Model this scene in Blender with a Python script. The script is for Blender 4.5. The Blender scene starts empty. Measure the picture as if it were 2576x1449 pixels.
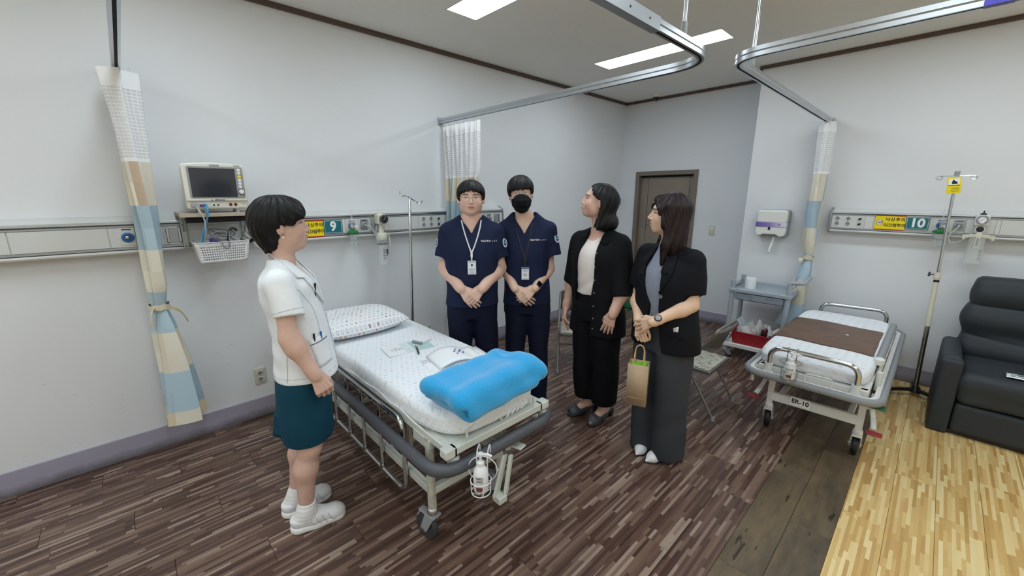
import bpy, bmesh, math, random
import numpy as np
from mathutils import Matrix, Vector, Euler
random.seed(7)
rng = np.random.default_rng(7)
SC = bpy.context.scene
COL = SC.collection
PI = math.pi
R = math.radians

# ------------------------------------------------------------------ camera, world, exposure
cam_d = bpy.data.cameras.new('camera')
cam_d.sensor_width = 36.0
cam_d.lens = 36.0*1011.39/2576.0
cam_d.clip_start = 0.02
cam_o = bpy.data.objects.new('camera', cam_d)
COL.objects.link(cam_o)
cam_o.location = (0, 0, 1.62)
cam_o.rotation_euler = (R(90-13.118), 0, R(46.498))
SC.camera = cam_o
SC.view_settings.view_transform = 'Standard'
SC.view_settings.look = 'None'
SC.view_settings.exposure = 0.0
SC.view_settings.gamma = 1.0
SC.view_settings.use_curve_mapping = False
try:
    SC.cycles.use_denoising = True
    SC.cycles.max_bounces = 8
    SC.cycles.diffuse_bounces = 5
    SC.cycles.transparent_max_bounces = 16
    SC.cycles.caustics_reflective = False
    SC.cycles.caustics_refractive = False
except Exception:
    pass
W = bpy.data.worlds.new('ward_world')
SC.world = W
W.use_nodes = True
W.node_tree.nodes['Background'].inputs[0].default_value = (0.8, 0.85, 0.9, 1)
W.node_tree.nodes['Background'].inputs[1].default_value = 0.25
LIGHT_PANEL = 13.8           # radiance of the ceiling diffusers

# ------------------------------------------------------------------ colour and materials
def S(h):
    h = h.lstrip('#')
    c = [int(h[i:i+2], 16)/255 for i in (0, 2, 4)]
    return tuple((x/12.92 if x <= .04045 else ((x+.055)/1.055)**2.4) for x in c) + (1.0,)

class NT:
    """tiny node-tree writer"""
    def __init__(s, name):
        s.m = bpy.data.materials.new(name); s.m.use_nodes = True
        s.t = s.m.node_tree; s.n = s.t.nodes; s.b = s.n['Principled BSDF']
    def new(s, typ, **kw):
        n = s.n.new(typ)
        for k, v in kw.items():
            setattr(n, k, v)
        return n
    def link(s, a, b): s.t.links.new(a, b)
    def val(s, sock, v):
        if hasattr(v, 'is_linked') or isinstance(v, bpy.types.NodeSocket): s.link(v, sock)
        else: sock.default_value = v
    def math(s, op, a, b=None, c=None):
        n = s.new('ShaderNodeMath', operation=op)
        s.val(n.inputs[0], a)
        if b is not None: s.val(n.inputs[1], b)
        if c is not None: s.val(n.inputs[2], c)
        return n.outputs[0]
    def comb(s, x, y, z=0.0):
        n = s.new('ShaderNodeCombineXYZ')
        for i, v in enumerate((x, y, z)): s.val(n.inputs[i], v)
        return n.outputs[0]
    def sep(s, v):
        n = s.new('ShaderNodeSeparateXYZ'); s.link(v, n.inputs[0]); return n.outputs
    def pos(s): return s.new('ShaderNodeNewGeometry').outputs['Position']
    def obj(s): return s.new('ShaderNodeTexCoord').outputs['Object']
    def uv(s): return s.new('ShaderNodeTexCoord').outputs['UV']
    def white(s, v, dim='3D'):
        n = s.new('ShaderNodeTexWhiteNoise', noise_dimensions=dim)
        s.val(n.inputs['W' if dim == '1D' else 'Vector'], v); return n
    def noise(s, v, scale, detail=3, rough=.5):
        n = s.new('ShaderNodeTexNoise')
        if v is not None: s.link(v, n.inputs['Vector'])
        n.inputs['Scale'].default_value = scale; n.inputs['Detail'].default_value = detail
        n.inputs['Roughness'].default_value = rough
        return n.outputs['Fac']
    def ramp(s, f, stops, mode='LINEAR'):
        n = s.new('ShaderNodeValToRGB'); n.color_ramp.interpolation = mode
        e = n.color_ramp.elements
        while len(e) < len(stops): e.new(0.5)
        for i, (p, c) in enumerate(stops):
            e[i].position = p; e[i].color = S(c) if isinstance(c, str) else c
        s.link(f, n.inputs[0]); return n.outputs[0]
    def mix(s, f, a, b, mode='MIX'):
        n = s.new('ShaderNodeMix', data_type='RGBA', blend_type=mode)
        s.val(n.inputs[0], f)
        for i, v in ((6, a), (7, b)):
            if isinstance(v, str): v = S(v)
            s.val(n.inputs[i], v)
        return n.outputs[2]
    def bump(s, h, strength=.3, dist=.002):
        n = s.new('ShaderNodeBump'); n.inputs['Strength'].default_value = strength
        n.inputs['Distance'].default_value = dist; s.link(h, n.inputs['Height'])
        s.link(n.outputs[0], s.b.inputs['Normal'])
    def set(s, **kw):
        names = dict(rough='Roughness', metal='Metallic', spec='Specular IOR Level', coat='Coat Weight', trans='Transmission Weight', alpha='Alpha', ior='IOR', sheen='Sheen Weight', emis='Emission Strength', sss='Subsurface Weight')
        for k, v in kw.items(): s.val(s.b.inputs[names[k]], v)
    def color(s, v):
        if isinstance(v, str): v = S(v)
        s.val(s.b.inputs['Base Color'], v)

def pm(name, col, rough=.5, metal=0, bump=0, bs=60, bd=.002, var=0, vs=4, spec=.5, **kw):
    """plain procedural material; var = amount of mottling"""
    t = NT(name)
    if var:
        f = t.noise(t.obj(), vs, 4)
        c = S(col)
        lo = tuple(x*(1-var) for x in c[:3])+(1,); hi = tuple(min(1, x*(1+var)) for x in c[:3])+(1,)
        t.color(t.ramp(f, [(.3, lo), (.7, hi)]))
    else:
        t.color(col)
    t.set(rough=rough, metal=metal, spec=spec, **kw)
    if bump:
        t.bump(t.noise(t.obj(), bs, 3), bump, bd)
    return t.m

M = {}
def mk(key, *a, **k): M[key] = pm(key, *a, **k)

# ------------------------------------------------------------------ mesh building
def fillet(pts, r, n=6, closed=False):
    P = [Vector(p) for p in pts]; out = []; N = len(P)
    for i in range(N):
        if not closed and i in (0, N-1): out.append(P[i]); continue
        a, b, c = P[i-1], P[i], P[(i+1) % N]
        u = (a-b); v = (c-b); rr = r[i] if isinstance(r, (list, tuple)) else r
        d = min(rr, u.length*.49, v.length*.49)
        if d < 1e-6: out.append(b); continue
        u.normalize(); v.normalize(); p0 = b+u*d; p1 = b+v*d
        for k in range(n+1):
            t = k/n
            out.append(p0*(1-t)**2 + b*2*t*(1-t) + p1*t*t)
    return out

def catmull(pts, n=8):
    P = [Vector(p) for p in pts]; P = [P[0]*2-P[1]]+P+[P[-1]*2-P[-2]]; out = []
    for i in range(1, len(P)-2):
        for k in range(n):
            t = k/n; a, b, c, d = P[i-1], P[i], P[i+1], P[i+2]
            out.append(.5*((2*b)+(c-a)*t+(2*a-5*b+4*c-d)*t*t+(3*b-a-3*c+d)*t**3))
    out.append(P[-2]); return out

class MB:
    def __init__(s, T=None): s.v = []; s.f = []; s.mi = []; s.T = T; s.uv = None
    def add(s, vs, fs, mi=0):
        o = len(s.v)
        for v in vs:
            v = Vector(v)
            s.v.append(s.T @ v if s.T else v)
        for f in fs:
            s.f.append(tuple(i+o for i in f)); s.mi.append(mi)
        return s
    def box(s, x0, x1, y0, y1, z0, z1, mi=0):
        vs = [(x, y, z) for z in (z0, z1) for y in (y0, y1) for x in (x0, x1)]
        return s.add(vs, [(0, 2, 3, 1), (4, 5, 7, 6), (0, 1, 5, 4), (2, 6, 7, 3), (0, 4, 6, 2), (1, 3, 7, 5)], mi)
    def cbox(s, c, d, mi=0):
        return s.box(c[0]-d[0]/2, c[0]+d[0]/2, c[1]-d[1]/2, c[1]+d[1]/2, c[2]-d[2]/2, c[2]+d[2]/2, mi)
    def obox(s, a, b, w, h, up=(0, 0, 1), mi=0):
        """bar of section w x h from a to b"""
        a = Vector(a); b = Vector(b); d = (b-a).normalized(); side = d.cross(Vector(up))
        if side.length < 1e-4: side = d.cross(Vector((1, 0, 0)))
        side.normalize(); u = side.cross(d); vs = []
        for p in (a, b):
            for i, j in ((-1, -1), (1, -1), (1, 1), (-1, 1)): vs.append(p+side*(i*w/2)+u*(j*h/2))
        return s.add(vs, [(0, 1, 2, 3), (7, 6, 5, 4), (0, 4, 5, 1), (1, 5, 6, 2), (2, 6, 7, 3), (3, 7, 4, 0)], mi)
    def sweep(s, pts, prof, closed=False, caps=True, mi=0, up=(0, 0, 1), scale=None):
        """prof: list of (side, up) offsets"""
        P = [Vector(p) for p in pts]; n = len(P); m = len(prof); vs = []; prev = None
        for i in range(n):
            if closed: t = P[(i+1) % n]-P[i-1]
            else: t = P[min(i+1, n-1)]-P[max(i-1, 0)]
            if t.length < 1e-9: t = Vector((0, 0, 1))
            t.normalize()
            if prev is None:
                side = t.cross(Vector(up))
                if side.length < .05: side = t.cross(Vector((1, 0, 0)))
                if side.length < .05: side = t.cross(Vector((0, 1, 0)))
                side.normalize()
            else:
                side = prev - t*prev.dot(t)
                if side.length < 1e-6: side = t.orthogonal()
                side.normalize()
            prev = side; u = side.cross(t); k = 1 if scale is None else scale[i]
            for a, b in prof: vs.append(P[i]+side*(a*k)+u*(b*k))
        fs = []
        for i in range(n if closed else n-1):
            j = (i+1) % n
            for q in range(m):
                r_ = (q+1) % m
                fs.append((i*m+q, i*m+r_, j*m+r_, j*m+q))
        if caps and not closed:
            fs.append(tuple(range(m-1, -1, -1))); fs.append(tuple((n-1)*m+q for q in range(m)))
        return s.add(vs, fs, mi)
    def tube(s, pts, r, n=8, closed=False, mi=0, flat=1.0, up=(0, 0, 1)):
        rs = r if isinstance(r, (list, tuple)) else None
        prof = [(math.cos(2*PI*k/n)*(1 if rs else r), math.sin(2*PI*k/n)*(1 if rs else r)*flat) for k in range(n)]
        return s.sweep(pts, prof, closed, True, mi, up, rs)
    def cyl(s, a, b, r0, r1=None, n=16, mi=0):
        return s.tube([a, b], [r0, r0 if r1 is None else r1], n, mi=mi)
    def lathe(s, prof, c=(0, 0, 0), n=24, mi=0, axis='z'):
        vs = []; fs = []; m = len(prof); c = Vector(c)
        for k in range(n):
            a = 2*PI*k/n
            for r, z in prof:
                p = (r*math.cos(a), r*math.sin(a), z)
                if axis == 'x': p = (z, r*math.cos(a), r*math.sin(a))
                if axis == 'y': p = (r*math.sin(a), z, r*math.cos(a))
                vs.append(c+Vector(p))
        for k in range(n):
            j = (k+1) % n
            for q in range(m-1): fs.append((k*m+q, j*m+q, j*m+q+1, k*m+q+1))
        if prof[0][0] > 1e-6: fs.append(tuple(k*m for k in range(n-1, -1, -1)))
        if prof[-1][0] > 1e-6: fs.append(tuple(k*m+m-1 for k in range(n)))
        return s.add(vs, fs, mi)
    def ell(s, c, r, n=16, m=10, mi=0):
        if not isinstance(r, (tuple, list)): r = (r, r, r)
        vs = [(c[0], c[1], c[2]-r[2])]
        for i in range(1, m):
            p = -PI/2+PI*i/m
            for k in range(n):
                a = 2*PI*k/n
                vs.append((c[0]+r[0]*math.cos(p)*math.cos(a), c[1]+r[1]*math.cos(p)*math.sin(a), c[2]+r[2]*math.sin(p)))
        vs.append((c[0], c[1], c[2]+r[2])); fs = []
        for k in range(n): fs.append((0, 1+(k+1) % n, 1+k))
        for i in range(m-2):
            for k in range(n):
                a = 1+i*n+k; b = 1+i*n+(k+1) % n
                fs.append((a, b, b+n, a+n))
        L = len(vs)-1
        for k in range(n): fs.append((L, L-n+k, L-n+(k+1) % n))
        return s.add(vs, fs, mi)
    def prism(s, poly, z0, z1, mi=0):
        n = len(poly); vs = [(x, y, z0) for x, y in poly]+[(x, y, z1) for x, y in poly]
        fs = [tuple(range(n-1, -1, -1)), tuple(range(n, 2*n))]
        for i in range(n): fs.append((i, (i+1) % n, n+(i+1) % n, n+i))
        return s.add(vs, fs, mi)
    def grid(s, fn, nu, nv, mi=0, closed_u=False, uvfn=None):
        vs = []; o = len(s.v); cu = nu if closed_u else nu+1
        for j in range(nv+1):
            for i in range(cu): vs.append(fn(i/nu, j/nv))
        fs = []
        for j in range(nv):
            for i in range(nu):
                a = j*cu+i; b = j*cu+(i+1) % cu
                fs.append((a, b, b+cu, a+cu))
        s.add(vs, fs, mi)
        if uvfn:
            if s.uv is None: s.uv = {}
            for j in range(nv+1):
                for i in range(cu): s.uv[o+j*cu+i] = uvfn(i/nu, j/nv)
        return s
    def build(s, name, mat, parent=None, bevel=0, seg=2, sharp=40, subsurf=0, solid=0, label=None):
        me = bpy.data.meshes.new(name)
        me.from_pydata([tuple(v) for v in s.v], [], s.f)
        for m_ in (mat if isinstance(mat, (list, tuple)) else [mat]): me.materials.append(M[m_] if isinstance(m_, str) else m_)
        if len(me.materials) > 1: me.polygons.foreach_set('material_index', s.mi)
        if s.uv:
            l = me.uv_layers.new(name='UVMap')
            for lp in me.loops: l.data[lp.index].uv = s.uv.get(lp.vertex_index, (0, 0))
        bm = bmesh.new(); bm.from_mesh(me); bmesh.ops.recalc_face_normals(bm, faces=bm.faces); bm.to_mesh(me); bm.free()
        fin(me, sharp)
        o = bpy.data.objects.new(name, me); COL.objects.link(o)
        if parent: o.parent = parent
        if bevel:
            b = o.modifiers.new('bevel', 'BEVEL'); b.width = bevel; b.segments = seg; b.limit_method = 'ANGLE'; b.angle_limit = R(50)
        if solid:
            b = o.modifiers.new('solid', 'SOLIDIFY'); b.thickness = solid; b.offset = 0
        if subsurf:
            b = o.modifiers.new('sub', 'SUBSURF'); b.levels = subsurf; b.render_levels = subsurf
        if label: o['label'] = label
        return o

def fin(me, sharp=40):
    me.polygons.foreach_set('use_smooth', [True]*len(me.polygons))
    if sharp and sharp < 180: me.set_sharp_from_angle(angle=R(sharp))
    me.update()

def tag(o, label=None, cat=None, group=None, kind=None):
    if label: o['label'] = label
    if cat: o['category'] = cat
    if group: o['group'] = group
    if kind: o['kind'] = kind
    return o
def thing(name, label, cat, loc=(0, 0, 0), rot=0, group=None):
    o = bpy.data.objects.new(name, None); COL.objects.link(o)
    o.empty_display_size = .05
    o.location = loc; o.rotation_euler = (0, 0, rot) if not isinstance(rot, (tuple, list)) else rot
    return tag(o, label, cat, group)
def copy_tree(o, parent=None):
    c = o.copy(); COL.objects.link(c)
    if parent: c.parent = parent
    for ch in list(o.children): copy_tree(ch, c)
    return c

def text(name, body, size, mat, parent, loc, rot, extrude=.0004, sx=1.0, bold=0.0, align='CENTER', spacing=1.0):
    cu = bpy.data.curves.new(name, 'FONT'); cu.body = body; cu.size = size
    cu.align_x = align; cu.align_y = 'CENTER'; cu.extrude = extrude; cu.offset = bold; cu.space_character = spacing
    cu.resolution_u = 3
    o = bpy.data.objects.new(name+'_tmp', cu); COL.objects.link(o)
    dg = bpy.context.evaluated_depsgraph_get(); dg.update()
    me = bpy.data.meshes.new_from_object(o.evaluated_get(dg))
    bpy.data.objects.remove(o)
    bpy.data.curves.remove(cu)
    me.materials.clear(); me.materials.append(M[mat] if isinstance(mat, str) else mat)
    q = bpy.data.objects.new(name, me); COL.objects.link(q)
    if parent: q.parent = parent
    q.location = loc; q.rotation_euler = rot; q.scale = (sx, 1, 1)
    return q
# facings for flat print: readable from +x (left wall), from -y (right wall), from above
FX = (R(90), 0, R(90)); FY = (R(90), 0, 0); FZ = (0, 0, 0)
# ------------------------------------------------------------------ materials of the room
def wall_mat(name, col):
    t = NT(name); p = t.pos()
    f = t.noise(p, 1.3, 5)
    c = t.ramp(f, [(.25, col), (.8, tuple(x*1.03 for x in S(col)[:3])+(1,))])
    z = t.sep(p)[2]
    scuff = t.math('GREATER_THAN', t.noise(t.comb(t.math('MULTIPLY', t.sep(p)[0], 14.0), t.math('MULTIPLY', t.sep(p)[1], 14.0), t.math('MULTIPLY', z, 60.0)), 1.0, 3), .715)
    low = t.math('LESS_THAN', z, .62)
    c = t.mix(t.math('MULTIPLY', t.math('MULTIPLY', scuff, low), .25), c, '77777c')
    t.color(c); t.set(rough=.62, spec=.3)
    t.bump(t.noise(p, 220, 2), .12, .001)
    return t.m
M['wall_paint'] = wall_mat('wall_paint', 'e4e6e9')
M['wall_paint_blue'] = wall_mat('wall_paint_blue', 'e0e3e7')

def ceil_mat():
    t = NT('ceiling_board'); p = t.pos()
    n = t.noise(p, 90, 3, .7)
    sp = t.math('GREATER_THAN', n, .66)
    t.color(t.mix(t.math('MULTIPLY', sp, .5), 'efefec', 'c0c0bd')); t.set(rough=.9, spec=.1)
    t.bump(n, .25, .002)
    return t.m
M['ceiling_board'] = ceil_mat()

def strips(name, stops, w, L, rough, grain=.25, jit=.35, tone=.1):
    t = NT(name); x, y, z = t.sep(t.pos())
    ri = t.new('ShaderNodeObjectInfo').outputs['Random']
    col = t.math('FLOOR', t.math('DIVIDE', x, w))
    off = t.math('MULTIPLY', t.white(t.math('ADD', col, t.math('MULTIPLY', ri, 31.0)), '1D').outputs[0], L*7)
    yy = t.math('DIVIDE', t.math('ADD', y, off), L)
    # uneven strip ends
    row = t.math('FLOOR', t.math('ADD', yy, t.math('MULTIPLY', t.math('SINE', t.math('MULTIPLY', yy, 2.1)), jit)))
    rnd = t.white(t.comb(col, row, t.math('MULTIPLY', ri, 17.0))).outputs[0]
    c = t.ramp(rnd, stops)
    g = t.noise(t.comb(t.math('MULTIPLY', x, 160.0), t.math('MULTIPLY', y, 9.0), rnd), 1.0, 4, .6)
    c = t.mix(grain, c, t.ramp(g, [(.25, '3a302a'), (.75, 'c9bba8')]), 'OVERLAY')
    big = t.noise(t.pos(), 1.1, 4, .6)
    c = t.mix(.35, c, t.ramp(big, [(.3, (.36, .36, .36, 1)), (.7, (.62, .62, .62, 1))]), 'OVERLAY')
    c = t.mix(1.0, c, t.ramp(ri, [(0, (1-tone,)*3+(1,)), (1, (1, 1, 1, 1))]), 'MULTIPLY')
    t.color(c)
    t.set(rough=t.math('ADD', t.math('MULTIPLY', g, .12), rough), spec=.45)
    t.bump(g, .06, .001)
    return t.m
M['brown_vinyl'] = strips('brown_vinyl', [(0, '4b3630'), (.2, '5a433b'), (.5, '6c5449'), (.75, '7d6558'), (.9, '927c6e'), (1, 'aa978a')], .0145, .19, .25, .16)
M['maple_vinyl'] = strips('maple_vinyl', [(0, 'c09858'), (.25, 'd2ae6c'), (.6, 'e2c486'), (1, 'eed9a4')], .0145, .22, .3, .10, .35, .07)

def plank_mat():
    t = NT('weathered_vinyl'); x, y, z = t.sep(t.pos())
    ri = t.new('ShaderNodeObjectInfo').outputs['Random']
    v = t.comb(t.math('MULTIPLY', x, 9.0), t.math('MULTIPLY', y, 2.2), t.math('MULTIPLY', ri, 40.0))
    n1 = t.noise(v, 1.0, 6, .62)
    n2 = t.noise(t.comb(t.math('MULTIPLY', x, 90.0), t.math('MULTIPLY', y, 5.0), ri), 1.0, 4, .6)
    n3 = t.noise(t.comb(t.math('MULTIPLY', x, 24.0), t.math('MULTIPLY', y, 4.0), t.math('MULTIPLY', ri, 9.0)), 1.0, 3, .5)
    c = t.ramp(n1, [(.25, '453d34'), (.45, '665a4a'), (.6, '7a6b55'), (.78, '957650')])
    c = t.mix(.35, c, t.ramp(n2, [(.3, '2c261f'), (.7, '9a8c76')]), 'OVERLAY')
    c = t.mix(t.math('MULTIPLY', t.math('GREATER_THAN', n3, .70), .8), c, '1d1813')
    t.color(c); t.set(rough=.34, spec=.45); t.bump(n2, .08, .001)
    return t.m
M['weathered_vinyl'] = plank_mat()

mk('floor_base', '1e1815', .8)
mk('crown_wood', '5a4a44', .5, var=.1)
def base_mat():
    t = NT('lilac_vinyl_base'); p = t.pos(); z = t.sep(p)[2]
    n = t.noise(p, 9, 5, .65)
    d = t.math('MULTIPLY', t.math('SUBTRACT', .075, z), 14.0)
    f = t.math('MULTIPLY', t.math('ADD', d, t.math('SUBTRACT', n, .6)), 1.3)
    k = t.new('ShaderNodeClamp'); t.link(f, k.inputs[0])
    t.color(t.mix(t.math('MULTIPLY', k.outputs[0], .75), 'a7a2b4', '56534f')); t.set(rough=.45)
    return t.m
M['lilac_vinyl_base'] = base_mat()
mk('door_veneer', '8b8074', .5, var=.08, vs=6)
mk('door_frame_paint', '7a6f64', .5, var=.06)
mk('dark_gap', '15120f', .8)
mk('steel_brushed', 'b9bcc0', .3, 1.0)
mk('white_plastic', 'e3e3df', .35)
mk('cream_plastic', 'cfccbb', .4)
mk('grey_line', '55585c', .5)
mk('black_plastic', '16171a', .4)
mk('black_rubber', '2a2c30', .6)

t = NT('light_diffuser'); t.color('ffffff')
t.b.inputs['Emission Color'].default_value = (.81, .92, 1.0, 1); t.set(emis=LIGHT_PANEL)
M['light_diffuser'] = t.m

# ------------------------------------------------------------------ room shell
XL, YB, YR, XJ, ZC = -3.27, 5.30, 4.80, -1.452, 2.85
X1, Y0 = 4.2, -4.0
def struct(mb, name, mat, **k): return tag(mb.build(name, mat, **k), kind='structure')
floor = struct(MB().box(XL-.1, X1+.1, Y0-.1, YB+.1, -.12, -.0035), 'floor', 'floor_base')
ceiling = struct(MB().box(XL-.1, X1+.1, Y0-.1, YB+.1, ZC, ZC+.1), 'ceiling', 'ceiling_board')
struct(MB().box(XL-.1, XL, Y0-.1, YB+.1, -.0035, ZC), 'wall_left', 'wall_paint')
# back wall with the door opening (door x -3.00..-2.235, z to 1.885)
DX0, DX1, DZ = -3.025, -2.205, 1.905
struct(MB().box(XL, DX0, YB, YB+.1, -.0035, ZC).box(DX1, XJ, YB, YB+.1, -.0035, ZC).box(DX0, DX1, YB, YB+.1, DZ, ZC), 'wall_back', 'wall_paint_blue')
struct(MB().box(XJ, X1+.1, YR, YB+.1, -.0035, ZC), 'wall_right', 'wall_paint')
struct(MB().box(X1, X1+.1, Y0-.1, YR, -.0035, ZC), 'wall_far', 'wall_paint')
struct(MB().box(XL, X1, Y0-.1, Y0, -.0035, ZC), 'wall_front', 'wall_paint')

# floor tiles: planks of vinyl 0.17 m wide laid along y
TW, TL = .17035, .886
def tile_mesh(name, mat, L):
    w = TW/2-.0005; b = .0012; z = -.0006
    me = bpy.data.meshes.new(name)
    vs = [(-w, 0, -.0035), (w, 0, -.0035), (w, L-.001, -.0035), (-w, L-.001, -.0035)]
    vs += [(-w, 0, z-.0012), (w, 0, z-.0012), (w, L-.001, z-.0012), (-w, L-.001, z-.0012)]
    vs += [(-w+b, b, 0), (w-b, b, 0), (w-b, L-.001-b, 0), (-w+b, L-.001-b, 0)]
    fs = [(0, 1, 5, 4), (1, 2, 6, 5), (2, 3, 7, 6), (3, 0, 4, 7), (4, 5, 9, 8), (5, 6, 10, 9), (6, 7, 11, 10), (7, 4, 8, 11), (8, 9, 10, 11)]
    me.from_pydata(vs, [], fs); me.materials.append(M[mat]); me.update()
    return me
full = {k: tile_mesh('floor_tile_'+k, m, TL) for k, m in (('brown', 'brown_vinyl'), ('weathered', 'weathered_vinyl'), ('maple', 'maple_vinyl'))}
joint = {'-1': 2.51, '0': 3.097, '1': 2.807, '2': 2.45, '-2': 2.224, '-3': 2.612, '-4': 2.196, '-5': 2.483}
for k in range(-19, 11):
    x0 = -.109+TW*(k+1)          # column k spans x0-TW .. x0 ; column -1 is the first maple one at k=-1
    a, b = x0-TW, x0
    if b < XL+.02 or a > 1.75: continue
    kind = 'maple' if k >= 0 else ('weathered' if k >= -2 else 'brown')
    j = {0: 2.51, 1: 3.097, 2: 2.807, 3: 2.45, 4: 2.2, -1: 2.224, -2: 2.612, -3: 2.196, -4: 2.483}.get(k, 2.2+.886*((k*.381) % 1))
    y = j-TL*6
    sx = 1.0
    if a < XL: sx = (b-XL)/TW
    yend = YB if b <= XJ+.01 else (YR if a >= XJ-.01 else YB)
    while y < yend:
        L = TL
        if y+TL > yend: L = yend-y
        if y+TL > -1.05 and L > .03:
            o = bpy.data.objects.new('floor_tile', full[kind]); COL.objects.link(o); o.parent = floor
            o.location = ((max(a, XL)+b)/2, y, 0); o.scale = (sx, L/TL, 1)
        y += TL
# the same vinyl, seen by nobody, beyond the photographed part
o = MB().box(1.75, X1, Y0, YR, -.0035, 0).box(XL, 1.75, Y0, -1.2, -.0035, -.0002).build('floor_covering', 'maple_vinyl', floor)

# crown trims (brown wood) and vinyl bases
struct(MB().box(XL, XL+.022, Y0, YB, ZC-.032, ZC), 'trim_1', 'crown_wood')
struct(MB().box(XL+.022, XJ, YB-.022, YB, ZC-.032, ZC), 'trim_2', 'crown_wood')
struct(MB().box(XJ-.022, XJ, YR-.022, YB-.022, ZC-.032, ZC).box(XJ, X1, YR-.022, YR, ZC-.032, ZC), 'trim_3', 'crown_wood')
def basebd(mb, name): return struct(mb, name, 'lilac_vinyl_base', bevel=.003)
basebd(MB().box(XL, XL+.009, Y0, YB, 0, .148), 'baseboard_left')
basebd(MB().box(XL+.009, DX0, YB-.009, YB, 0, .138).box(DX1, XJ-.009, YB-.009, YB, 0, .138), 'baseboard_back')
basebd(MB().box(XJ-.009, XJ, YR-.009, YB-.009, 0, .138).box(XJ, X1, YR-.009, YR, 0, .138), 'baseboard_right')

# door in the back wall: recessed leaf, architrave, grooves
d = thing('door_1', None, None, ((DX0+DX1)/2, YB, 0)); d['kind'] = 'structure'
hw = (DX1-DX0)/2
MB().box(-hw-.02, -hw+.035, -.018, .1, 0, DZ+.02).box(hw-.035, hw+.02, -.018, .1, 0, DZ+.02).box(-hw+.035, hw-.035, -.018, .1, DZ-.035, DZ+.02).build('door_frame', 'door_frame_paint', d, bevel=.004)
lf = MB().box(-hw+.035, hw-.035, .06, .1, .004, DZ-.06)
for xx in (-hw+.035, -hw+.15, hw-.11):
    pass
lf.build('door_leaf', 'door_veneer', d)
MB().box(-hw+.14, -hw+.144, .0585, .0605, .004, DZ-.07).box(hw-.105, hw-.101, .0585, .0605, .004, DZ-.07).box(-hw+.145, hw-.105, .0585, .0605, 1.2, 1.204).build('door_groove', 'dark_gap', d)
MB().box(-hw+.036, hw-.036, .05, .062, DZ-.06, DZ-.036).build('door_gap', 'dark_gap', d)
h = MB(); h.cyl((hw-.1, .055, .95), (hw-.1, .012, .95), .011); h.tube(fillet([(hw-.1, .014, .95), (hw-.19, .014, .95)], .01), .009); h.build('door_handle', 'steel_brushed', d)

# ceiling lights: flush panels
def ceiling_light(x0, x1, y0, y1, label):
    t_ = thing('ceiling_light', label, 'ceiling light', ((x0+x1)/2, (y0+y1)/2, ZC), 0, 'flush ceiling light panels')
    a, b = (x1-x0)/2, (y1-y0)/2; e = .012
    MB().box(-a-e, -a, -b-e, b+e, -.004, 0).box(a, a+e, -b-e, b+e, -.004, 0).box(-a, a, -b-e, -b, -.004, 0).box(-a, a, b, b+e, -.004, 0).build('light_frame', 'white_plastic', t_)
    MB().box(-a, a, -b, b, -.003, -.0008).build('diffuser', 'light_diffuser', t_)
    return t_
ceiling_light(-2.55, -1.39, 1.81, 2.06, 'long white ceiling light panel at the top edge, above the left bed')
ceiling_light(-2.55, -1.39, 3.52, 3.77, 'long white ceiling light panel behind the curved rail, near the camera dome')
names = {-2.55: 'left row', -.5: 'middle row', 1.55: 'right row'}
for x in (-2.55, -.5, 1.55):  # rows continued out of view; unseen panels added to even out the light
    for k, y in enumerate((3.52, 1.81, .1, -1.6, -3.3)):
        if x < -2 and k < 2: continue
        ceiling_light(x, x+1.16, y, y+.25, 'added unseen ceiling light panel outside the picture, %s, %s from the back wall' % (names[x], ('first', 'second', 'third', 'fourth', 'fifth')[k]))
# ------------------------------------------------------------------ fittings on the walls
mk('unit_white', 'd9dad8', .42)
mk('unit_face', 'd6d8d6', .4)
mk('alu', 'c3c7cb', .28, 1.0)
mk('alu_matt', 'aeb3b8', .42, .9)
mk('grey_plastic', '9a9da1', .45)
mk('dark_grey', '4a4d52', .5)
mk('yellow_print', 'f2dd10', .4)
mk('red_print', 'b3231c', .4)
mk('teal_print', '16707a', .35)
mk('white_print', 'f4f5f5', .4)
mk('black_print', '141414', .5)
mk('navy_print', '2c3563', .5)
mk('green_plastic', '1d7a3c', .35)
mk('blue_plastic', '2f66a8', .35)
mk('chrome', 'd5d7da', .12, 1.0)
mk('steel_worn', 'a5a49e', .3, 1.0, var=.12, vs=25)
mk('ivory', 'd8d5c4', .35)
mk('pale_tube', 'cfd6d6', .25, trans=.3, ior=1.3)
mk('purple_print', '6a4fa0', .4)
mk('grey_cable', 'b4b5b5', .45)
mk('dark_cable', '70747c', .45)
mk('sky_hose', '35a3e0', .35)
mk('pale_wood', 'b3a696', .5, var=.12, vs=12)
mk('basket_white', 'e2e3e4', .35)
mk('dark_red', '6d1f1f', .4)
mk('purple_jack', '4a3c86', .4)
t = NT('clear_plastic'); t.color('e6eeee'); t.set(rough=.06, alpha=.2, spec=.7); M['clear_plastic'] = t.m
t = NT('clear_sheet'); t.color('eef4f4'); t.set(rough=.08, alpha=.22); M['clear_sheet'] = t.m
mk('screen_black', '34373d', .13, spec=.7)

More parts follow.
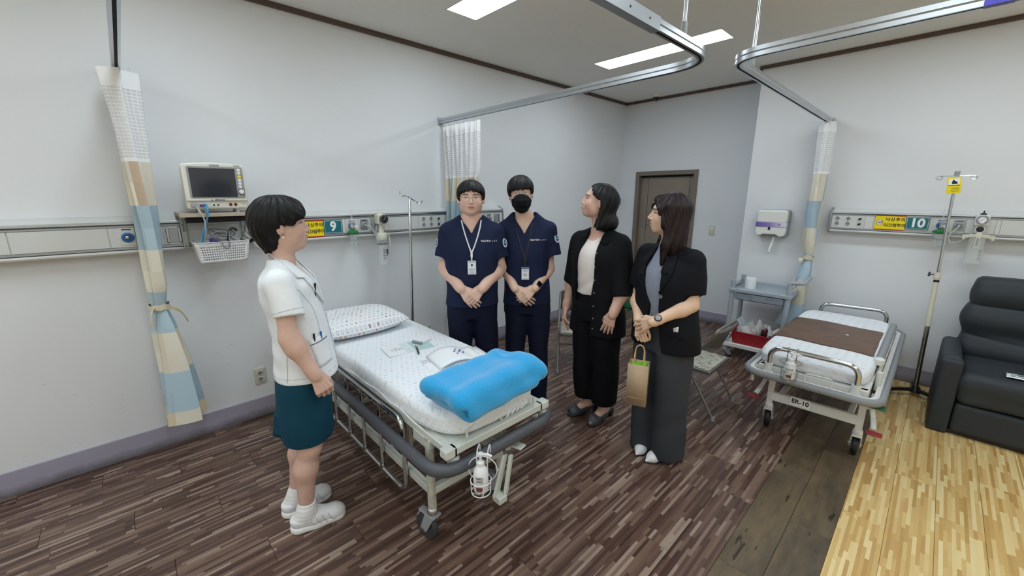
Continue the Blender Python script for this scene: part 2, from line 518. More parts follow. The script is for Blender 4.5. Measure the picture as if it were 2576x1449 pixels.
def socket(par, x, z, o, s=1.0):
    q = MB(); q.lathe([(0, 0), (.0175*s, 0), (.0185*s, -.002), (.0185*s, -.004), (.016*s, -.0045), (.015*s, -.001), (0, -.001)], (x, -o, z), 20, axis='y')
    b = q.build('socket', 'white_plastic', par)
    h = MB()
    for dx in (-.0062*s, .0062*s): h.ell((x+dx, -o-.002, z), (.0032*s, .002, .0032*s), 8, 6)
    for dz in (-.0145*s, .0145*s): h.cbox((x, -o-.003, z+dz), (.005*s, .003, .004*s))
    h.build('pin_hole', 'black_print', b)
    q = MB(); q.lathe([(.0115*s, -.0012), (.0148*s, -.0012), (.0148*s, -.0022), (.0115*s, -.0022)], (x, -o, z), 20, axis='y'); q.build('socket_ring', 'grey_plastic', b)

def head_unit(root, a, b, caps):
    """medical rail: along local x from a to b, standing .08 proud of the wall"""
    def ex(name, poly, mat, **k):
        m = MB(); n = len(poly)
        vs = [(a, -o, z) for o, z in poly]+[(b, -o, z) for o, z in poly]
        fs = [tuple(range(n)), tuple(range(2*n-1, n-1, -1))]+[(i, n+i, n+(i+1) % n, (i+1) % n) for i in range(n)]
        m.add(vs, fs); return m.build(name, mat, root, **k)
    ex('body', [(0, 1.497), (.012, 1.497), (.075, 1.468), (.077, 1.30), (.07, 1.285), (0, 1.285)], 'unit_white', bevel=.002)
    ex('top_strip', [(.074, 1.468), (.083, 1.466), (.084, 1.452), (.074, 1.452)], 'alu', bevel=.0015)
    ex('groove', [(.07, 1.452), (.079, 1.452), (.079, 1.445), (.07, 1.445)], 'grey_line')
    ex('upper_lip', [(.074, 1.445), (.083, 1.445), (.083, 1.436), (.074, 1.436)], 'alu_matt')
    ex('lower_lip', [(.07, 1.322), (.083, 1.322), (.083, 1.311), (.07, 1.311)], 'alu_matt')
    ex('lower_groove', [(.07, 1.311), (.078, 1.311), (.078, 1.306), (.07, 1.306)], 'grey_line')
    ex('bottom_rail', [(.05, 1.306), (.086, 1.306), (.089, 1.296), (.082, 1.286), (.05, 1.284)], 'unit_white', bevel=.003)
    for s_, on in caps:
        m = MB(); poly = [(0, 1.503), (.02, 1.503), (.083, 1.472), (.092, 1.44), (.092, 1.30), (.078, 1.28), (0, 1.28)]
        n = len(poly); x0, x1 = (s_-.0, s_+.014) if on > 0 else (s_-.014, s_)
        vs = [(x0, -o, z) for o, z in poly]+[(x1, -o, z) for o, z in poly]
        m.add(vs, [tuple(range(n)), tuple(range(2*n-1, n-1, -1))]+[(i, n+i, n+(i+1) % n, (i+1) % n) for i in range(n)])
        m.build('end_cap', 'grey_plastic', root, bevel=.004)

def panels(root, cuts):
    for x0, x1 in cuts:
        MB().box(x0+.0012, x1-.0012, -.0805, -.07, 1.3235, 1.4345).build('cover_panel', 'unit_face', root, bevel=.0015)

def gas_outlet(root, x, z, mat, w=.062, h=.085):
    MB().box(x-w/2, x+w/2, -.0845, -.0795, z-h/2, z+h/2).build('outlet_plate', 'alu_matt' if mat == 'grey_plastic' else 'unit_white', root, bevel=.002)
    q = MB(); q.lathe([(.027, -.0), (.027, -.010), (.022, -.014), (.016, -.014), (.015, -.006), (0, -.006)], (x, -.0845, z-.004), 24, axis='y'); q.build('outlet_ring', mat, root)
    q = MB(); q.lathe([(.010, -.004), (.010, -.018), (.006, -.020), (0, -.020)], (x, -.0845, z-.004), 16, axis='y'); q.build('outlet_valve', 'steel_brushed', root)
    MB().box(x-.02, x+.02, -.0855, -.084, z+h/2-.013, z+h/2-.006).build('outlet_label', 'dark_grey', root)

HL = thing('bed_head_unit', 'long cream medical rail on the left wall with sockets, behind the nurse', 'wall unit', (XL, 0, 0), R(90), 'medical wall rails')
head_unit(HL, -1.6, 2.885, [(2.885, 1)])
panels(HL, [(-1.6, -.75), (-.748, -.445), (-.443, -.085), (-.083, .075), (.075, .15), (.15, .26), (.26, .56), (.56, .72), (.72, .93), (1.212, 1.235), (1.235, 1.345), (1.345, 1.425), (1.425, 1.88), (1.88, 2.12), (2.12, 2.186), (2.45, 2.64), (2.64, 2.77), (2.77, 2.885)])
for x in (1.935, 2.012):
    for z in (1.406, 1.355): socket(HL, x, z, .0805, 1.15)
for z in (1.405, 1.355):
    q = MB(); q.cyl((2.092, -.0805, z), (2.092, -.094, z), .008); q.cyl((2.092, -.09, z), (2.078, -.1, z-.004), .006); q.build('nurse_call_jack', 'black_plastic', HL)
gas_outlet(HL, -.008, 1.384, 'blue_plastic', .07, .1)
gas_outlet(HL, 1.283, 1.383, 'blue_plastic')
gas_outlet(HL, 1.385, 1.383, 'grey_plastic')
gas_outlet(HL, 2.70, 1.383, 'grey_plastic', .05)
for x in (.197, 2.81):     # slide brackets
    MB().box(x-.036, x+.036, -.083, -.0805, 1.335, 1.425).build('slide_plate', 'alu_matt', HL, bevel=.002)
    for dx in (-.028, .028): MB().box(x+dx-.006, x+dx+.006, -.0915, -.083, 1.338, 1.422).build('slide_rail', 'alu', HL, bevel=.002)
    for dz in (1.348, 1.41): MB().cyl((x, -.083, dz), (x, -.0855, dz), .004, n=8).build('screw', 'steel_brushed', HL)
HR = thing('bed_head_unit', 'shorter cream medical rail on the right wall above the bed with brown sheet', 'wall unit', (0, YR, 0), 0, 'medical wall rails')
head_unit(HR, -.695, 1.6, [(-.695, -1)])
panels(HR, [(-.692, -.46), (-.46, -.402), (-.056, -.04), (-.04, .05), (.05, .14), (.14, .29), (.29, .315), (.315, .9), (.9, 1.6)])
for x in (-.652, -.575):
    for z in (1.407, 1.362): socket(HR, x, z, .0805, 1.1)
for z in (1.405, 1.36):
    q = MB(); q.cyl((-.497, -.0805, z), (-.497, -.094, z), .008); q.cyl((-.497, -.09, z), (-.485, -.1, z+.006), .006); q.build('nurse_call_jack', 'black_plastic', HR)
gas_outlet(HR, .008, 1.383, 'blue_plastic')
gas_outlet(HR, .105, 1.383, 'grey_plastic')

# ---- signs
def frame_sign(root, w, h, mat, d=.0025):
    MB().box(-w/2, w/2, -d, 0, -h/2, h/2).build('sign_board', mat, root, bevel=.0006)
def yellow_sign(loc, rot, label):
    s = thing('warning_sign', label, 'sign', loc, rot, 'yellow fall warning signs')
    w, h = .19, .125
    frame_sign(s, w, h, 'yellow_print')
    MB().box(-w/2, w/2, -.0034, -.0024, h/2-.008, h/2).build('red_band', 'red_print', s)
    MB().box(-w/2, w/2, -.0034, -.0024, -h/2, -h/2+.008).build('red_band', 'red_print', s)
    text('lettering', '낙상주의', .032, 'black_print', s, (.032, -.0028, .026), FY, bold=.0007, spacing=1.12)
    text('lettering', '미끄럼주의', .031, 'black_print', s, (.032, -.0028, -.022), FY, bold=.0008, spacing=.93)
    q = MB(); q.tube([(-.064+.021*math.cos(a*PI/14), -.003, .021*math.sin(a*PI/14)) for a in range(28)], .0016, 6, True); q.build('ring_symbol', 'red_print', s)
    q = MB(); q.lathe([(0, -.0024), (.0205, -.0024), (.0205, -.003), (0, -.003)], (-.064, 0, 0), 24, axis='y'); q.build('symbol_disc', 'white_print', s)
    q = MB(); q.cbox((-.064, -.0033, -.004), (.034, .0008, .004)); q.cbox((-.064, -.0033, .003), (.02, .0008, .005)); q.ell((-.052, -.0033, .008), (.004, .0006, .004), 8, 5); q.build('bed_symbol', 'black_print', s)
    return s
def number_sign(loc, rot, n, label):
    s = thing('number_sign', label, 'sign', loc, rot, 'teal bed number signs')
    w, h = .136, .1
    frame_sign(s, w, h, 'teal_print')
    for x0, x1, z0, z1 in ((-w/2+.004, w/2-.004, h/2-.006, h/2-.004), (-w/2+.004, w/2-.004, -h/2+.004, -h/2+.006), (-w/2+.004, -w/2+.006, -h/2+.006, h/2-.006), (w/2-.006, w/2-.004, -h/2+.006, h/2-.006)):
        MB().box(x0, x1, -.0031, -.0024, z0, z1).build('white_border', 'white_print', s)
    text('number', n, .098, 'white_print', s, (0, -.0027, .0), FY, sx=.92, bold=.0035)
    return s
OF = .083
yellow_sign((XL+OF, .975, 1.371), R(90), 'yellow fall warning sign left of the number 9, half hidden by the nurse')
number_sign((XL+OF, 1.141, 1.379), R(90), '9', 'teal sign with a white number 9 on the left rail')
yellow_sign((XL+OF, 2.282, 1.371), R(90), 'yellow warning sign almost hidden by the middle curtain')
number_sign((XL+OF, 2.449-.0, 1.379), R(90), '8', 'teal number sign hidden behind the middle curtain and first young man') if False else None
yellow_sign((-.296, YR-OF, 1.384), 0, 'yellow fall warning sign left of the number 10')
number_sign((-.128, YR-OF, 1.387), 0, '10', 'teal sign with a white number 10 on the right rail')

# ---- oxygen flow meters
def flowmeter(loc, rot, label):
    s = thing('oxygen_flowmeter', label, 'flowmeter', loc, rot, 'green oxygen flowmeters')
    q = MB(); q.cyl((0, 0, 1.378), (0, -.045, 1.378), .012); q.cyl((0, -.045, 1.36), (0, -.045, 1.40), .013); q.build('valve_body', 'chrome', s)
    q = MB(); q.lathe([(0, -.07), (.013, -.07), (.015, -.066), (.015, -.055), (0, -.055)], (.024, 0, 1.375), 16, axis='y'); q.cyl((0, -.05, 1.375), (.02, -.058, 1.375), .005); q.build('flow_knob', 'white_plastic', s)
    q = MB(); q.lathe([(0, 1.40), (.012, 1.40), (.0115, 1.44), (.006, 1.45), (.006, 1.505), (.004, 1.507), (0, 1.507)], (0, -.045, 0), 14); q.build('scale_tube', 'clear_plastic', s)
    q = MB(); q.lathe([(0, 1.352), (.018, 1.352), (.03, 1.346), (.037, 1.338), (.037, 1.325), (.03, 1.318), (0, 1.318)], (0, -.05, 0), 24)
    for k in range(10):
        a = k*PI/5; q.ell((.036*math.cos(a), -.05+.036*math.sin(a), 1.331), (.006, .006, .009), 8, 6)
    q.build('green_cap', 'green_plastic', s)
    q = MB(); q.lathe([(.029, 1.318), (.03, 1.225), (.028, 1.215), (0, 1.213), (0, 1.216), (.026, 1.219), (.027, 1.318)], (0, -.05, 0), 24); q.build('bottle', 'clear_plastic', s)
    q = MB(); q.cyl((0, -.05, 1.318), (0, -.05, 1.25), .004); q.lathe([(.0035, 1.25), (.012, 1.229), (.012, 1.225), (0, 1.225)], (0, -.05, 0), 12); q.build('dip_tube', 'grey_plastic', s)
    MB().lathe([(.0302, 1.276), (.0306, 1.276), (.0306, 1.271), (.0302, 1.271)], (0, -.05, 0), 24).build('level_line', 'grey_plastic', s)
    return s
flowmeter((XL+OF, 1.27, 0), R(90), 'oxygen flowmeter with a green cap under the number 9 end of the rail')
flowmeter((.01, YR-OF, .0), 0, 'oxygen flowmeter with a green cap beside the number 10, behind the drip stand')

# ---- suction regulators
s = thing('suction_regulator', 'cream suction regulator with black dial and clear jar on the left wall rail', 'suction unit', (XL+OF, 1.50, 0), R(90))
q = MB(); q.box(-.034, .036, -.085, -.012, 1.385, 1.46); q.build('regulator_body', 'ivory', s, bevel=.006)
q = MB(); q.lathe([(0, 1.46), (.03, 1.46), (.026, 1.473), (.012, 1.480), (0, 1.482)], (-.002, -.045, 0), 18); q.build('top_knob', 'ivory', s)
q = MB(); q.lathe([(.034, -.085), (.034, -.1), (.029, -.104), (.028, -.097), (0, -.097)], (.012, 0, 1.425), 28, axis='y'); q.build('dial_rim', 'dark_grey', s)
q = MB(); q.lathe([(0, -.0975), (.0275, -.0975), (.0275, -.0985), (0, -.0985)], (.012, 0, 1.425), 28, axis='y'); dl = q.build('dial_face', 'black_print', s)
q = MB(); q.obox((.006, -.0992, 1.418), (.026, -.0992, 1.443), .003, .001); q.build('needle', 'white_print', dl)
q = MB()
for k in range(9):
    a = R(-40+k*32.5); q.obox((.012+.02*math.cos(a), -.0992, 1.425+.02*math.sin(a)), (.012+.025*math.cos(a), -.0992, 1.425+.025*math.sin(a)), .002, .001)
q.build('dial_mark', 'white_print', dl)
q = MB(); q.box(-.06, -.032, -.02, -.002, 1.33, 1.44); q.build('mounting_slide', 'grey_plastic', s, bevel=.003)
q = MB(); q.lathe([(.016, 1.385), (.016, 1.345), (.022, 1.33), (.022, 1.31)], (0, -.05, 0), 16); q.lathe([(0, -.085), (.009, -.085), (.009, -.05), (0, -.05)], (.03, 0, 1.357), 12, axis='y'); q.build('regulator_neck', 'ivory', s)
q = MB(); q.lathe([(0, 1.318), (.038, 1.316), (.046, 1.306), (.046, 1.262), (.042, 1.255), (0, 1.255)], (0, -.055, 0), 28); q.build('jar_lid', 'ivory', s)
q = MB(); q.sweep(fillet([(.03, -.06, 1.31), (.056, -.07, 1.30), (.06, -.078, 1.22), (.056, -.082, 1.148)], .012), [(-.009, -.005), (.009, -.005), (.009, .005), (-.009, .005)]); q.build('jar_handle', 'ivory', s, bevel=.003)
q = MB(); q.lathe([(.041, 1.255), (.043, 1.20), (.046, 1.07), (.044, 1.058), (0, 1.055), (0, 1.058), (.042, 1.061), (.044, 1.07), (.041, 1.20), (.039, 1.255)], (0, -.055, 0), 28); jar = q.build('jar', 'clear_plastic', s)
q = MB()
for k in range(7): q.box(-.018, -.018+.012+.012*((k*7) % 3), -.1022, -.1012, 1.10+.014*k, 1.1035+.014*k)
q.box(.012, .026, -.1015, -.1005, 1.14, 1.185)
q.build('jar_print', 'dark_grey', jar)
MB().lathe([(.0425, 1.228), (.0435, 1.228), (.0435, 1.222), (.0425, 1.222)], (0, -.055, 0), 28).build('jar_band', 'dark_grey', jar)
q = MB(); q.lathe([(.014, 1.255), (.014, 1.225), (0, 1.225)], (0, -.055, 0), 12); q.build('float_valve', 'grey_plastic', jar)
q = MB(); q.tube(catmull([(-.117, -.03, 1.378), (-.085, -.05, 1.365), (-.05, -.055, 1.30), (-.04, -.06, 1.235), (-.035, -.062, 1.215)], 6), .0065, 10); q.tube(catmull([(-.03, -.05, 1.375), (-.046, -.058, 1.34), (-.042, -.062, 1.29), (-.036, -.06, 1.27)], 6), .004, 8); q.build('suction_tube', 'pale_tube', s)

s = thing('suction_regulator', 'white suction regulator with white dial, bracket and clear jar on the right wall rail', 'suction unit', (.215, YR-OF, 0), 0)
q = MB(); q.box(-.037, .037, -.06, -.002, 1.39, 1.47); q.build('regulator_body', 'white_plastic', s, bevel=.005)
q = MB(); q.box(-.026, .026, -.05, -.002, 1.33, 1.392); q.build('regulator_base', 'white_plastic', s, bevel=.004)
q = MB(); q.lathe([(.033, -.06), (.033, -.07), (.029, -.073), (.028, -.068), (0, -.068)], (0, 0, 1.434), 28, axis='y'); q.build('dial_rim', 'grey_plastic', s)
q = MB(); q.lathe([(0, -.0685), (.0275, -.0685), (.0275, -.0695), (0, -.0695)], (0, 0, 1.434), 28, axis='y'); dl = q.build('dial_face', 'white_print', s)
q = MB(); q.obox((-.014, -.0702, 1.422), (.012, -.0702, 1.446), .0025, .001); q.build('needle', 'black_print', dl)
q = MB(); q.tube([(.023*math.cos(a*PI/15), -.0702, 1.434+.023*math.sin(a*PI/15)) for a in range(-5, 21)], .0018, 5); q.build('dial_scale', 'purple_print', dl)
q = MB(); q.lathe([(0, -.078), (.017, -.076), (.02, -.07), (.02, -.05), (0, -.05)], (0, 0, 1.364), 20, axis='y'); q.build('control_knob', 'black_plastic', s)
q = MB(); q.lathe([(0, 1.485), (.012, 1.483), (.02, 1.47), (0, 1.47)], (0, -.03, 0), 12); q.cyl((0, -.03, 1.482), (0, -.03, 1.50), .004, n=8); q.build('top_knob', 'black_plastic', s)
q = MB(); q.sweep(fillet([(-.075, -.075, 1.30), (-.05, -.075, 1.312), (0, -.085, 1.318), (.05, -.075, 1.312), (.075, -.075, 1.30)], .02), [(-.008, -.012), (.008, -.012), (.008, .012), (-.008, .012)]); q.cbox((-.074, -.07, 1.30), (.016, .03, .036)); q.cbox((.074, -.07, 1.30), (.016, .03, .036)); q.build('jar_bracket', 'ivory', s, bevel=.003)
q = MB(); q.lathe([(0, 1.345), (.012, 1.343), (.016, 1.335), (.016, 1.318), (0, 1.318)], (0, -.07, 0), 14); q.build('elbow', 'ivory', s)
q = MB(); q.box(-.012, .012, -.105, -.088, 1.225, 1.318); q.build('clamp_handle', 'ivory', s, bevel=.003)
q = MB(); q.box(-.006, .006, -.1065, -.104, 1.24, 1.30); q.build('handle_label', 'grey_plastic', s)
q = MB(); q.lathe([(.045, 1.305), (.045, 1.25), (.047, 1.12), (.045, 1.105), (0, 1.102), (0, 1.105), (.043, 1.108), (.045, 1.12), (.043, 1.25), (.043, 1.305)], (0, -.06, 0), 28); q.build('jar', 'clear_plastic', s)
q = MB()
for k in range(6): q.box(.02, .034, -.099, -.098, 1.14+.014*k, 1.1425+.014*k)
q.build('jar_print', 'dark_grey', s)
q = MB(); q.tube(catmull([(-.11, -.02, 1.378), (-.122, -.05, 1.355), (-.15, -.06, 1.31), (-.14, -.06, 1.255), (-.09, -.06, 1.262), (-.05, -.055, 1.305), (-.028, -.045, 1.345)], 7), .0065, 10); q.build('suction_tube', 'pale_tube', s)

# ---- patient monitor on its shelf
sh = thing('monitor_shelf', 'pale wooden shelf on two perforated steel brackets under the patient monitor', 'shelf', (XL, 0, 0), R(90))
MB().box(.222, .632, -.335, -.003, 1.492, 1.514).build('shelf_board', 'pale_wood', sh, bevel=.002)
MB().box(.25, .60, -.30, -.28, 1.46, 1.492).build('board_batten', 'dark_gap', sh)
for x in (.247, .563):
    q = MB(); q.box(x-.014, x+.014, -.098, -.0895, 1.292, 1.492); q.box(x-.014, x+.014, -.29, -.09, 1.4855, 1.4925)
    q.obox((x, -.1, 1.40), (x, -.2, 1.484), .006, .006)
    bk = q.build('shelf_bracket', 'alu_matt', sh, bevel=.0015)
    q = MB()
    for z in (1.308, 1.44, 1.468): q.cyl((x, -.0975, z), (x, -.0992, z), .0035, n=8)
    q.build('bracket_hole', 'dark_grey', bk)
mo = thing('patient_monitor', 'cream patient monitor with a dark blank screen on the wall shelf', 'monitor', (XL+.20, .418, 1.5135), R(90)-R(2))
# local: x right, -y towards viewer
mk('monitor_case', 'e4e2d6', .4)
def rrect(w0, w1, z0, z1, r, n=5, bow=0.0):
    pts = []
    for cx, cz, a0 in ((w1-r, z1-r, 0), (w0+r, z1-r, 90), (w0+r, z0+r, 180), (w1-r, z0+r, 270)):
        for k in range(n+1):
            a = R(a0+90*k/n); pts.append((cx+r*math.cos(a), cz+r*math.sin(a)))
    return pts
def slab(poly, y0, y1, mi=0, mb=None, tilt=0.0):
    q = mb or MB(); n = len(poly)
    vs = [(x, y0+tilt*z, z) for x, z in poly]+[(x, y1+tilt*z, z) for x, z in poly]
    q.add(vs, [tuple(range(n)), tuple(range(2*n-1, n-1, -1))]+[(i, (i+1) % n, n+(i+1) % n, n+i) for i in range(n)], mi); return q
def outline(w, z0, z1, bow, taper=0.0, n=12):
    top = [(w*(1-taper)*(1-2*k/n), z1+bow*(1-(1-2*k/n)**2)) for k in range(n+1)]
    bot = [(-w*(1-2*k/n), z0) for k in range(n+1)]
    return top+bot
TL_ = -.06
slab(outline(.148, .022, .265, .012), -.115, .06, tilt=TL_).build('case', 'monitor_case', mo, bevel=.012, seg=3)
slab(outline(.13, .04, .25, .008), .06, .1, tilt=TL_).build('rear_cover', 'monitor_case', mo, bevel=.01)
slab(outline(.150, .066, .272, .012), -.128, -.105, tilt=TL_).build('front_bezel', 'monitor_case', mo, bevel=.008, seg=3)
slab(rrect(-.128, .138, .084, .262, .01), -.1305, -.12, tilt=TL_).build('screen_surround', 'grey_plastic', mo, bevel=.002)
slab([(-.118, .09), (.098, .09), (.098, .252), (-.118, .252)], -.132, -.122, tilt=TL_).build('screen', 'screen_black', mo, bevel=.001)
for k, z in enumerate((.245, .228, .208, .189, .170, .151)):
    q = MB(); q.lathe([(0, -.1365), (.0085, -.136), (.0095, -.132), (.0095, -.128), (0, -.128)], (.117, TL_*z, z), 14, axis='y')
    q.build('button', 'white_plastic' if k != 2 else 'yellow_print', mo)
q = MB(); q.lathe([(0, -.147), (.011, -.146), (.014, -.142), (.0145, -.128), (0, -.128)], (.119, TL_*.121, .121), 20, axis='y'); q.build('rotary_knob', 'white_plastic', mo)
q = MB(); q.lathe([(0, -.1325), (.0175, -.1325), (.0175, -.128), (0, -.128)], (.119, TL_*.121, .121), 20, axis='y'); q.build('knob_well', 'dark_grey', mo)
MB().box(-.02, .026, -.148, -.140, .266, .272).build('alarm_lamp', 'grey_plastic', mo)
text('lettering', 'MEDIANA', .0115, 'navy_print', mo, (.008, -.1335, .0735), FY, bold=.0003)
q = MB(); q.ell((-.031, -.1330, .0735), (.004, .001, .004), 8, 6); q.build('maker_mark', 'navy_print', mo)
for x in (-.095, .095): MB().cyl((x, -.08, 0), (x, -.08, .024), .009, n=10).build('foot', 'white_plastic', mo)
for x in (-.095, .095): MB().cyl((x, .05, 0), (x, .05, .024), .009, n=10).build('foot', 'white_plastic', mo)
q = MB(); q.lathe([(0, -.135), (.014, -.133), (.016, -.12), (.016, -.112), (0, -.112)], (-.118, 0, .045), 16, axis='y'); q.build('sensor_plug', 'grey_plastic', mo)
q = MB(); q.box(-.092, -.068, -.128, -.112, .036, .05); q.build('sensor_port', 'purple_jack', mo, bevel=.002)
for x in (-.024, -.004):
    q = MB(); q.lathe([(.0085, -.1175), (.0085, -.121), (.0055, -.121), (.005, -.1165), (0, -.1165)], (x, 0, .045), 14, axis='y'); q.build('jack_ring', 'white_print', mo)
    q = MB(); q.ell((x, -.118, .045), (.006, .002, .006), 10, 6); q.build('jack_hole', 'black_print', mo)
for x in (.058, .083):
    q = MB(); q.lathe([(0, -.119), (.009, -.119), (.0095, -.1165), (0, -.1165)], (x, 0, .047), 14, axis='y'); q.build('pressure_jack', 'dark_red', mo)
q = MB(); q.ell((.125, -.1175, .05), (.011, .001, .006), 12, 6); q.build('emblem', 'white_print', mo); 
text('emblem_text', 'Nellcor', .0062, 'navy_print', mo, (.125, -.119, .05), FY)
for k in range(4): MB().box(.098+.008*k, .101+.008*k, -.146, -.1425, .265, .273).build('indicator', 'grey_line', mo)

# hose and leads hanging from the monitor
def lead(name, pts, r, mat, label, cat='cable'):
    q = MB(); q.tube(catmull(pts, 8), r, 8); return tag(q.build(name, mat), label, cat)
lead('air_hose', [(-2.955, .352, 1.562), (-2.925, .352, 1.552), (-2.91, .345, 1.50), (-2.92, .325, 1.43), (-2.95, .312, 1.38), (-2.975, .305, 1.343)], .0055, 'sky_hose', 'bright blue cuff hose hanging from the monitor into the basket', 'hose')
lead('sensor_cable', [(-2.945, .30, 1.555), (-2.90, .31, 1.535), (-2.89, .325, 1.48), (-2.91, .325, 1.41), (-2.95, .318, 1.365), (-2.97, .33, 1.348)], .0038, 'grey_cable', 'pale grey lead hanging beside the blue hose under the monitor')
lead('sensor_cable', [(-2.945, .338, 1.555), (-2.905, .34, 1.53), (-2.905, .338, 1.46), (-2.94, .345, 1.40), (-2.965, .37, 1.36), (-2.97, .40, 1.346)], .003, 'dark_cable', 'thin dark grey lead behind the blue hose under the monitor')

# white plastic basket
bs = thing('cable_basket', 'white perforated plastic basket full of leads below the monitor shelf', 'basket', (XL+.20, .405, 1.215), R(90))
def basket(root, w0, w1, d0, d1, h, mat, rows, cols, name='basket_wall', t_=.003, rim=.008, side_cols=5, hole=(.22, .78, .2, .8)):
    """open box w x d, tapering to the bottom (w0,d0), walls pierced by square holes"""
    def P(side, u, v):
        w = w0+(w1-w0)*v; dd = d0+(d1-d0)*v; z = h*v
        return {0: (-w/2+w*u, -dd/2, z), 1: (w/2, -dd/2+dd*u, z), 2: (w/2-w*u, dd/2, z), 3: (-w/2, dd/2-dd*u, z)}[side]
    q = MB()
    for sd in range(4):
        nc = cols if sd % 2 == 0 else side_cols
        us = [0]; u0, u1 = .07, .93
        for c in range(nc):
            a = u0+(u1-u0)*c/nc; us += [a+(u1-u0)/nc*hole[0], a+(u1-u0)/nc*hole[1]]
        us.append(1); vs_ = [0]; v0, v1 = .12, .82
        for r_ in range(rows):
            a = v0+(v1-v0)*r_/rows; vs_ += [a+(v1-v0)/rows*hole[2], a+(v1-v0)/rows*hole[3]]
        vs_.append(1)
        nu = len(us); pts = [P(sd, u, v) for v in vs_ for u in us]; fs = []
        for j in range(len(vs_)-1):
            for i in range(nu-1):
                if i % 2 == 1 and j % 2 == 1: continue
                fs.append((j*nu+i, j*nu+i+1, (j+1)*nu+i+1, (j+1)*nu+i))
        q.add(pts, fs)
    q.build(name, mat, root, solid=t_, sharp=30)
    MB().box(-w0/2, w0/2, -d0/2, d0/2, 0, .003).build('basket_base', mat, root)
    q = MB(); q.sweep(fillet([(-w1/2, -d1/2, h), (w1/2, -d1/2, h), (w1/2, d1/2, h), (-w1/2, d1/2, h)], .02, 5, True), [(-rim, -.002), (rim, -.002), (rim, .002), (-rim, .002)], True); q.build('basket_rim', mat, root, bevel=.001)
basket(bs, .235, .272, .17, .205, .125, 'basket_white', 6, 19, side_cols=9)
MB().box(-.12, .12, .085, .116, .11, .125).build('hanging_hook', 'basket_white', bs)
def tangle(c, ext, n, r, mat, label, seed, cat='cable'):
    g = random.Random(seed); pts = []
    for k in range(n):
        a = k*2.1+g.random(); rad = .45+.5*g.random()
        pts.append((c[0]+ext[0]*rad*math.cos(a), c[1]+ext[1]*rad*math.sin(a), c[2]+ext[2]*g.random()))
    q = MB(); q.tube(catmull(pts, 7), r, 6); return tag(q.build('monitor_lead', mat), label, cat, 'leads in the white basket')
tangle((-3.06, .41, 1.335), (.07, .09, .055), 9, .0032, 'grey_cable', 'light grey leads coiled in the white basket', 3)
tangle((-3.06, .43, 1.338), (.07, .08, .075), 8, .0028, 'dark_cable', 'darker grey lead looping highest out of the white basket', 11)
lead('probe_lead', [(-3.05, .32, 1.345), (-3.02, .36, 1.385), (-3.03, .42, 1.40), (-3.0, .47, 1.36), (-3.02, .50, 1.335)], .003, 'grey_cable', 'grey lead arching over the front of the white basket')
lead('probe_loop', [(-2.968, .40, 1.338), (-2.952, .405, 1.31), (-2.95, .425, 1.30), (-2.955, .435, 1.33), (-2.985, .45, 1.40), (-3.0, .48, 1.418), (-3.01, .50, 1.40)], .0035, 'dark_cable', 'dark lead drooping over the front rim of the white basket')
lead('cuff_strap', [(-2.99, .437, 1.335), (-2.985, .44, 1.37), (-2.992, .455, 1.408), (-3.0, .475, 1.415), (-3.005, .49, 1.40)], .007, 'black_plastic', 'black strap sticking up out of the white basket', 'strap')
q = MB(); q.ell((-3.03, .375, 1.345), (.02, .03, .016), 10, 8); q.box(-3.04, -3.02, .35, .37, 1.335, 1.36); tag(q.build('sensor_clip', 'purple_jack'), 'purple finger sensor clip lying on the leads in the white basket', 'sensor clip')
q = MB(); q.grid(lambda u, v: (-3.055+.08*v, .45+.085*u, 1.325+.018*math.sin(u*5+v*3)), 8, 6); tag(q.build('paper_slip', 'white_print', solid=.001), 'white folded paper in the right side of the white basket', 'paper')
# power strip and coiled mains lead, left of the nurse's head
ps = thing('power_strip', 'white multi socket block on the rail behind the nurse\'s head', 'power strip', (XL+OF, .655, 0), R(90))
MB().box(-.04, .04, -.045, -.001, 1.325, 1.445).build('block', 'white_plastic', ps, bevel=.006)
for z in (1.357, 1.413): socket(ps, 0, z, .0455, 1.3)
def coil(): 
    pts = []
    for k in range(5):
        o = .004*k
        pts += [(-3.15+.006*(k % 2), .565+o, 1.40-o), (-3.145, .595+o, 1.36), (-3.14+.004*k, .625+o, 1.30+o), (-3.145, .648, 1.262+o), (-3.15, .632-o, 1.268+.5*o), (-3.155, .605-o, 1.32), (-3.16, .572-o, 1.365)]
    return pts
lead('coiled_cable', coil(), .004, 'white_plastic', 'bundled white mains cord tied with a black strap below the shelf')
q = MB(); q.tube([(-3.15+.022*math.cos(a*PI/8), .60+.02*math.sin(a*PI/8), 1.332+.016*math.sin(a*PI/8)) for a in range(16)], .007, 8, True, flat=1.6); tag(q.build('cable_tie', 'black_plastic'), 'black hook and loop strap round the bundled mains cord', 'strap')

# ---- wall outlets, switch, thermostat
def wall_outlet(loc, rot, label, yellowed=True):
    s = thing('wall_outlet', label, 'outlet', loc, rot, 'double wall sockets near the floor')
    MB().box(-.036, .036, -.010, 0, -.06, .06).build('cover_plate', 'cream_plastic', s, bevel=.003)
    MB().box(-.024, .024, -.012, -.009, -.048, .048).build('socket_insert', 'cream_plastic', s, bevel=.001)
    for z in (-.023, .023): socket(s, 0, z, .012, 1.08)
    return s
wall_outlet((XL, .54, .318), R(90), 'cream double wall socket low on the left wall, left of the nurse')
wall_outlet((XL, 1.965, .322), R(90), 'cream double wall socket low on the wall behind the left bed')
s = thing('light_switch', 'cream light switch on the back wall right of the brown door', 'light switch', (-1.951, YB, 1.18), 0)
MB().box(-.035, .035, -.009, 0, -.058, .058).build('cover_plate', 'cream_plastic', s, bevel=.003)
MB().box(-.02, .02, -.013, -.008, .004, .04).build('rocker', 'white_plastic', s, bevel=.002)
MB().box(-.02, .02, -.012, -.008, -.04, -.002).build('rocker', 'cream_plastic', s, bevel=.002)
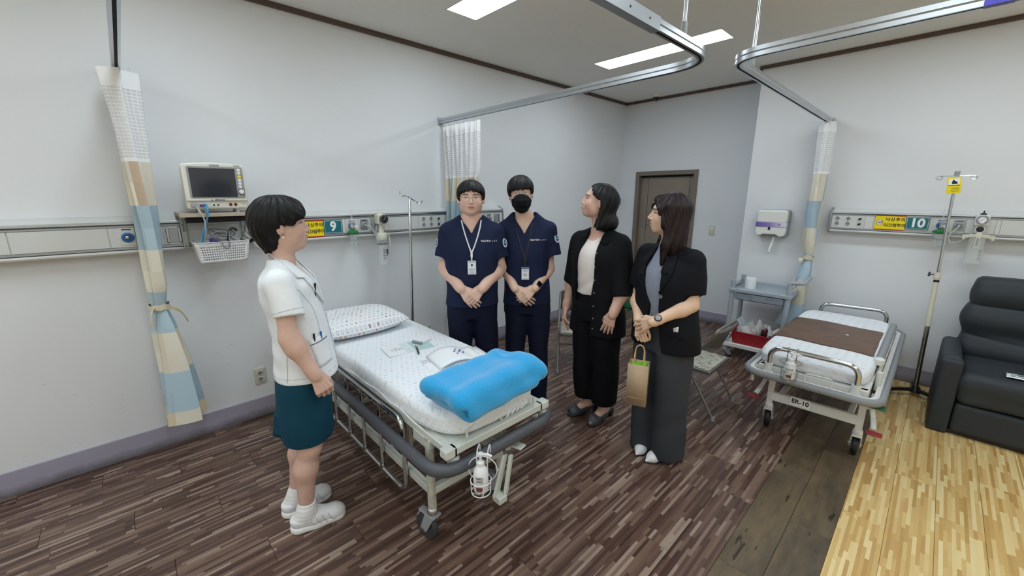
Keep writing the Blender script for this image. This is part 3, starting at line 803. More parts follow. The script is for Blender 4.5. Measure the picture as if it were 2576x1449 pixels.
s = thing('thermostat', 'small grey wall control in the far left corner behind the woman with black cardigan', 'wall control', (XL, 5.235, 1.52), R(90))
MB().box(-.035, .035, -.02, 0, -.05, .05).build('case', 'grey_plastic', s, bevel=.003)
MB().box(-.02, .02, -.0215, -.019, .0, .03).build('display', 'dark_grey', s)

# ---- dome camera
s = thing('dome_camera', 'small white dome security camera on the ceiling in the far corner', 'security camera', (-2.71, 5.07, ZC), 0)
MB().lathe([(.055, 0), (.055, -.022), (.045, -.04), (.042, -.046), (0, -.046)][::-1], n=24).build('camera_base', 'white_plastic', s)
MB().lathe([(.043, -.046), (.04, -.065), (.03, -.08), (.015, -.088), (0, -.09)], n=24).build('dome', 'black_plastic', s)
MB().ell((0, -.02, -.066), (.018, .018, .018), 12, 8).build('lens', 'dark_grey', s)

# ---- paper towel dispenser
s = thing('towel_dispenser', 'white wall paper towel dispenser with a purple band on the right wall', 'dispenser', (-1.16, YR, 1.205), 0)
slab(rrect(-.137, .137, .0, .265, .03), -.105, 0).build('back_case', 'grey_plastic', s, bevel=.008)
slab(rrect(-.133, .133, .135, .262, .028), -.145, -.01).build('upper_cover', 'white_plastic', s, bevel=.016, seg=4)
pl_ = rrect(-.133, .133, .004, .134, .03)
low = [(x, z) for x, z in pl_]
lowp = [(.133, .134), (-.133, .134), (-.133, .04), (-.12, .01), (-.10, .004), (-.085, .006), (-.06, .024), (.05, .024), (.075, .006), (.09, .004), (.12, .01), (.133, .04)]
slab(lowp, -.14, -.01).build('lower_cover', 'white_plastic', s, bevel=.01, seg=3)
tt = NT('dispenser_band'); xx = tt.sep(tt.obj())[0]
tt.color(tt.ramp(tt.math('ADD', tt.math('MULTIPLY', xx, 3.6), .5), [(0, '6450a0'), (.45, '8d7cc0'), (1, 'e4e2ec')])); tt.set(rough=.35); M['dispenser_band'] = tt.m
MB().box(-.1335, .1335, -.1465, -.02, .098, .142).build('print_band', 'dispenser_band', s, bevel=.003)
MB().box(-.02, .0, -.1475, -.138, .07, .094).build('lock', 'black_plastic', s, bevel=.002)
q = MB(); q.tube([(.068, -.148, .122), (.076, -.148, .112), (.082, -.148, .126), (.074, -.148, .13)], .0022, 6, True); q.build('leaf_mark', 'purple_print', s)
q = MB(); q.grid(lambda u, v: (.035-.035*v+(.025-.006*v)*(u-.5), -.075-.02*v+.006*math.sin(u*5), .03-.20*v), 6, 10); q.build('paper_tail', 'white_print', s, solid=.0015)
# ------------------------------------------------------------------ sculpting: smooth distance fields meshed by surface nets
F4 = np.float32
def A(v): return np.array(v, F4)
class Sculpt:
    def __init__(s): s.ops = []; s.disp = None
    def op(s, fn, lo, hi, mode='u', k=.01, M_=None):
        lo = A(lo); hi = A(hi)
        if M_ is not None:
            Mi = np.array(M_.inverted(), F4); f0 = fn
            sc = float(M_.to_scale()[0])
            fn = lambda x, y, z: f0(Mi[0, 0]*x+Mi[0, 1]*y+Mi[0, 2]*z+Mi[0, 3], Mi[1, 0]*x+Mi[1, 1]*y+Mi[1, 2]*z+Mi[1, 3], Mi[2, 0]*x+Mi[2, 1]*y+Mi[2, 2]*z+Mi[2, 3])*sc
            c = [M_ @ Vector((a, b, d)) for a in (lo[0], hi[0]) for b in (lo[1], hi[1]) for d in (lo[2], hi[2])]
            lo = A([min(v[i] for v in c) for i in range(3)]); hi = A([max(v[i] for v in c) for i in range(3)])
        s.ops.append((fn, lo, hi, mode, float(k))); return s
    def rc(s, a, b, ra, rb=None, k=.02, mode='u', M_=None):
        rb = ra if rb is None else rb; a = A(a); b = A(b); d = b-a; L2 = max(float(d@d), 1e-9); m = max(ra, rb)
        def fn(x, y, z):
            px = x-a[0]; py = y-a[1]; pz = z-a[2]
            t = np.clip((px*d[0]+py*d[1]+pz*d[2])/L2, 0, 1)
            return np.sqrt((px-d[0]*t)**2+(py-d[1]*t)**2+(pz-d[2]*t)**2)-(ra+(rb-ra)*t)
        return s.op(fn, np.minimum(a, b)-m, np.maximum(a, b)+m, mode, k, M_)
    def sleeve(s, a, b, ra, rb, k=.03, tilt=(0, 0, 0)):
        """cloth tube from a, trimmed square at b"""
        a = A(a); b = A(b); d = b-a; d = d/np.linalg.norm(d); e = b+d*.12; nn = d+A(tilt); nn = nn/np.linalg.norm(nn)
        dd = e-a; L2 = float(dd@dd); tb = float(np.linalg.norm(b-a)/np.linalg.norm(dd))
        def fn(x, y, z):
            px = x-a[0]; py = y-a[1]; pz = z-a[2]
            t = np.clip((px*dd[0]+py*dd[1]+pz*dd[2])/L2, 0, 1)
            r = np.sqrt((px-dd[0]*t)**2+(py-dd[1]*t)**2+(pz-dd[2]*t)**2)-(ra+(rb-ra)*np.minimum(t/tb, 1.15))
            return np.maximum(r, (x-b[0])*nn[0]+(y-b[1])*nn[1]+(z-b[2])*nn[2])
        m = max(ra, rb)*1.1
        return s.op(fn, np.minimum(a, b)-m, np.maximum(a, b)+m, 'u', k)
    def chain(s, pts, rs, k=.02, M_=None):
        for i in range(len(pts)-1): s.rc(pts[i], pts[i+1], rs[i], rs[i+1], k, 'u', M_)
        return s
    def ell(s, c, r, k=.02, mode='u', M_=None, rot=None):
        c = A(c); r = A(r if isinstance(r, (tuple, list)) else (r, r, r))
        if rot is not None:
            M2 = Matrix.Translation(Vector([float(v) for v in c])) @ Euler(rot).to_matrix().to_4x4(); M_ = M2 if M_ is None else M_ @ M2; c = A((0, 0, 0))
        def fn(x, y, z):
            px = (x-c[0])/r[0]; py = (y-c[1])/r[1]; pz = (z-c[2])/r[2]
            k0 = np.sqrt(px*px+py*py+pz*pz); k1 = np.sqrt((px/r[0])**2+(py/r[1])**2+(pz/r[2])**2)+1e-6
            return k0*(k0-1)/k1
        return s.op(fn, c-r, c+r, mode, k, M_)
    def rbox(s, c, h, r, k=.01, mode='u', M_=None):
        c = A(c); h = A(h)
        def fn(x, y, z):
            qx = np.abs(x-c[0])-h[0]+r; qy = np.abs(y-c[1])-h[1]+r; qz = np.abs(z-c[2])-h[2]+r
            return np.sqrt(np.maximum(qx, 0)**2+np.maximum(qy, 0)**2+np.maximum(qz, 0)**2)+np.minimum(np.maximum(qx, np.maximum(qy, qz)), 0)-r
        return s.op(fn, c-h, c+h, mode, k, M_)
    def loft(s, tab, n=2.0, k=.02, mode='u', M_=None, rnd=.004):
        """tab rows: z, cx, cy, a, b"""
        T = sorted(tab); T = np.array(T, float); zz = np.linspace(T[0, 0], T[-1, 0], 160)
        def cr(col):
            d = np.gradient(T[:, col], T[:, 0]); i = np.clip(np.searchsorted(T[:, 0], zz)-1, 0, len(T)-2)
            h = T[i+1, 0]-T[i, 0]; t = (zz-T[i, 0])/h
            return ((2*t**3-3*t**2+1)*T[i, col]+(t**3-2*t**2+t)*h*d[i]+(-2*t**3+3*t**2)*T[i+1, col]+(t**3-t**2)*h*d[i+1]).astype(F4)
        CX, CY, Aa, Bb = cr(1), cr(2), cr(3), cr(4); z0, z1 = float(T[0, 0]), float(T[-1, 0]); zf = zz.astype(F4)
        def fn(x, y, z):
            a = np.interp(z, zf, Aa); b = np.interp(z, zf, Bb); px = np.abs(x-np.interp(z, zf, CX))/a; py = np.abs(y-np.interp(z, zf, CY))/b
            if n == 2.0:
                k0 = np.sqrt(px*px+py*py); k1 = np.sqrt((px/a)**2+(py/b)**2)+1e-6; d = np.where(k0 < .3, -np.minimum(a, b)*.7, k0*(k0-1)/k1)
            else:
                k0 = (px**n+py**n)**(1/n); d = (k0-1)*np.minimum(a, b)
            e = np.maximum(z-z1, z0-z)
            q = np.maximum(d+rnd, 0); w = np.maximum(e+rnd, 0)
            return np.sqrt(q*q+w*w)+np.minimum(np.maximum(d, e)+rnd, 0)-rnd
        lo = (min(CX-Aa), min(CY-Bb), z0); hi = (max(CX+Aa), max(CY+Bb), z1)
        return s.op(fn, lo, hi, mode, k, M_)
    def plane(s, p, nrm, k=.003, lo=(-9,)*3, hi=(9,)*3):
        """cut away everything on the side the normal points to, inside the given box only"""
        p = A(p); nn = A(Vector(nrm).normalized()); lo = A(lo); hi = A(hi)
        def fn(x, y, z):
            d = (x-p[0])*nn[0]+(y-p[1])*nn[1]+(z-p[2])*nn[2]
            b = np.maximum(np.maximum(np.maximum(lo[0]-x, x-hi[0]), np.maximum(lo[1]-y, y-hi[1])), np.maximum(lo[2]-z, z-hi[2]))
            return np.maximum(-d, b)
        return s.op(fn, lo, hi, 's', k)
    def ev(s, x, y, z, ops=None):
        d = np.full(x.shape, 1.0, F4)
        for fn, lo, hi, mode, k in (s.ops if ops is None else ops):
            e = fn(x, y, z).astype(F4)
            if mode == 'u':
                h = np.clip(.5+.5*(d-e)/k, 0, 1); d = d+(e-d)*h-k*h*(1-h)
            else:
                if mode == 's': e = -e
                h = np.clip(.5-.5*(d-e)/k, 0, 1); d = d+(e-d)*h+k*h*(1-h)
        if s.disp is not None: d = d+s.disp(x, y, z)
        return d
    def at(s, P):
        P = np.atleast_2d(A(P)); return s.ev(P[:, 0], P[:, 1], P[:, 2])
    def march(s, o, d, mx=.5, off=0.0):
        """first point along the ray o + t d on the surface (plus off)"""
        o = np.array(o, float); d = np.array(d, float); d /= np.linalg.norm(d)
        t = np.arange(0, mx, .002); P = o+np.outer(t, d); v = s.at(P)
        i = int(np.argmax(v < 0))
        if v[i] >= 0: return Vector(o+d*mx*.5)
        a, b = t[max(i-1, 0)], t[i]
        for _ in range(12):
            m = (a+b)/2
            if s.at(o+d*m)[0] < 0: b = m
            else: a = m
        return Vector(o+d*(a-off))
    def nets(s, h):
        us = [o for o in s.ops if o[3] == 'u']
        lo = np.min([o[1] for o in us], 0)-3*h-.012; hi = np.max([o[2] for o in us], 0)+3*h+.012
        B = 14; nb = np.ceil((hi-lo)/(h*B)).astype(int); N = nb*B+1
        D = np.ones(N, F4); g = np.arange(B+1, dtype=F4)*h
        GX, GY, GZ = np.meshgrid(g, g, g, indexing='ij')
        LO = np.array([o[1]-o[4]-.004 for o in s.ops]); HI = np.array([o[2]+o[4]+.004 for o in s.ops])
        uidx = np.array([o[3] == 'u' for o in s.ops])
        for i in range(nb[0]):
            for j in range(nb[1]):
                for k in range(nb[2]):
                    b0 = lo+A((i, j, k))*B*h; b1 = b0+B*h
                    hit = np.all((LO < b1) & (HI > b0), 1)
                    if not (hit & uidx).any(): continue
                    ops = [s.ops[q] for q in np.nonzero(hit)[0]]
                    c = (b0+b1)/2
                    v = float(s.ev(c[:1], c[1:2], c[2:3], ops)[0])
                    if v > B*h*1.25 and v < .9: continue
                    D[i*B:i*B+B+1, j*B:j*B+B+1, k*B:k*B+B+1] = s.ev(GX+b0[0], GY+b0[1], GZ+b0[2], ops)
        I = D < 0
        c8 = [I[a:N[0]-1+a, b:N[1]-1+b, d:N[2]-1+d] for a in (0, 1) for b in (0, 1) for d in (0, 1)]
        anyb = c8[0].copy(); allb = c8[0].copy()
        for q in c8[1:]: anyb |= q; allb &= q
        act = anyb & ~allb
        ci = np.argwhere(act); idx = np.full(act.shape, -1, np.int64); idx[tuple(ci.T)] = np.arange(len(ci))
        sm = np.zeros((len(ci), 3)); cnt = np.zeros(len(ci))
        corn = [(a, b, d) for a in (0, 1) for b in (0, 1) for d in (0, 1)]
        vals = {q: D[ci[:, 0]+q[0], ci[:, 1]+q[1], ci[:, 2]+q[2]].astype(float) for q in corn}
        for q in corn:
            for ax in range(3):
                if q[ax]: continue
                q2 = list(q); q2[ax] = 1; q2 = tuple(q2); va, vb = vals[q], vals[q2]
                m = (va < 0) != (vb < 0); t = np.where(m, va/np.where(m, va-vb, 1), 0)
                for e in range(3): sm[:, e] += np.where(m, (q[e]+(t if e == ax else 0)), 0)
                cnt += m
        V = (lo+h*(ci+sm/cnt[:, None])).astype(F4)
        Q = []
        for ax in range(3):
            o1, o2 = [(1, 2), (2, 0), (0, 1)][ax]
            sl0 = [slice(None)]*3; sl1 = [slice(None)]*3; sl0[ax] = slice(0, -1); sl1[ax] = slice(1, None)
            a, b = I[tuple(sl0)], I[tuple(sl1)]; e = np.argwhere(a != b)
            e = e[(e[:, o1] > 0) & (e[:, o2] > 0) & (e[:, o1] < N[o1]-1) & (e[:, o2] < N[o2]-1)]
            fl = a[tuple(e.T)]
            def cell(d1, d2):
                c = e.copy(); c[:, o1] -= d1; c[:, o2] -= d2; return idx[tuple(c.T)]
            q = np.stack([cell(1, 1), cell(0, 1), cell(0, 0), cell(1, 0)], 1)
            q[~fl] = q[~fl][:, ::-1]; Q.append(q)
        Q = np.concatenate(Q); Q = Q[(Q >= 0).all(1)]
        return V, Q
    def build(s, name, mat, parent=None, h=.006, col=None, smooth=0, label=None):
        V, Q = s.nets(h)
        for _ in range(smooth):
            acc = np.zeros_like(V); n = np.zeros(len(V), F4)
            for a in range(4):
                for b in (1, 3): np.add.at(acc, Q[:, a], V[Q[:, (a+b) % 4]]); np.add.at(n, Q[:, a], 1)
            V = V*.5+.5*acc/np.maximum(n, 1)[:, None]
        o = raw_mesh(name, V, Q, mat, parent)
        if col is not None:
            ca = o.data.color_attributes.new('Col', 'FLOAT_COLOR', 'POINT')
            ca.data.foreach_set('color', np.ascontiguousarray(col(V), F4).ravel())
        if label: o['label'] = label
        return o
def raw_mesh(name, V, Q, mat, parent):
    me = bpy.data.meshes.new(name); nq = len(Q)
    me.vertices.add(len(V)); me.vertices.foreach_set('co', np.ascontiguousarray(V, F4).ravel())
    me.loops.add(nq*4); me.loops.foreach_set('vertex_index', Q.astype(np.int32).ravel())
    me.polygons.add(nq); me.polygons.foreach_set('loop_start', np.arange(0, nq*4, 4, dtype=np.int32))
    me.polygons.foreach_set('use_smooth', np.ones(nq, bool))
    me.update(calc_edges=True); me.validate()
    me.materials.append(M[mat] if isinstance(mat, str) else mat)
    o = bpy.data.objects.new(name, me); COL.objects.link(o)
    if parent: o.parent = parent
    return o
# ------------------------------------------------------------------ people
def skin_mat(name):
    t = NT(name)
    a = t.new('ShaderNodeAttribute', attribute_name='Col')
    n = t.noise(t.obj(), 55, 3)
    t.color(t.mix(.10, a.outputs[0], t.ramp(n, [(.3, '9a8078'), (.7, 'd8cac2')]), 'OVERLAY'))
    t.set(rough=.52, spec=.35, sss=.04); t.b.inputs['Subsurface Radius'].default_value = (.012, .005, .003)
    t.bump(t.noise(t.obj(), 420, 2), .05, .0006)
    return t.m
M['skin'] = skin_mat('skin')
def hair_mat(name, col, hi):
    t = NT(name); x, y, z = t.sep(t.obj())
    n = t.noise(t.comb(t.math('MULTIPLY', x, 150.0), t.math('MULTIPLY', y, 150.0), t.math('MULTIPLY', z, 14.0)), 1.0, 3, .6)
    t.color(t.ramp(n, [(.3, col), (.75, hi)])); t.set(rough=.5, spec=.3); t.bump(n, .4, .003)
    return t.m
M['hair_black'] = hair_mat('hair_black', '060607', '0f0f12')
M['hair_brown'] = hair_mat('hair_brown', '0f0809', '2a1516')
def cloth(key, col, rough=.8, weave=700, fold=0, var=.06, spec=.2, sheen=.0):
    t = NT(key); n = t.noise(t.obj(), 9, 4); c = S(col)
    t.color(t.ramp(n, [(.3, tuple(x*(1-var) for x in c[:3])+(1,)), (.7, tuple(min(1, x*(1+var)) for x in c[:3])+(1,))]))
    t.set(rough=rough, spec=spec, sheen=sheen)
    b = t.noise(t.obj(), weave, 2)
    t.bump(b, .15, .0008); M[key] = t.m
cloth('scrub_navy', '1c2440', .8)
cloth('trouser_navy', '161b30', .85)
cloth('nurse_white', 'eff3f8', .7)
cloth('skirt_teal', '134459', .75)
cloth('black_knit', '0f1013', .85)
cloth('black_wool', '121319', .8)
cloth('black_trouser', '0c0d12', .85)
cloth('ivory_satin', 'e6dcd8', .38, spec=.5)
cloth('grey_rib', '8b90a0', .7)
cloth('charcoal_trouser', '3d4046', .8)
cloth('sock_white', 'f0eeee', .85)
mk('shoe_white', 'e8e8ea', .45)
mk('sole_white', 'f0efec', .5)
mk('shoe_grey', '45464c', .45)
mk('shoe_black', '18181a', .4)
mk('eye_white', 'c4bab2', .3)
mk('eye_dark', '120c0a', .15)
mk('lip_dark', '6e3a38', .5)
mk('brow_dark', '1a1412', .8)
mk('teeth', 'efe9e2', .3)
mk('gold_wire', '8d7b66', .3, 1.0)
mk('lens_glass', 'ffffff', .03, alpha=.08)
cloth('mask_black', '15161a', .8)
mk('strap_white', 'd8d8dc', .6)
mk('strap_brown', '17131a', .6)
mk('badge_paper', 'e9edf3', .4)
mk('badge_blue', '66728c', .4)
mk('pearl', 'f3ead8', .2)
mk('watch_silicone', 'e0d8d4', .5)
mk('watch_glass', '0c0d10', .1)
mk('mesh_band', 'b7b3a8', .35, .7)
mk('patch_blue', '2454a8', .5)
mk('patch_green', '2a8a5c', .5)

def HM(pos, yaw=0, pitch=0, roll=0, sc=1.0):
    if not isinstance(sc, tuple): sc = (sc, sc, sc)
    return Matrix.Translation(pos) @ Matrix.Rotation(R(yaw), 4, 'Z') @ Matrix.Rotation(R(pitch), 4, 'X') @ Matrix.Rotation(R(roll), 4, 'Y') @ Matrix.Diagonal((*sc, 1))

def head_ops(s, H, p):
    """p: jaw (width factor), fat"""
    j = p.get('jaw', 1.0); fat = p.get('fat', 0.0); ns = p.get('nose', 1.0)
    s.ell((0, -.012, .03), (.074, .093, .079), .03, M_=H)
    s.ell((0, .026, -.03), (.061*(.5+.5*j)+fat, .066, .068), .03, M_=H)
    s.ell((0, .060, -.079), (.028*j, .025, .021), .03, M_=H)
    for q in (-1, 1):
        s.ell((q*.037*j, .056, -.026), (.023+fat, .024, .024), .02, M_=H)
        s.ell((q*.044*j, .012, -.055), (.017+fat, .03, .024), .03, M_=H)
    s.ell((0, .076, .032), (.048, .014, .014), .02, M_=H)
    for q in (-1, 1): s.ell((q*.031, .103, .008), (.019, .014, .0095), .012, 's', M_=H)
    s.rc((0, .086, .014), (0, .104*ns, -.021), .007, .0105, .012, M_=H)
    for q in (-1, 1): s.ell((q*.0125, .095, -.028), (.0085, .009, .0072), .005, M_=H)
    s.ell((0, .082, -.052), (.026, .013, .015), .015, M_=H)
    s.ell((0, .0945, -.0475), (.020, .0065, .0046), .003, M_=H)
    s.ell((0, .0935, -.0585), (.017, .007, .0056), .003, M_=H)
    for q in (-1, 1):
        s.ell((q*.0775, -.012, -.004), (.009, .019, .031), .006, M_=H, rot=(R(8), 0, R(q*22)))
        s.ell((q*.087, -.008, .001), (.006, .011, .019), .004, 's', M_=H, rot=(R(8), 0, R(q*22)))

def hand_ops(s, wrist, ex, ez, th, curl, spread=.0, sc=1.0, thumb=(0, 0, 0), k=.0035):
    ex = Vector(ex).normalized(); ez = Vector(ez); ez = (ez-ex*ez.dot(ex)).normalized(); ey = ez.cross(ex)
    if ey.dot(Vector(th)) < 0: ey = -ey
    o = Vector(wrist)
    def P(x, y, z): return o+(ex*x+ey*y+ez*z)*sc
    # palm
    s.chain([P(-.01, 0, 0), P(.02, .0, .0)], [.0195*sc, .0195*sc], .008)
    for y0, y1, r in ((.014, .030, .0125), (.005, .0105, .013), (-.005, -.0095, .013), (-.012, -.028, .0115)):
        s.rc(P(.012, y0, 0), P(.083, y1, .001), r*sc*1.0, r*sc*.95, .006)
    fl = [(.040, .026, .021), (.044, .029, .023), (.041, .027, .022), (.032, .021, .019)]
    ys = [.030, .0105, -.0095, -.028]; rr = [.0088, .0092, .0088, .0078]
    tips = []
    for i in range(4):
        cu = curl[i] if isinstance(curl[0], (list, tuple)) else curl
        p = P(.086-.004*(i == 3)-.002*(i == 0), ys[i], .001); a = 0; sp = R(spread)*(1.5-i)
        r0 = rr[i]*sc
        for b in range(3):
            a += R(cu[b]); d = (ex*math.cos(a)*math.cos(sp)+ey*math.sin(sp)*math.cos(a)-ez*math.sin(a))
            q = p+d*fl[i][b]*sc; r1 = r0*.93
            s.rc(p, q, r0, r1, k); p = q; r0 = r1
        tips.append(p)
    t0, t1, t2 = thumb
    b0 = P(.018, .022, -.006); b1 = P(.050+t0*.02, .048-t0*.02, -.012-t1); b2 = P(.078+t0*.02, .054-t0*.028, -.02-t1*1.7); b3 = P(.098+t0*.018, .052-t0*.036, -.026-t2)
    s.rc(b0, b1, .0145*sc, .0115*sc, .010); s.rc(b1, b2, .0108*sc, .0095*sc, k); s.rc(b2, b3, .0095*sc, .008*sc, k)
    return tips

SKIN = dict(m1='e0bcaa', m2='e0bda9', nu='d9b5a5', w1='dab3a1', w2='e6c2a8')
def skin_col(base, H, lip='b0645e', rough=1.0):
    b = np.array(S(base)[:3]); lp = np.array(S(lip)[:3]); Hi = np.array(H.inverted())
    def f(V):
        n = len(V); q = np.c_[V, np.ones(n)] @ Hi.T
        x, y, z = q[:, 0], q[:, 1], q[:, 2]; c = np.tile(b, (n, 1))
        w = np.exp(-(((x/.0215)**2+((z+.053)/.009)**2)**2))*(y > .078)*.85
        c = c*(1-w[:, None])+lp*w[:, None]
        w = np.exp(-((np.abs(x)-.04)/.02)**2-((z+.025)/.02)**2)*(y > .03)*.16
        c = c*(1-w[:, None])+np.array(S('c07060')[:3])*w[:, None]
        return np.c_[c, np.ones(n)]
    return f

def face_parts(root, s, H, p):
    """eyes, brows, mouth line laid onto the sculpted skin s"""
    Hr = H.to_3x3()
    def on(x, z, off=0.0, y0=.16):
        return s.march(H @ Vector((x, y0, z)), Hr @ Vector((0, -1, 0)), .2, off)
    sq = p.get('squint', 1.0); smile = p.get('smile', 0.0)
    for q in (-1, 1):
        c = on(q*.0315, .0065)
        E_ = Matrix.Translation(c) @ Hr.to_4x4()
        e = MB(E_); e.ell((0, -.0035, 0), (.0138, .006, .0052*sq), 14, 8); eye = e.build('eye', 'eye_white', root)
        e = MB(E_); e.ell((q*p.get('gaze', 0)*.004, -.0012, 0), (.0058, .0046, .0050*min(1, sq)), 12, 8); e.build('iris', 'eye_dark', eye)
        lash = [on(q*(.0315+dx), .0065+(.0055*(1-(dx/.0155)**2)+.0005)*sq-.0012*(dx/.0155), .0006) for dx in np.linspace(-.0155, .0155, 9)]
        e = MB(); e.tube(lash, .0012, 6); e.build('upper_lid', 'brow_dark', root)
        brow = [on(q*(.0315+dx), .0265+.003*(1-(dx/.02)**2)-.002*abs(dx)/.02+p.get('brow', 0), .0005) for dx in np.linspace(-.018, .02, 9)]
        e = MB(); e.tube(brow, [.0014, .0021, .0024, .0024, .0023, .0022, .0019, .0015, .001], 6); e.build('eyebrow', 'brow_dark', root)
    if p.get('mouth', True):
        w = .0205+.005*smile
        ml = [on(dx, -.053+smile*.009*(dx/w)**2, .0004) for dx in np.linspace(-w, w, 11)]
        e = MB(); e.tube(ml, [.0006]+[.0011]*9+[.0006], 6); e.build('mouth_line', 'lip_dark', root)
    if p.get('teeth'):
        e = MB(); e.grid(lambda u, v: on((u-.5)*.028, -.0520-.0055*(1-(2*u-1)**2)*v+.005*(2*u-1)**2, .0003), 10, 3); e.build('teeth', 'teeth', root)

def hair(root, H, mat, tab, c=(0, -.014, .034), r=(.086, .106, .088), extra=None, h=.004, lock=.0022, jag=.006, nl=44, name='hair'):
    """cap of hair whose lower edge follows tab [(angle from the front in degrees, z)]; signed angle, + = person's right"""
    s = Sculpt(); s.ell(c, r, .01, M_=H)
    if extra: extra(s, H)
    Hi = np.array(H.inverted(), F4); an = A([a for a, _ in tab]); zz = A([z for _, z in tab])
    def loc(x, y, z): return [Hi[i, 0]*x+Hi[i, 1]*y+Hi[i, 2]*z+Hi[i, 3] for i in range(3)]
    def cut(x, y, z):
        a, b, d = loc(x, y, z); ph = np.degrees(np.arctan2(a, b)); zl = np.interp(ph, an, zz)
        zl = zl+jag*np.abs(np.sin(ph*.21+1.3*np.sin(ph*.09)))-jag*.5*np.sin(ph*.55)
        rad = np.sqrt(a*a+b*b)
        return np.maximum((zl-d)*.75, -1.0)
    L = np.array([[o[1], o[2]] for o in s.ops if o[3] == 'u']).reshape(-1, 3)
    s.op(cut, L.min(0)-.05, L.max(0)+.05, 'i', .004)
    def dsp(x, y, z):
        a, b, d = loc(x, y, z); ph = np.arctan2(a, b+.01)
        return lock*np.sin(ph*nl+6*np.sin(d*26+ph*2))*np.clip((.13-d)*14, .15, 1)+.0018*np.sin(ph*17+d*40)
    s.disp = dsp
    return s.build(name, mat, root, h)

def drape(amp, freq=38, seed=0.0):
    """shallow soft folds of cloth"""
    return lambda x, y, z: amp*(np.sin(x*freq+z*9+seed+2.2*np.sin(z*11+seed))*.6+np.sin(y*freq*.8-z*16+seed*2+1.7*np.sin(x*13))*.55)

def curve_on(s, pts, d, off=.0006, o=.3):
    """project local points onto sculpt s along direction d (unit); pts given as points, moved back by o first"""
    D_ = Vector(d).normalized(); return [s.march(Vector(p)-D_*o, D_, o*2.2, off) for p in pts]
def ribbon(pts, nrm_, w, t_, mb=None):
    """flat strap through pts, width w across the normal"""
    q = mb or MB(); P = [Vector(p) for p in pts]; vs = []; n = len(P)
    for i in range(n):
        t = (P[min(i+1, n-1)]-P[max(i-1, 0)]).normalized(); N = Vector(nrm_[i] if isinstance(nrm_, list) else nrm_)
        sd = t.cross(N).normalized(); N = sd.cross(t)
        for a, b in ((-1, -1), (1, -1), (1, 1), (-1, 1)): vs.append(P[i]+sd*(a*w/2)+N*(b*t_/2))
    fs = [(0, 1, 2, 3), tuple(4*(n-1)+k for k in (3, 2, 1, 0))]
    for i in range(n-1):
        for k in range(4): fs.append((4*i+k, 4*i+(k+1) % 4, 4*i+4+(k+1) % 4, 4*i+4+k))
    q.add(vs, fs); return q

def torso_ops(s, tab, k=.03): s.loft(tab, k=k)
def glasses(root, s, H, mat='gold_wire', r=(.0235, .021), dz=-.001):
    Hr = H.to_3x3(); L_ = lambda v: H @ Vector(v)
    yb = .104
    g = MB()
    for q in (-1, 1): g.tube([L_((q*.031+r[0]*math.cos(a*PI/12), yb, .003+dz+r[1]*math.sin(a*PI/12))) for a in range(24)], .0007, 6, True)
    g.tube([L_((-.008, yb, .006+dz)), L_((0, yb+.003, .009+dz)), L_((.008, yb, .006+dz))], .0009, 6)
    for q in (-1, 1): g.tube([L_((q*.0545, yb-.001, .008+dz)), L_((q*.07, yb-.012, .009+dz)), L_((q*.0775, .04, .008)), L_((q*.079, -.005, .012)), L_((q*.078, -.022, -.004))], .0009, 6)
    fr = g.build('spectacles', mat, root)
    for q in (-1, 1):
        g = MB(); g.add([L_((q*.031, yb, .003+dz))]+[L_((q*.031+r[0]*math.cos(a*PI/12), yb, .003+dz+r[1]*math.sin(a*PI/12))) for a in range(24)], [(0, 1+a, 1+(a+1) % 24) for a in range(24)]); g.build('lens', 'lens_glass', fr)
    return fr
# ------------------------------------------------------------------ curtains and their rails
def patch_mat():
    t = NT('patchwork_fabric'); u, v, _ = t.sep(t.uv())
    rw = t.math('DIVIDE', t.math('SUBTRACT', v, .335), .245); row = t.math('FLOOR', rw)
    cl = t.math('FLOOR', t.math('DIVIDE', t.math('ADD', u, t.math('MULTIPLY', row, .0)), .21))
    par = t.math('MODULO', t.math('ADD', row, t.math('MULTIPLY', t.math('FLOOR', t.math('MULTIPLY', t.white(t.comb(cl, 3.0, 0.0)).outputs[0], 1.12)), 1.0)), 2.0)
    par = t.math('ABSOLUTE', par)
    half = t.math('FLOOR', t.math('MULTIPLY', rw, 2.0))
    sub = t.math('FLOOR', t.math('DIVIDE', u, .105))
    rnd = t.white(t.comb(cl, row, 1.0)).outputs[0]; r2 = t.white(t.comb(sub, half, 5.0)).outputs[0]
    cream = t.ramp(rnd, [(0, 'e6dfca'), (.45, 'e9e3d3'), (.72, 'e2d3b2'), (.90, 'cfb8a0'), (1, 'd9cdb0')], 'CONSTANT')
    blue = t.ramp(rnd, [(0, 'b3cbd9'), (.45, 'bcd2de'), (.75, 'a8bec8'), (.9, 'b9c9c2'), (1, 'b8c6c0')], 'CONSTANT')
    c = t.mix(par, blue, cream)
    c = t.mix(1.0, c, t.ramp(r2, [(0, (.86, .86, .86, 1)), (1, (1, 1, 1, 1))]), 'MULTIPLY')
    t.color(c); t.set(rough=.6, spec=.3, sheen=.2); t.bump(t.noise(t.obj(), 500, 2), .1, .0006)
    return t.m
M['patchwork_fabric'] = patch_mat()
def net_mat():
    t = NT('curtain_net'); u, v, _ = t.sep(t.uv())
    a = t.math('LESS_THAN', t.math('FRACT', t.math('DIVIDE', u, .028)), .17); b = t.math('LESS_THAN', t.math('FRACT', t.math('DIVIDE', v, .0175)), .27)
    t.color('f0f1f3'); t.set(rough=.7, alpha=t.math('ADD', t.math('MULTIPLY', t.math('MAXIMUM', a, b), .40), .55))
    return t.m
M['curtain_net'] = net_mat()
mk('curtain_white', 'f1f2f4', .65)
mk('tie_cream', 'd9d0b8', .6)
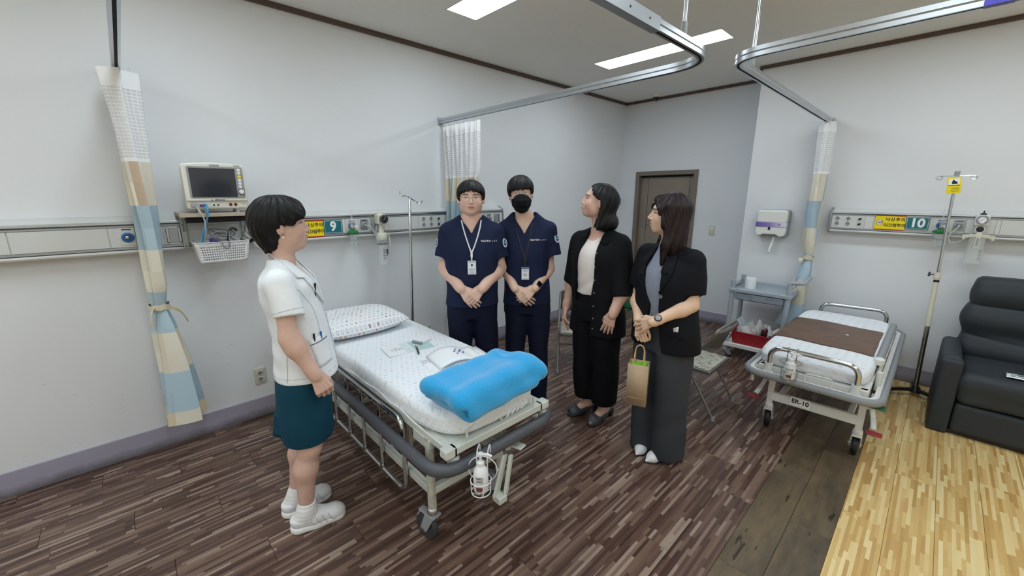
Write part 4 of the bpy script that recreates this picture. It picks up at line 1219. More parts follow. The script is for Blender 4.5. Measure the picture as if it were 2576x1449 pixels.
def curtain(label, root_at, along, keys, cloth_w, folds, z_tie, ph=0.0, group='patchwork bed curtains'):
    """keys rows: z, offset along the rail, side offset, half width, fold depth"""
    c = thing('bed_curtain', label, 'curtain', root_at, 0, group)
    al = Vector((along[0], along[1], 0)); sd = Vector((-along[1], along[0], 0)); K = np.array(sorted(keys), float)
    def row(z): return [float(np.interp(z, K[:, 0], K[:, i])) for i in range(1, 5)]
    def P(u, z):
        o, s_, w, d_ = row(z); f = folds*2*PI*u+ph
        x = o+w*(2*u-1)+.35*d_*math.sin(f*2+1.3)*.4
        y = s_+d_*(math.sin(f)+.35*math.sin(f*.5+z*2.0))+.007*math.sin(f*3.1+.7)*max(0, min(1, (z-1.3)*1.6))
        return al*x+sd*y+Vector((0, 0, z))
    zt = K[-1, 0]; n = int(folds*26)
    def piece(name, z0, z1, mat, nv, solid=.0015):
        m_ = MB(); m_.grid(lambda u, v: P(u, z0+(z1-z0)*v), n, nv, uvfn=lambda u, v: (u*cloth_w, z0+(z1-z0)*v)); return m_.build(name, mat, c, sharp=180)
    piece('header_band', zt-.085, zt, 'curtain_white', 3); piece('net_panel', zt-.425, zt-.085, 'curtain_net', 10); piece('net_hem', zt-.445, zt-.425, 'curtain_white', 1)
    piece('fabric', K[0, 0], zt-.445, 'patchwork_fabric', 60)
    for k in range(int(folds)+1):
        p = P(min(1, k/folds), zt); e = MB(); e.tube([p+Vector((0, 0, -.01)), p+Vector((0, 0, .018)), p+Vector((0, 0, .03))], .0018, 5); e.build('curtain_hook', 'white_plastic', c)
    return c, P, row, al, sd
def tie(c, P, row, al, sd, z, ends):
    o, s_, w, d_ = row(z); w += .016; d_ = d_*1.35+.014
    m_ = MB(); pts = [al*(o+w*math.cos(a*PI/14))+sd*(s_+d_*math.sin(a*PI/14))+Vector((0, 0, z+.004*math.sin(a))) for a in range(28)]
    m_.sweep(pts, [(-.002, -.016), (.002, -.016), (.002, .016), (-.002, .016)], True); m_.build('tie_band', 'tie_cream', c)
    for pts in ends:
        m_ = MB(); ribbon(catmull(pts, 5), (.3, -.9, .1), .030, .002, m_); m_.build('tie_end', 'tie_cream', c)
cu = curtain('patchwork curtain gathered and tied at the far left, on the left end of the rail', (XL, .085, 0), (1, 0), [(2.235, .17, 0, .15, .062), (2.05, .17, 0, .135, .05), (1.82, .17, .0, .115, .045), (1.45, .17, 0, .105, .042), (1.1, .17, -.01, .085, .040), (.975, .17, -.02, .048, .026), (.86, .17, -.018, .075, .048), (.6, .17, -.005, .10, .066), (.255, .18, .0, .125, .085)], 2.0, 4.0, .97, .6)
tie(*cu, .975, [[(.215, -.045, .975), (.235, -.065, .95), (.23, -.07, .90), (.225, -.068, .86)], [(.22, .03, .972), (.24, .06, .95), (.235, .085, .905), (.23, .093, .87)]])
cu = curtain('patchwork curtain with pleated white net top behind the two young men', (XL, 2.205, 0), (1, 0), [(2.205, .30, 0, .275, .028), (2.0, .31, 0, .26, .034), (1.80, .315, .0, .24, .036), (1.45, .27, 0, .16, .045), (1.15, .23, 0, .10, .045), (1.0, .22, 0, .055, .03), (.8, .22, 0, .10, .05), (.4, .22, 0, .13, .06)], 2.4, 8.0, 1.0, .2)
tie(*cu, 1.0, [])
cu = curtain('patchwork curtain gathered and tied on the right wall beside the grey trolley', (-.832, YR, 0), (0, -1), [(2.245, .12, 0, .10, .042), (2.0, .12, 0, .10, .042), (1.8, .12, .0, .095, .040), (1.45, .12, -.005, .09, .045), (1.15, .12, .01, .065, .042), (1.03, .12, .02, .036, .022), (.92, .12, .01, .055, .040), (.65, .125, -.03, .085, .06), (.36, .15, -.06, .11, .085)], 1.9, 4.0, 1.03, 1.9)
tie(*cu, 1.03, [[(-.02, -.145, 1.03), (.01, -.16, 1.045), (.05, -.155, 1.065)], [(-.035, -.15, 1.025), (-.03, -.165, 1.0), (-.025, -.16, .98)]])

def rail(name, label, pts, r, ends, rods, sleeves, spots):
    t_ = thing(name, label, 'curtain rail', (0, 0, 0), 0, 'aluminium curtain rails')
    P = fillet(pts, r, 14)
    prof = [(-.016, -.021), (-.016, -.004), (-.0125, -.001), (-.016, .003), (-.016, .021), (.016, .021), (.016, .003), (.0125, -.001), (.016, -.004), (.016, -.021), (.006, -.021), (.006, -.014), (-.006, -.014), (-.006, -.021)]
    MB().sweep(P, prof).build('rail', 'alu', t_, sharp=30)
    m_ = MB(); m_.sweep(P, [(-.0055, -.0165), (.0055, -.0165), (.0055, -.0140), (-.0055, -.0140)]); m_.build('runner_slot', 'dark_gap', t_)
    for p, d in ends:
        p = Vector(p); d = Vector(d); sd = Vector((d.y, -d.x, 0)); m_ = MB(); m_.obox(p, p+d*.012, .05, .062); m_.cyl(p+d*.012+Vector((0, 0, .012)), p+d*.014+Vector((0, 0, .012)), .004, n=8); m_.build('wall_bracket', 'alu_matt', t_, bevel=.002)
    for x, y in rods:
        m_ = MB(); m_.cyl((x, y, 2.265), (x, y, ZC-.012), .0095, n=12); m_.build('ceiling_rod', 'alu', t_)
        m_ = MB(); m_.cyl((x, y, 2.27), (x, y, 2.335), .013, n=12); m_.cyl((x, y, 2.315), (x+.017, y+.008, 2.315), .003, n=6); m_.build('rod_collar', 'grey_plastic', t_)
        m_ = MB(); m_.lathe([(.028, ZC-.001), (.026, ZC-.012), (0, ZC-.012)], (x, y, 0), 16); m_.build('ceiling_rose', 'alu_matt', t_)
    for a, b in sleeves:
        m_ = MB(); m_.obox(a, b, .037, .05); q = m_.build('joint_sleeve', 'alu_matt', t_, bevel=.001)
        a = Vector(a); b = Vector(b); d = (b-a).normalized(); sd = d.cross(Vector((0, 0, 1)))
        for k in spots:
            p = a.lerp(b, k); m_ = MB(); m_.cyl(p-sd*.0205, p+sd*.0205, .0042, n=8); m_.build('joint_screw', 'dark_grey', q)
    return t_
ZR = 2.262
rail('curtain_rail', 'U shaped aluminium curtain rail round the left bed, two ends on the left wall', [(XL+.012, .085, ZR), (-.89, .085, ZR), (-.89, 2.205, ZR), (XL+.012, 2.205, ZR)], .22, [((XL, .085, ZR), (1, 0, 0)), ((XL, 2.205, ZR), (1, 0, 0))], [(-.89, 1.86), (-.89, .42)], [((-.89, 1.04, ZR), (-.89, 1.62, ZR))], (.1, .38, .62, .86))
r2 = rail('curtain_rail', 'aluminium curtain rail curving from the right wall to the upper right corner', [(-.832, YR-.012, ZR), (-.832, 2.235, ZR), (1.55, 2.235, ZR), (1.55, YR-.012, ZR)], .17, [((-.832, YR, ZR), (0, -1, 0)), ((1.55, YR, ZR), (0, -1, 0))], [(-.832, 2.56), (1.55, 2.5)], [], ())
mk('violet_part', '4a48b4', .4)  # short violet box enclosing a piece of the rail
MB().obox((-.02, 2.235, ZR), (.05, 2.235, ZR), .034, .044).build('violet_sleeve', 'violet_part', r2, label='violet sleeve on the rail')

# ------------------------------------------------------------------ beds
mk('bed_cream', 'd0d3cb', .38, var=.05, vs=12)
mk('bed_white', 'dedfdc', .35, var=.03, vs=12)
mk('bumper_dark', '54575e', .45, var=.08, vs=30, bump=.1, bs=120)
mk('bumper_grey', '8f9296', .45)
mk('tyre', '3a3c42', .55)
mk('tyre_black', '17181c', .5)
mk('pedal_red', '9c2a3a', .5)
mk('pedal_green', '1f6a48', .5)
mk('wire_steel', 'a9aaa8', .3, 1.0)
def dot_mat(name, base, cell, strength, zt, seed=0.0, uv=False):
    t = NT(name); x, y, z = t.sep(t.uv() if uv else t.obj())
    dz = t.math('MINIMUM', t.math('SUBTRACT', z, zt), 0.0)
    X = t.math('ADD', x, t.math('MULTIPLY', dz, t.math('SIGN', x))); Y = t.math('ADD', y, t.math('MULTIPLY', dz, t.math('SIGN', y)))
    gx = t.math('DIVIDE', X, cell); gy = t.math('DIVIDE', Y, cell)
    ix = t.math('FLOOR', gx); gy2 = t.math('ADD', gy, t.math('MULTIPLY', t.math('MODULO', t.math('ABSOLUTE', ix), 2.0), .5)); iy = t.math('FLOOR', gy2)
    fx = t.math('SUBTRACT', t.math('FRACT', gx), .5); fy = t.math('SUBTRACT', t.math('FRACT', gy2), .5)
    d = t.math('SQRT', t.math('ADD', t.math('MULTIPLY', fx, fx), t.math('MULTIPLY', fy, fy)))
    rnd = t.white(t.comb(ix, iy, seed)).outputs[0]
    disc = t.math('LESS_THAN', d, .26); hole = t.math('LESS_THAN', d, .19); fill = t.math('GREATER_THAN', rnd, .72)
    ringm = t.math('MULTIPLY', disc, t.math('MAXIMUM', t.math('SUBTRACT', 1.0, hole), fill))
    c = t.ramp(rnd, [(0, '7d8798'), (.3, '8b93aa'), (.72, 'd28a66'), (.79, 'a0708c'), (.86, '70a88a'), (.91, 'd8a06a'), (.96, 'b4828f')], 'CONSTANT')
    t.color(t.mix(t.math('MULTIPLY', ringm, strength), base, c)); t.set(rough=.75, spec=.25, sheen=.1)
    n = t.noise(t.obj(), 7, 3); t.bump(n, .35, .012); return t.m
M['dot_sheet'] = dot_mat('dot_sheet', 'edf2f7', .031, .28, .70)
M['dot_sheet_faded'] = dot_mat('dot_sheet_faded', 'eaeef3', .05, .22, .60)
M['dot_pillow'] = dot_mat('dot_pillow', 'eceef1', .034, .85, -1, 0.0, True)

def caster(root, x, y, ang, rw, mats, stem_z, brake=True):
    """swivel caster whose stem stands at x,y ; the wheel trails along ang"""
    T = Matrix.Translation((x, y, 0)) @ Matrix.Rotation(ang, 4, 'Z')
    tyre, fork, collar = mats; tr = .045
    m_ = MB(T); m_.lathe([(.022, rw*2+.02), (.027, rw*2+.035), (.024, rw*2+.055), (.019, rw*2+.06)], n=18); c = m_.build('caster', collar, root)
    m_ = MB(T)
    for sd in (-1, 1):
        m_.add([(-.03, sd*.02, rw*2+.022), (.03, sd*.02, rw*2+.022), (tr+.022, sd*.023, rw-.012), (tr-.022, sd*.023, rw-.012), (-.03, sd*.026, rw*2+.022), (.03, sd*.026, rw*2+.022), (tr+.022, sd*.029, rw-.012), (tr-.022, sd*.029, rw-.012)], [(0, 1, 2, 3), (7, 6, 5, 4), (0, 4, 5, 1), (1, 5, 6, 2), (2, 6, 7, 3), (3, 7, 4, 0)])
    m_.box(-.03, .034, -.026, .026, rw*2+.012, rw*2+.024); m_.build('fork', fork, c, bevel=.003)
    m_ = MB(T); m_.lathe([(rw-.012, -.015), (rw-.003, -.014), (rw, -.009), (rw, .009), (rw-.003, .014), (rw-.012, .015)], (tr, 0, rw), 28, axis='y'); m_.lathe([(rw-.012, -.010), (rw-.012, .010)], (tr, 0, rw), 28, axis='y'); m_.build('wheel', tyre, c)
    m_ = MB(T); m_.lathe([(0, -.012), (.012, -.018), (rw-.012, -.010), (rw-.012, .010), (.012, .018), (0, .012)], (tr, 0, rw), 24, axis='y'); m_.build('hub', 'dark_grey' if tyre == 'tyre' else fork, c)
    m_ = MB(T); m_.cyl((tr, -.034, rw), (tr, .034, rw), .008, n=10); m_.build('axle', 'steel_brushed', c)
    if brake: m_ = MB(T); m_.box(.02, .085, -.016, .016, rw*2+.004, rw*2+.016); m_.obox((.075, 0, rw*2+.008), (.10, 0, rw*2-.03), .03, .008); m_.build('brake_pedal', 'grey_plastic', c, bevel=.002)

def rloop(x0, x1, y0, y1, z, r, n=8): return fillet([(x0, y0, z), (x1, y0, z), (x1, y1, z), (x0, y1, z)], r, n, True)
def mattress(root, x0, x1, y0, y1, z0, z1, mat, name='mattress', wob=.004, nn=5.0):
    def P(u, v):
        a = 2*PI*u
        c_, s_ = math.cos(a), math.sin(a); n = nn; k = (abs(c_)**n+abs(s_)**n)**(-1/n)
        if v < .25: f = v/.25; z = z1+.0; q = f*.9
        elif v < .6: t = (v-.25)/.35; q = .9+.1*math.sin(t*PI/2); z = z1-(.045)*(1-math.cos(t*PI/2))
        elif v < .85: t = (v-.6)/.25; q = 1.0; z = z1-.045-(z1-z0-.08)*t
        else: t = (v-.85)/.15; q = 1-.06*(1-math.cos(t*PI/2)); z = z0+.035-.035*math.sin(t*PI/2)
        z += wob*math.sin(a*9+v*7)*(v > .5)*(v < .9)+.003*math.sin(c_*6*q+s_*3*q)*(v < .3)
        return ((x0+x1)/2+(x1-x0)/2*c_*k*q, (y0+y1)/2+(y1-y0)/2*s_*k*q, z)
    m_ = MB(); m_.grid(P, 120, 26, closed_u=True)
    nb = len(m_.v); m_.f.append(tuple(range(nb-120, nb))); m_.mi.append(0)
    return m_.build(name, mat, root, sharp=180)

# ---- bed 9 (left, in the foreground): local x along the bed, foot end at +x
BX, BY = -2.2, 1.13
B9 = thing('hospital_bed', 'cream wheeled hospital bed with dark grey bumper and lowered chrome side rail, foreground', 'bed', (BX, BY, 0))
m_ = MB(); m_.tube(rloop(-.99, .962, -.364, .362, .487, .13), .0255, 12, True, flat=1.2); m_.build('bumper', 'bumper_dark', B9)
m_ = MB(); m_.tube(rloop(-.93, .955, -.315, .30, .572, .004, 1), .001, 4, True)
fr = MB()
for a, b in (((-.93, -.285, .564), (.955, -.285, .564)), ((-.93, .27, .564), (.955, .27, .564)), ((.935, -.305, .564), (.935, .29, .564)), ((-.91, -.305, .564), (-.91, .29, .564))): fr.obox(a, b, .040, .036)
fr.build('deck_frame', 'bed_cream', B9, bevel=.004)
for sd in (-.302, .287): MB().cbox((.935, sd, .564), (.05, .05, .042)).build('corner_cap', 'bed_cream', B9, bevel=.006)
MB().box(-.90, .92, -.27, .26, .563, .580).build('deck', 'bed_cream', B9)
m_ = MB(); m_.tube(fillet([(.935, -.20, .59), (.935, -.20, .632), (.935, .22, .632), (.935, .22, .59)], .02), .006, 8)
m_.cyl((.935, .0, .59), (.935, .0, .632), .005, n=8); m_.build('mattress_stop', 'bed_cream', B9)
for x, y in ((.925, -.262), (.925, .30), (-.945, -.262), (-.945, .30)):
    m_ = MB(); m_.lathe([(.013, .525), (.019, .525), (.022, .517), (.022, .465), (0, .465)], (x+.0, y, 0), 16); m_.cbox((x-.012, y+.012*(1 if y < 0 else -1), .473), (.06, .05, .012)); m_.build('pole_socket', 'bed_cream', B9)
    MB().lathe([(.0125, .5255), (0, .5255)], (x, y, 0), 14).build('socket_hole', 'dark_gap', B9)
legs9 = [(.778, -.295), (.778, .125), (-.74, -.295), (-.74, .25)]
mk('chipped_cream', 'bdbdb0', .5, var=.22, vs=30)
for i, (x, y) in enumerate(legs9):
    m_ = MB(); m_.cyl((x, y, .185), (x, y, .56), .0205, n=14); m_.build('leg', 'chipped_cream' if i == 0 else 'bed_cream', B9)
    caster(B9, x, y, R(190 if i == 0 else (205 if i == 1 else 160)), .066, ('tyre', 'grey_plastic', 'chrome'), .17)
m_ = MB()
for a, b in (((-.74, -.29, .275), (.778, -.29, .275)), ((-.74, .25, .275), (.778, .125, .275))): m_.obox(a, b, .03, .04)
m_.obox((.778, -.29, .28), (.778, .125, .28), .034, .036); m_.obox((-.74, -.29, .28), (-.74, .25, .28), .034, .036); m_.obox((.35, -.29, .28), (.35, .17, .28), .022, .03); m_.obox((-.25, -.29, .28), (-.25, .22, .28), .022, .03)
m_.build('lower_frame', 'bed_cream', B9, bevel=.004)
for a, b, w, h in (((.50, -.25, .29), (.50, -.25, .55), .03, .03), ((.50, .12, .29), (.50, .12, .55), .03, .03), ((-.5, -.25, .29), (-.5, -.25, .55), .03, .03), ((-.5, .2, .29), (-.5, .2, .55), .03, .03), ((.66, -.295, .53), (.80, -.295, .53), .03, .05)):
    m_ = MB(); m_.obox(a, b, w, h); m_.build('deck_support', 'bed_cream', B9, bevel=.003)
# big cream foot pedal by the far foot caster
m_ = MB(); m_.obox((.80, .06, .415), (.985, .10, .42), .05, .010); m_.obox((.778, .125, .405), (.92, .06, .405), .03, .03); m_.build('foot_pedal', 'bed_cream', B9, bevel=.004)
m_ = MB(); m_.obox((.945, .015, .405), (.965, -.065, .225), .055, .014, (1, .4, 0)); m_.obox((.955, .045, .395), (.985, -.02, .225), .034, .016, (1, .4, 0)); m_.cbox((.972, -.045, .215), (.055, .05, .036)); m_.build('pedal_lever', 'bed_cream', B9, bevel=.005)
# wire tray hung under the deck
m_ = MB()
for x in np.linspace(-.35, .42, 12): m_.tube([(x, -.20, .45), (x, -.20, .375), (x, .12, .375), (x, .12, .45)], .0025, 5)
for y, z in ((-.20, .45), (-.20, .412), (-.20, .375), (-.12, .375), (-.04, .375), (.04, .375), (.12, .375), (.12, .412), (.12, .45)): m_.tube([(-.37, y, z), (.44, y, z)], .0028, 5)
tag(m_.build('wire_tray', 'wire_steel', B9), kind='stuff')
def side_rail9(y, sgn):
    m_ = MB(); m_.tube(fillet([(-.60, y, .17), (.585, y, .17), (.585, y, .572), (-.60, y, .572)], .07, 8, True), .0125, 10, True); s_ = m_.build('side_rail', 'chrome', B9)
    for x in (-.32, -.10, .11, .33):
        m_ = MB(); m_.cyl((x, y, .175), (x, y, .56), .0095, n=10); m_.build('rail_bar', 'chrome', s_)
        m_ = MB(); m_.cyl((x, y, .158), (x, y, .192), .016, n=10); m_.build('rail_joint', 'steel_worn', s_)
    for x in (-.42, -.12, .18, .40):
        m_ = MB(); m_.lathe([(.0, .575), (.014, .575), (.0165, .565), (.0135, .553), (.017, .54), (.014, .527), (.014, .515), (0, .515)], (x, y+.028*sgn, 0), 12); m_.obox((x, y+.028*sgn, .53), (x, y+.06*sgn, .54), .018, .014); m_.build('rail_spring', 'steel_worn', B9)
    m_ = MB(); m_.cbox((.55, y+.025*sgn, .47), (.075, .008, .13)); m_.build('latch_plate', 'steel_worn', B9, bevel=.003)
    m_ = MB()
    for z in (.525, .42): m_.cyl((.55, y+.019*sgn, z), (.55, y+.031*sgn, z), .012, n=12)
    m_.build('latch_hole', 'dark_gap', B9)
side_rail9(-.322, 1)
m_ = MB(); m_.tube(fillet([(-.60, .34, .17), (.585, .34, .17), (.585, .34, .565), (-.60, .34, .565)], .07, 8, True), .0125, 10, True)
for x in (-.32, -.10, .11, .33): m_.cyl((x, .34, .175), (x, .34, .56), .0095, n=10)
m_.build('side_rail', 'chrome', B9)
mattress(B9, -.93, .948, -.328, .318, .588, .708, 'dot_sheet')
mt = [o for o in B9.children if o.name.startswith('mattress') and 'stop' not in o.name][0]
for (x0, x1) in ((.25, .80), (-.1, .5)):
    m_ = MB(); m_.tube([(x, -.3285-.002*math.sin(x*30), .626+.010*math.sin(x*5)+.004*math.sin(x*23)) for x in np.linspace(x0, x1, 14)], [.001]+[.0032]*12+[.001], 6); m_.build('sheet_fold', 'dot_sheet', mt)
for k in range(4):
    m_ = MB(); m_.tube([(.9485-.004*k+.001*math.sin(t*9), .02+.035*k+.05*t, .600+.05*t*(1-.2*k)) for t in np.linspace(0, 1, 8)], [.001]+[.005]*6+[.001], 6); m_.build('sheet_fold', 'dot_sheet', mt)

# pillow
pw = thing('pillow', 'white pillow with coloured dots at the head of the left bed', 'pillow', (-2.665, 1.035, .708), R(2))
def PIL(sgn):
    def f(u, v):
        a, b = 2*u-1, 2*v-1; e = (1-a**4)*(1-b**4); pin = 1-.06*(a*a*b*b)
        x = a*.235*(1-.05*b*b); y = b*.31*(1-.05*a*a)
        return (x, y, .055+sgn*(.078 if sgn > 0 else .05)*max(e, 0)**.55+.006*math.sin(a*5+b*3)*e+.012*(abs(a*b))**3)
    return f
m_ = MB(); m_.grid(PIL(1), 34, 40, uvfn=lambda u, v: (u*.54+.013*0, v*.68)); m_.grid(lambda u, v: PIL(-1)(1-u, v), 34, 40, uvfn=lambda u, v: (-u*.54+2.0, v*.68)); pb = m_.build('pillow_case', 'dot_pillow', pw, sharp=180)

# folded blue blanket
t = NT('blue_fleece'); n = t.noise(t.obj(), 260, 3); t.color(t.ramp(n, [(.3, '1f97d6'), (.75, '3cb0ea')])); t.set(rough=.95, spec=.1, sheen=.5); t.bump(n, .5, .002); M['blue_fleece'] = t.m
bk_ = Sculpt()
TB = Matrix.Translation((-1.325, 1.085, .710)) @ Matrix.Rotation(R(3), 4, 'Z') @ Matrix.Diagonal((1, .86, .96, 1))
bk_.rbox((.01, -.0, .045), (.145, .265, .038), .036, .02, M_=TB)
bk_.rc((-.105, -.27, .095), (-.10, .235, .092), .048, .046, .03, M_=TB); bk_.rbox((-.0, -.02, .100), (.12, .275, .042), .040, .03, M_=TB)
bk_.rc((.095, -.25, .088), (.085, .20, .098), .050, .046, .04, M_=TB); bk_.rc((.0, .235, .098), (.06, .275, .105), .050, .050, .05, M_=TB); bk_.rc((-.09, .20, .10), (-.02, .26, .09), .05, .045, .05, M_=TB)
bk_.rc((.06, .24, .085), (.10, .30, .075), .055, .05, .05, M_=TB)
bk_.rbox((-.04, -.30, .068), (.13, .10, .004), .003, .012, 's', M_=TB); bk_.rbox((.135, -.285, .05), (.012, .05, .03), .008, .02, 's', M_=TB)
bk_.ell((-.05, .235, .155), (.05, .035, .022), .03, 's', M_=TB)
bk_.disp = lambda x, y, z: .003*np.sin(x*31+y*11)+.0025*np.sin(y*37+z*30)
tag(bk_.build('folded_blanket', 'blue_fleece', None, .006), 'bright blue folded fleece blanket on the foot of the left bed', 'blanket')

# booklets, pad, pen
mk('paper_white', 'eef1f4', .6)
mk('paper_teal', 'b7d3d0', .6)
mk('ink_blue', '2f4a9a', .5)
mk('ink_dark', '3a3d48', .6)
def glyph_rows(root, x0, y0, rows, mat, rot=0, w=.007, g=.0085, name='printed_text'):
    m_ = MB(); gg = random.Random(5)
    for (dx, dy, n, s_) in rows:
        for k in range(n):
            cx = x0+dx+k*g*s_; a = w*s_
            m_.box(cx, cx+a*.75, y0+dy+.35*a, y0+dy+.5*a, .0042, .0046); m_.box(cx+a*(.2+.3*gg.random()), cx+a*.5+.001, y0+dy, y0+dy+a, .0042, .0046); m_.box(cx, cx+a*.8, y0+dy+a*.9*gg.random(), y0+dy+a*.15+a*.9*.5, .0042, .0046)
    return tag(m_.build(name, mat, root), kind='stuff')
b1 = thing('booklet', 'closed white and teal booklet with a pen on it, near the pillow', 'booklet', (-2.105, 1.125, .7095), R(-8), 'printed booklets on the left bed')
MB().box(-.085, .085, -.14, .14, 0, .004).build('pages', 'paper_white', b1)
MB().box(-.0852, .0852, .02, .1402, .0038, .0045).build('teal_cover_half', 'paper_teal', b1)
for k in range(4): MB().box(-.085, .085, .004-.011*k, .008-.011*k, .0039, .0044).build('teal_stripe', 'paper_teal', b1)
tr = thing('title', None, None); tr.parent = b1; tr.rotation_euler = (0, 0, R(90)); tr.location = (0, 0, 0)
glyph_rows(tr, -.105, .0, [(.028, .025, 2, 1), (-.0, .006, 9, 1), (.005, -.012, 8, 1)], 'ink_dark')
b2 = thing('booklet', 'open booklet with curled white pages beside the blue blanket', 'booklet', (-1.775, 1.20, .7095), R(-10), 'printed booklets on the left bed')
MB().box(-.10, .10, -.15, .02, 0, .004).build('left_cover', 'paper_white', b2)
m_ = MB(); m_.grid(lambda u, v: (-.10+.20*v, -.10+.27*u-.0, .006+.035*math.sin(PI*min(1, u*1.25))**.8*(1-.25*v)+.006*u), 16, 6); m_.build('curled_pages', 'paper_white', b2, solid=.006)
m_ = MB(); m_.grid(lambda u, v: (-.095+.19*v, -.02+.24*u, .003+.004*math.sin(PI*u)), 8, 3); m_.build('right_pages', 'paper_white', b2, solid=.005)
MB().box(-.102, -.01, .06, .19, .0005, .003).build('teal_cover_edge', 'paper_teal', b2)
tr = thing('title', None, None); tr.parent = b2; tr.rotation_euler = (0, 0, R(90)); tr.location = (-.03, -.13, .0)
glyph_rows(tr, -.015, .0, [(.0, .03, 8, 1), (-.0, .014, 9, 1), (.0, -.004, 7, 1)], 'ink_blue')
m_ = MB()
for k, (x, y) in enumerate(((-.03, .05), (-.01, .035), (.0, .06), (.02, .04), (-.02, .075), (.012, .08))): m_.cbox((x, y, .046-.002*k), (.012, .008, .002))
tag(m_.build('page_print', 'ink_blue', b2), kind='stuff')
nb_ = thing('note_pad', 'small white note pad lying on the teal booklet cover', 'note pad', (-2.135, 1.245, .7142), R(20))
MB().box(-.035, .035, -.048, .048, 0, .016).build('pad', 'paper_white', nb_, bevel=.003)
m_ = MB(); m_.cyl((-.036, -.05, .009), (.036, -.05, .009), .009, n=10); m_.build('pad_spine', 'grey_plastic', nb_)
pn = thing('pen', 'black pen lying across the edge of the teal booklet', 'pen', (-2.02, 1.14, .7195), R(-24))
m_ = MB(); m_.tube([(-.075, 0, 0), (-.07, 0, 0), (.05, 0, 0), (.068, 0, 0), (.075, 0, 0)], [.003, .0052, .0052, .004, .0012], 10); m_.build('barrel', 'black_plastic', pn)
m_ = MB(); m_.obox((-.07, 0, .006), (-.03, 0, .006), .004, .002); m_.build('clip', 'white_plastic', pn)

# sanitizer bottles in wire holders
mk('bottle_white', 'edeef0', .3)
def sanitizer(loc, rot, label, hl, group='hand sanitizer bottles'):
    s_ = thing('sanitizer_bottle', label, 'bottle', loc, rot, group)
    m_ = MB(); m_.lathe([(0, 0), (.027, 0), (.031, .006), (.032, .075), (.029, .098), (.017, .115), (.015, .118), (0, .118)], n=24); m_.build('bottle', 'bottle_white', s_)
    m_ = MB(); m_.lathe([(0, .118), (.016, .118), (.016, .134), (.008, .138), (.0055, .14), (.0055, .163), (.013, .165), (.013, .174), (0, .176)], n=18); m_.tube(fillet([(0, 0, .17), (.03, .0, .171), (.046, 0, .163)], .01), .006, 8); m_.build('pump', 'bottle_white', s_)
    m_ = MB(); m_.box(-.014, .014, -.0335, -.0315, .022, .034); m_.box(-.012, .010, -.0335, -.0315, .015, .019); tag(m_.build('label_print', 'lip_dark', s_), kind='stuff')
    text('handwriting', hl, .015, 'ink_dark', s_, (0, -.0335, .07), (R(90), 0, 0), .0004)
    return s_
sb = sanitizer((-1.142, .905, .412), R(40), 'white pump bottle in a wire holder on the corner of the left bed bumper', '9602\n3902')
def ring_pts(R_, z, n=26, c=(0, 0)): return [(c[0]+R_*math.cos(2*PI*k/n), c[1]+R_*math.sin(2*PI*k/n), z) for k in range(n)]
wh = thing('wire_bottle_holder', 'white wire bottle holder hooked on the corner of the left bed bumper', 'bottle holder', (-1.142, .905, .407), R(40))
m_ = MB(); m_.tube(ring_pts(.040, 0), .0022, 6, True); m_.tube(ring_pts(.043, .055), .0022, 6, True)
m_.tube([(.044*math.cos(a), .044*math.sin(a), .055+.0) for a in (0,)]*2, .001, 4) if False else None
for k in range(4): a = k*PI/2+.4; m_.tube([(.043*math.cos(a), .043*math.sin(a), .055), (.040*math.cos(a), .040*math.sin(a), 0), (.006*math.cos(a), .006*math.sin(a), -.018)], .0022, 6)
m_.build('wire_cage', 'bottle_white', wh)
m_ = MB(); m_.tube([(.062*math.cos(a)+.0, .044, .072+.062*math.sin(a)) for a in np.linspace(0, 2*PI, 24)][:-1], .0024, 6, True); m_.build('wire_loop', 'bottle_white', wh)
m_ = MB()
for x in (-.026, .020): m_.tube(fillet([(x, .043, .0), (x, .046, .12), (x, .06, .150), (x, .115, .150), (x, .122, .10)], .02), .003, 6)
m_.build('wire_hook', 'bottle_white', wh)

# ---- bed 10 (right): local y along the bed, foot end at -y, towards the camera
B10 = thing('hospital_bed', 'white wheeled hospital bed with brown cover sheet by the right wall, marked ER-10', 'bed', (-.405, 0, 0))
m_ = MB(); m_.tube(fillet([(-.355, 2.90, .46), (.345, 2.90, .46), (.345, 4.70, .46), (-.355, 4.70, .46)], .11, 8, True), .019, 12, True, flat=1.25); m_.build('bumper', 'bumper_grey', B10)
m_ = MB(); m_.sweep(fillet([(-.328, 2.927, .46), (.318, 2.927, .46), (.318, 4.673, .46), (-.328, 4.673, .46)], .085, 8, True), [(-.012, -.014), (.012, -.014), (.012, .014), (-.012, .014)], True); m_.build('bumper_liner', 'bed_white', B10)
fr = MB()
for a, b in (((-.27, 2.99, .475), (-.27, 4.52, .475)), ((.26, 2.99, .475), (.26, 4.52, .475)), ((-.29, 3.0, .475), (.28, 3.0, .475)), ((-.29, 4.5, .475), (.28, 4.5, .475))): fr.obox(a, b, .045, .05)
fr.build('deck_frame', 'bed_white', B10, bevel=.005)
MB().box(-.25, .24, 3.02, 4.48, .485, .498).build('deck', 'bed_white', B10)
def loop10(y, z0, z1, sk_=0.0):
    m_ = MB(); m_.tube(fillet([(-.225, y, z0), (-.225, y, z1), (.225, y+sk_, z1), (.225, y+sk_, z0)], .075, 10), .0155, 12); m_.build('end_loop', 'chrome', B10)
    for x in (-.225, .225): m_ = MB(); m_.lathe([(.016, .0), (.024, .0), (.024, -.055), (.03, -.06), (.03, -.09), (.016, -.09)], (x, y+(sk_ if x > 0 else 0), z0+.055), 14); m_.build('loop_socket', 'bed_white', B10)
loop10(2.955, .475, .645); loop10(4.54, .49, .645, .06)
legs10 = [(-.215, 3.085), (.265, 3.11), (-.215, 4.45), (.265, 4.45)]
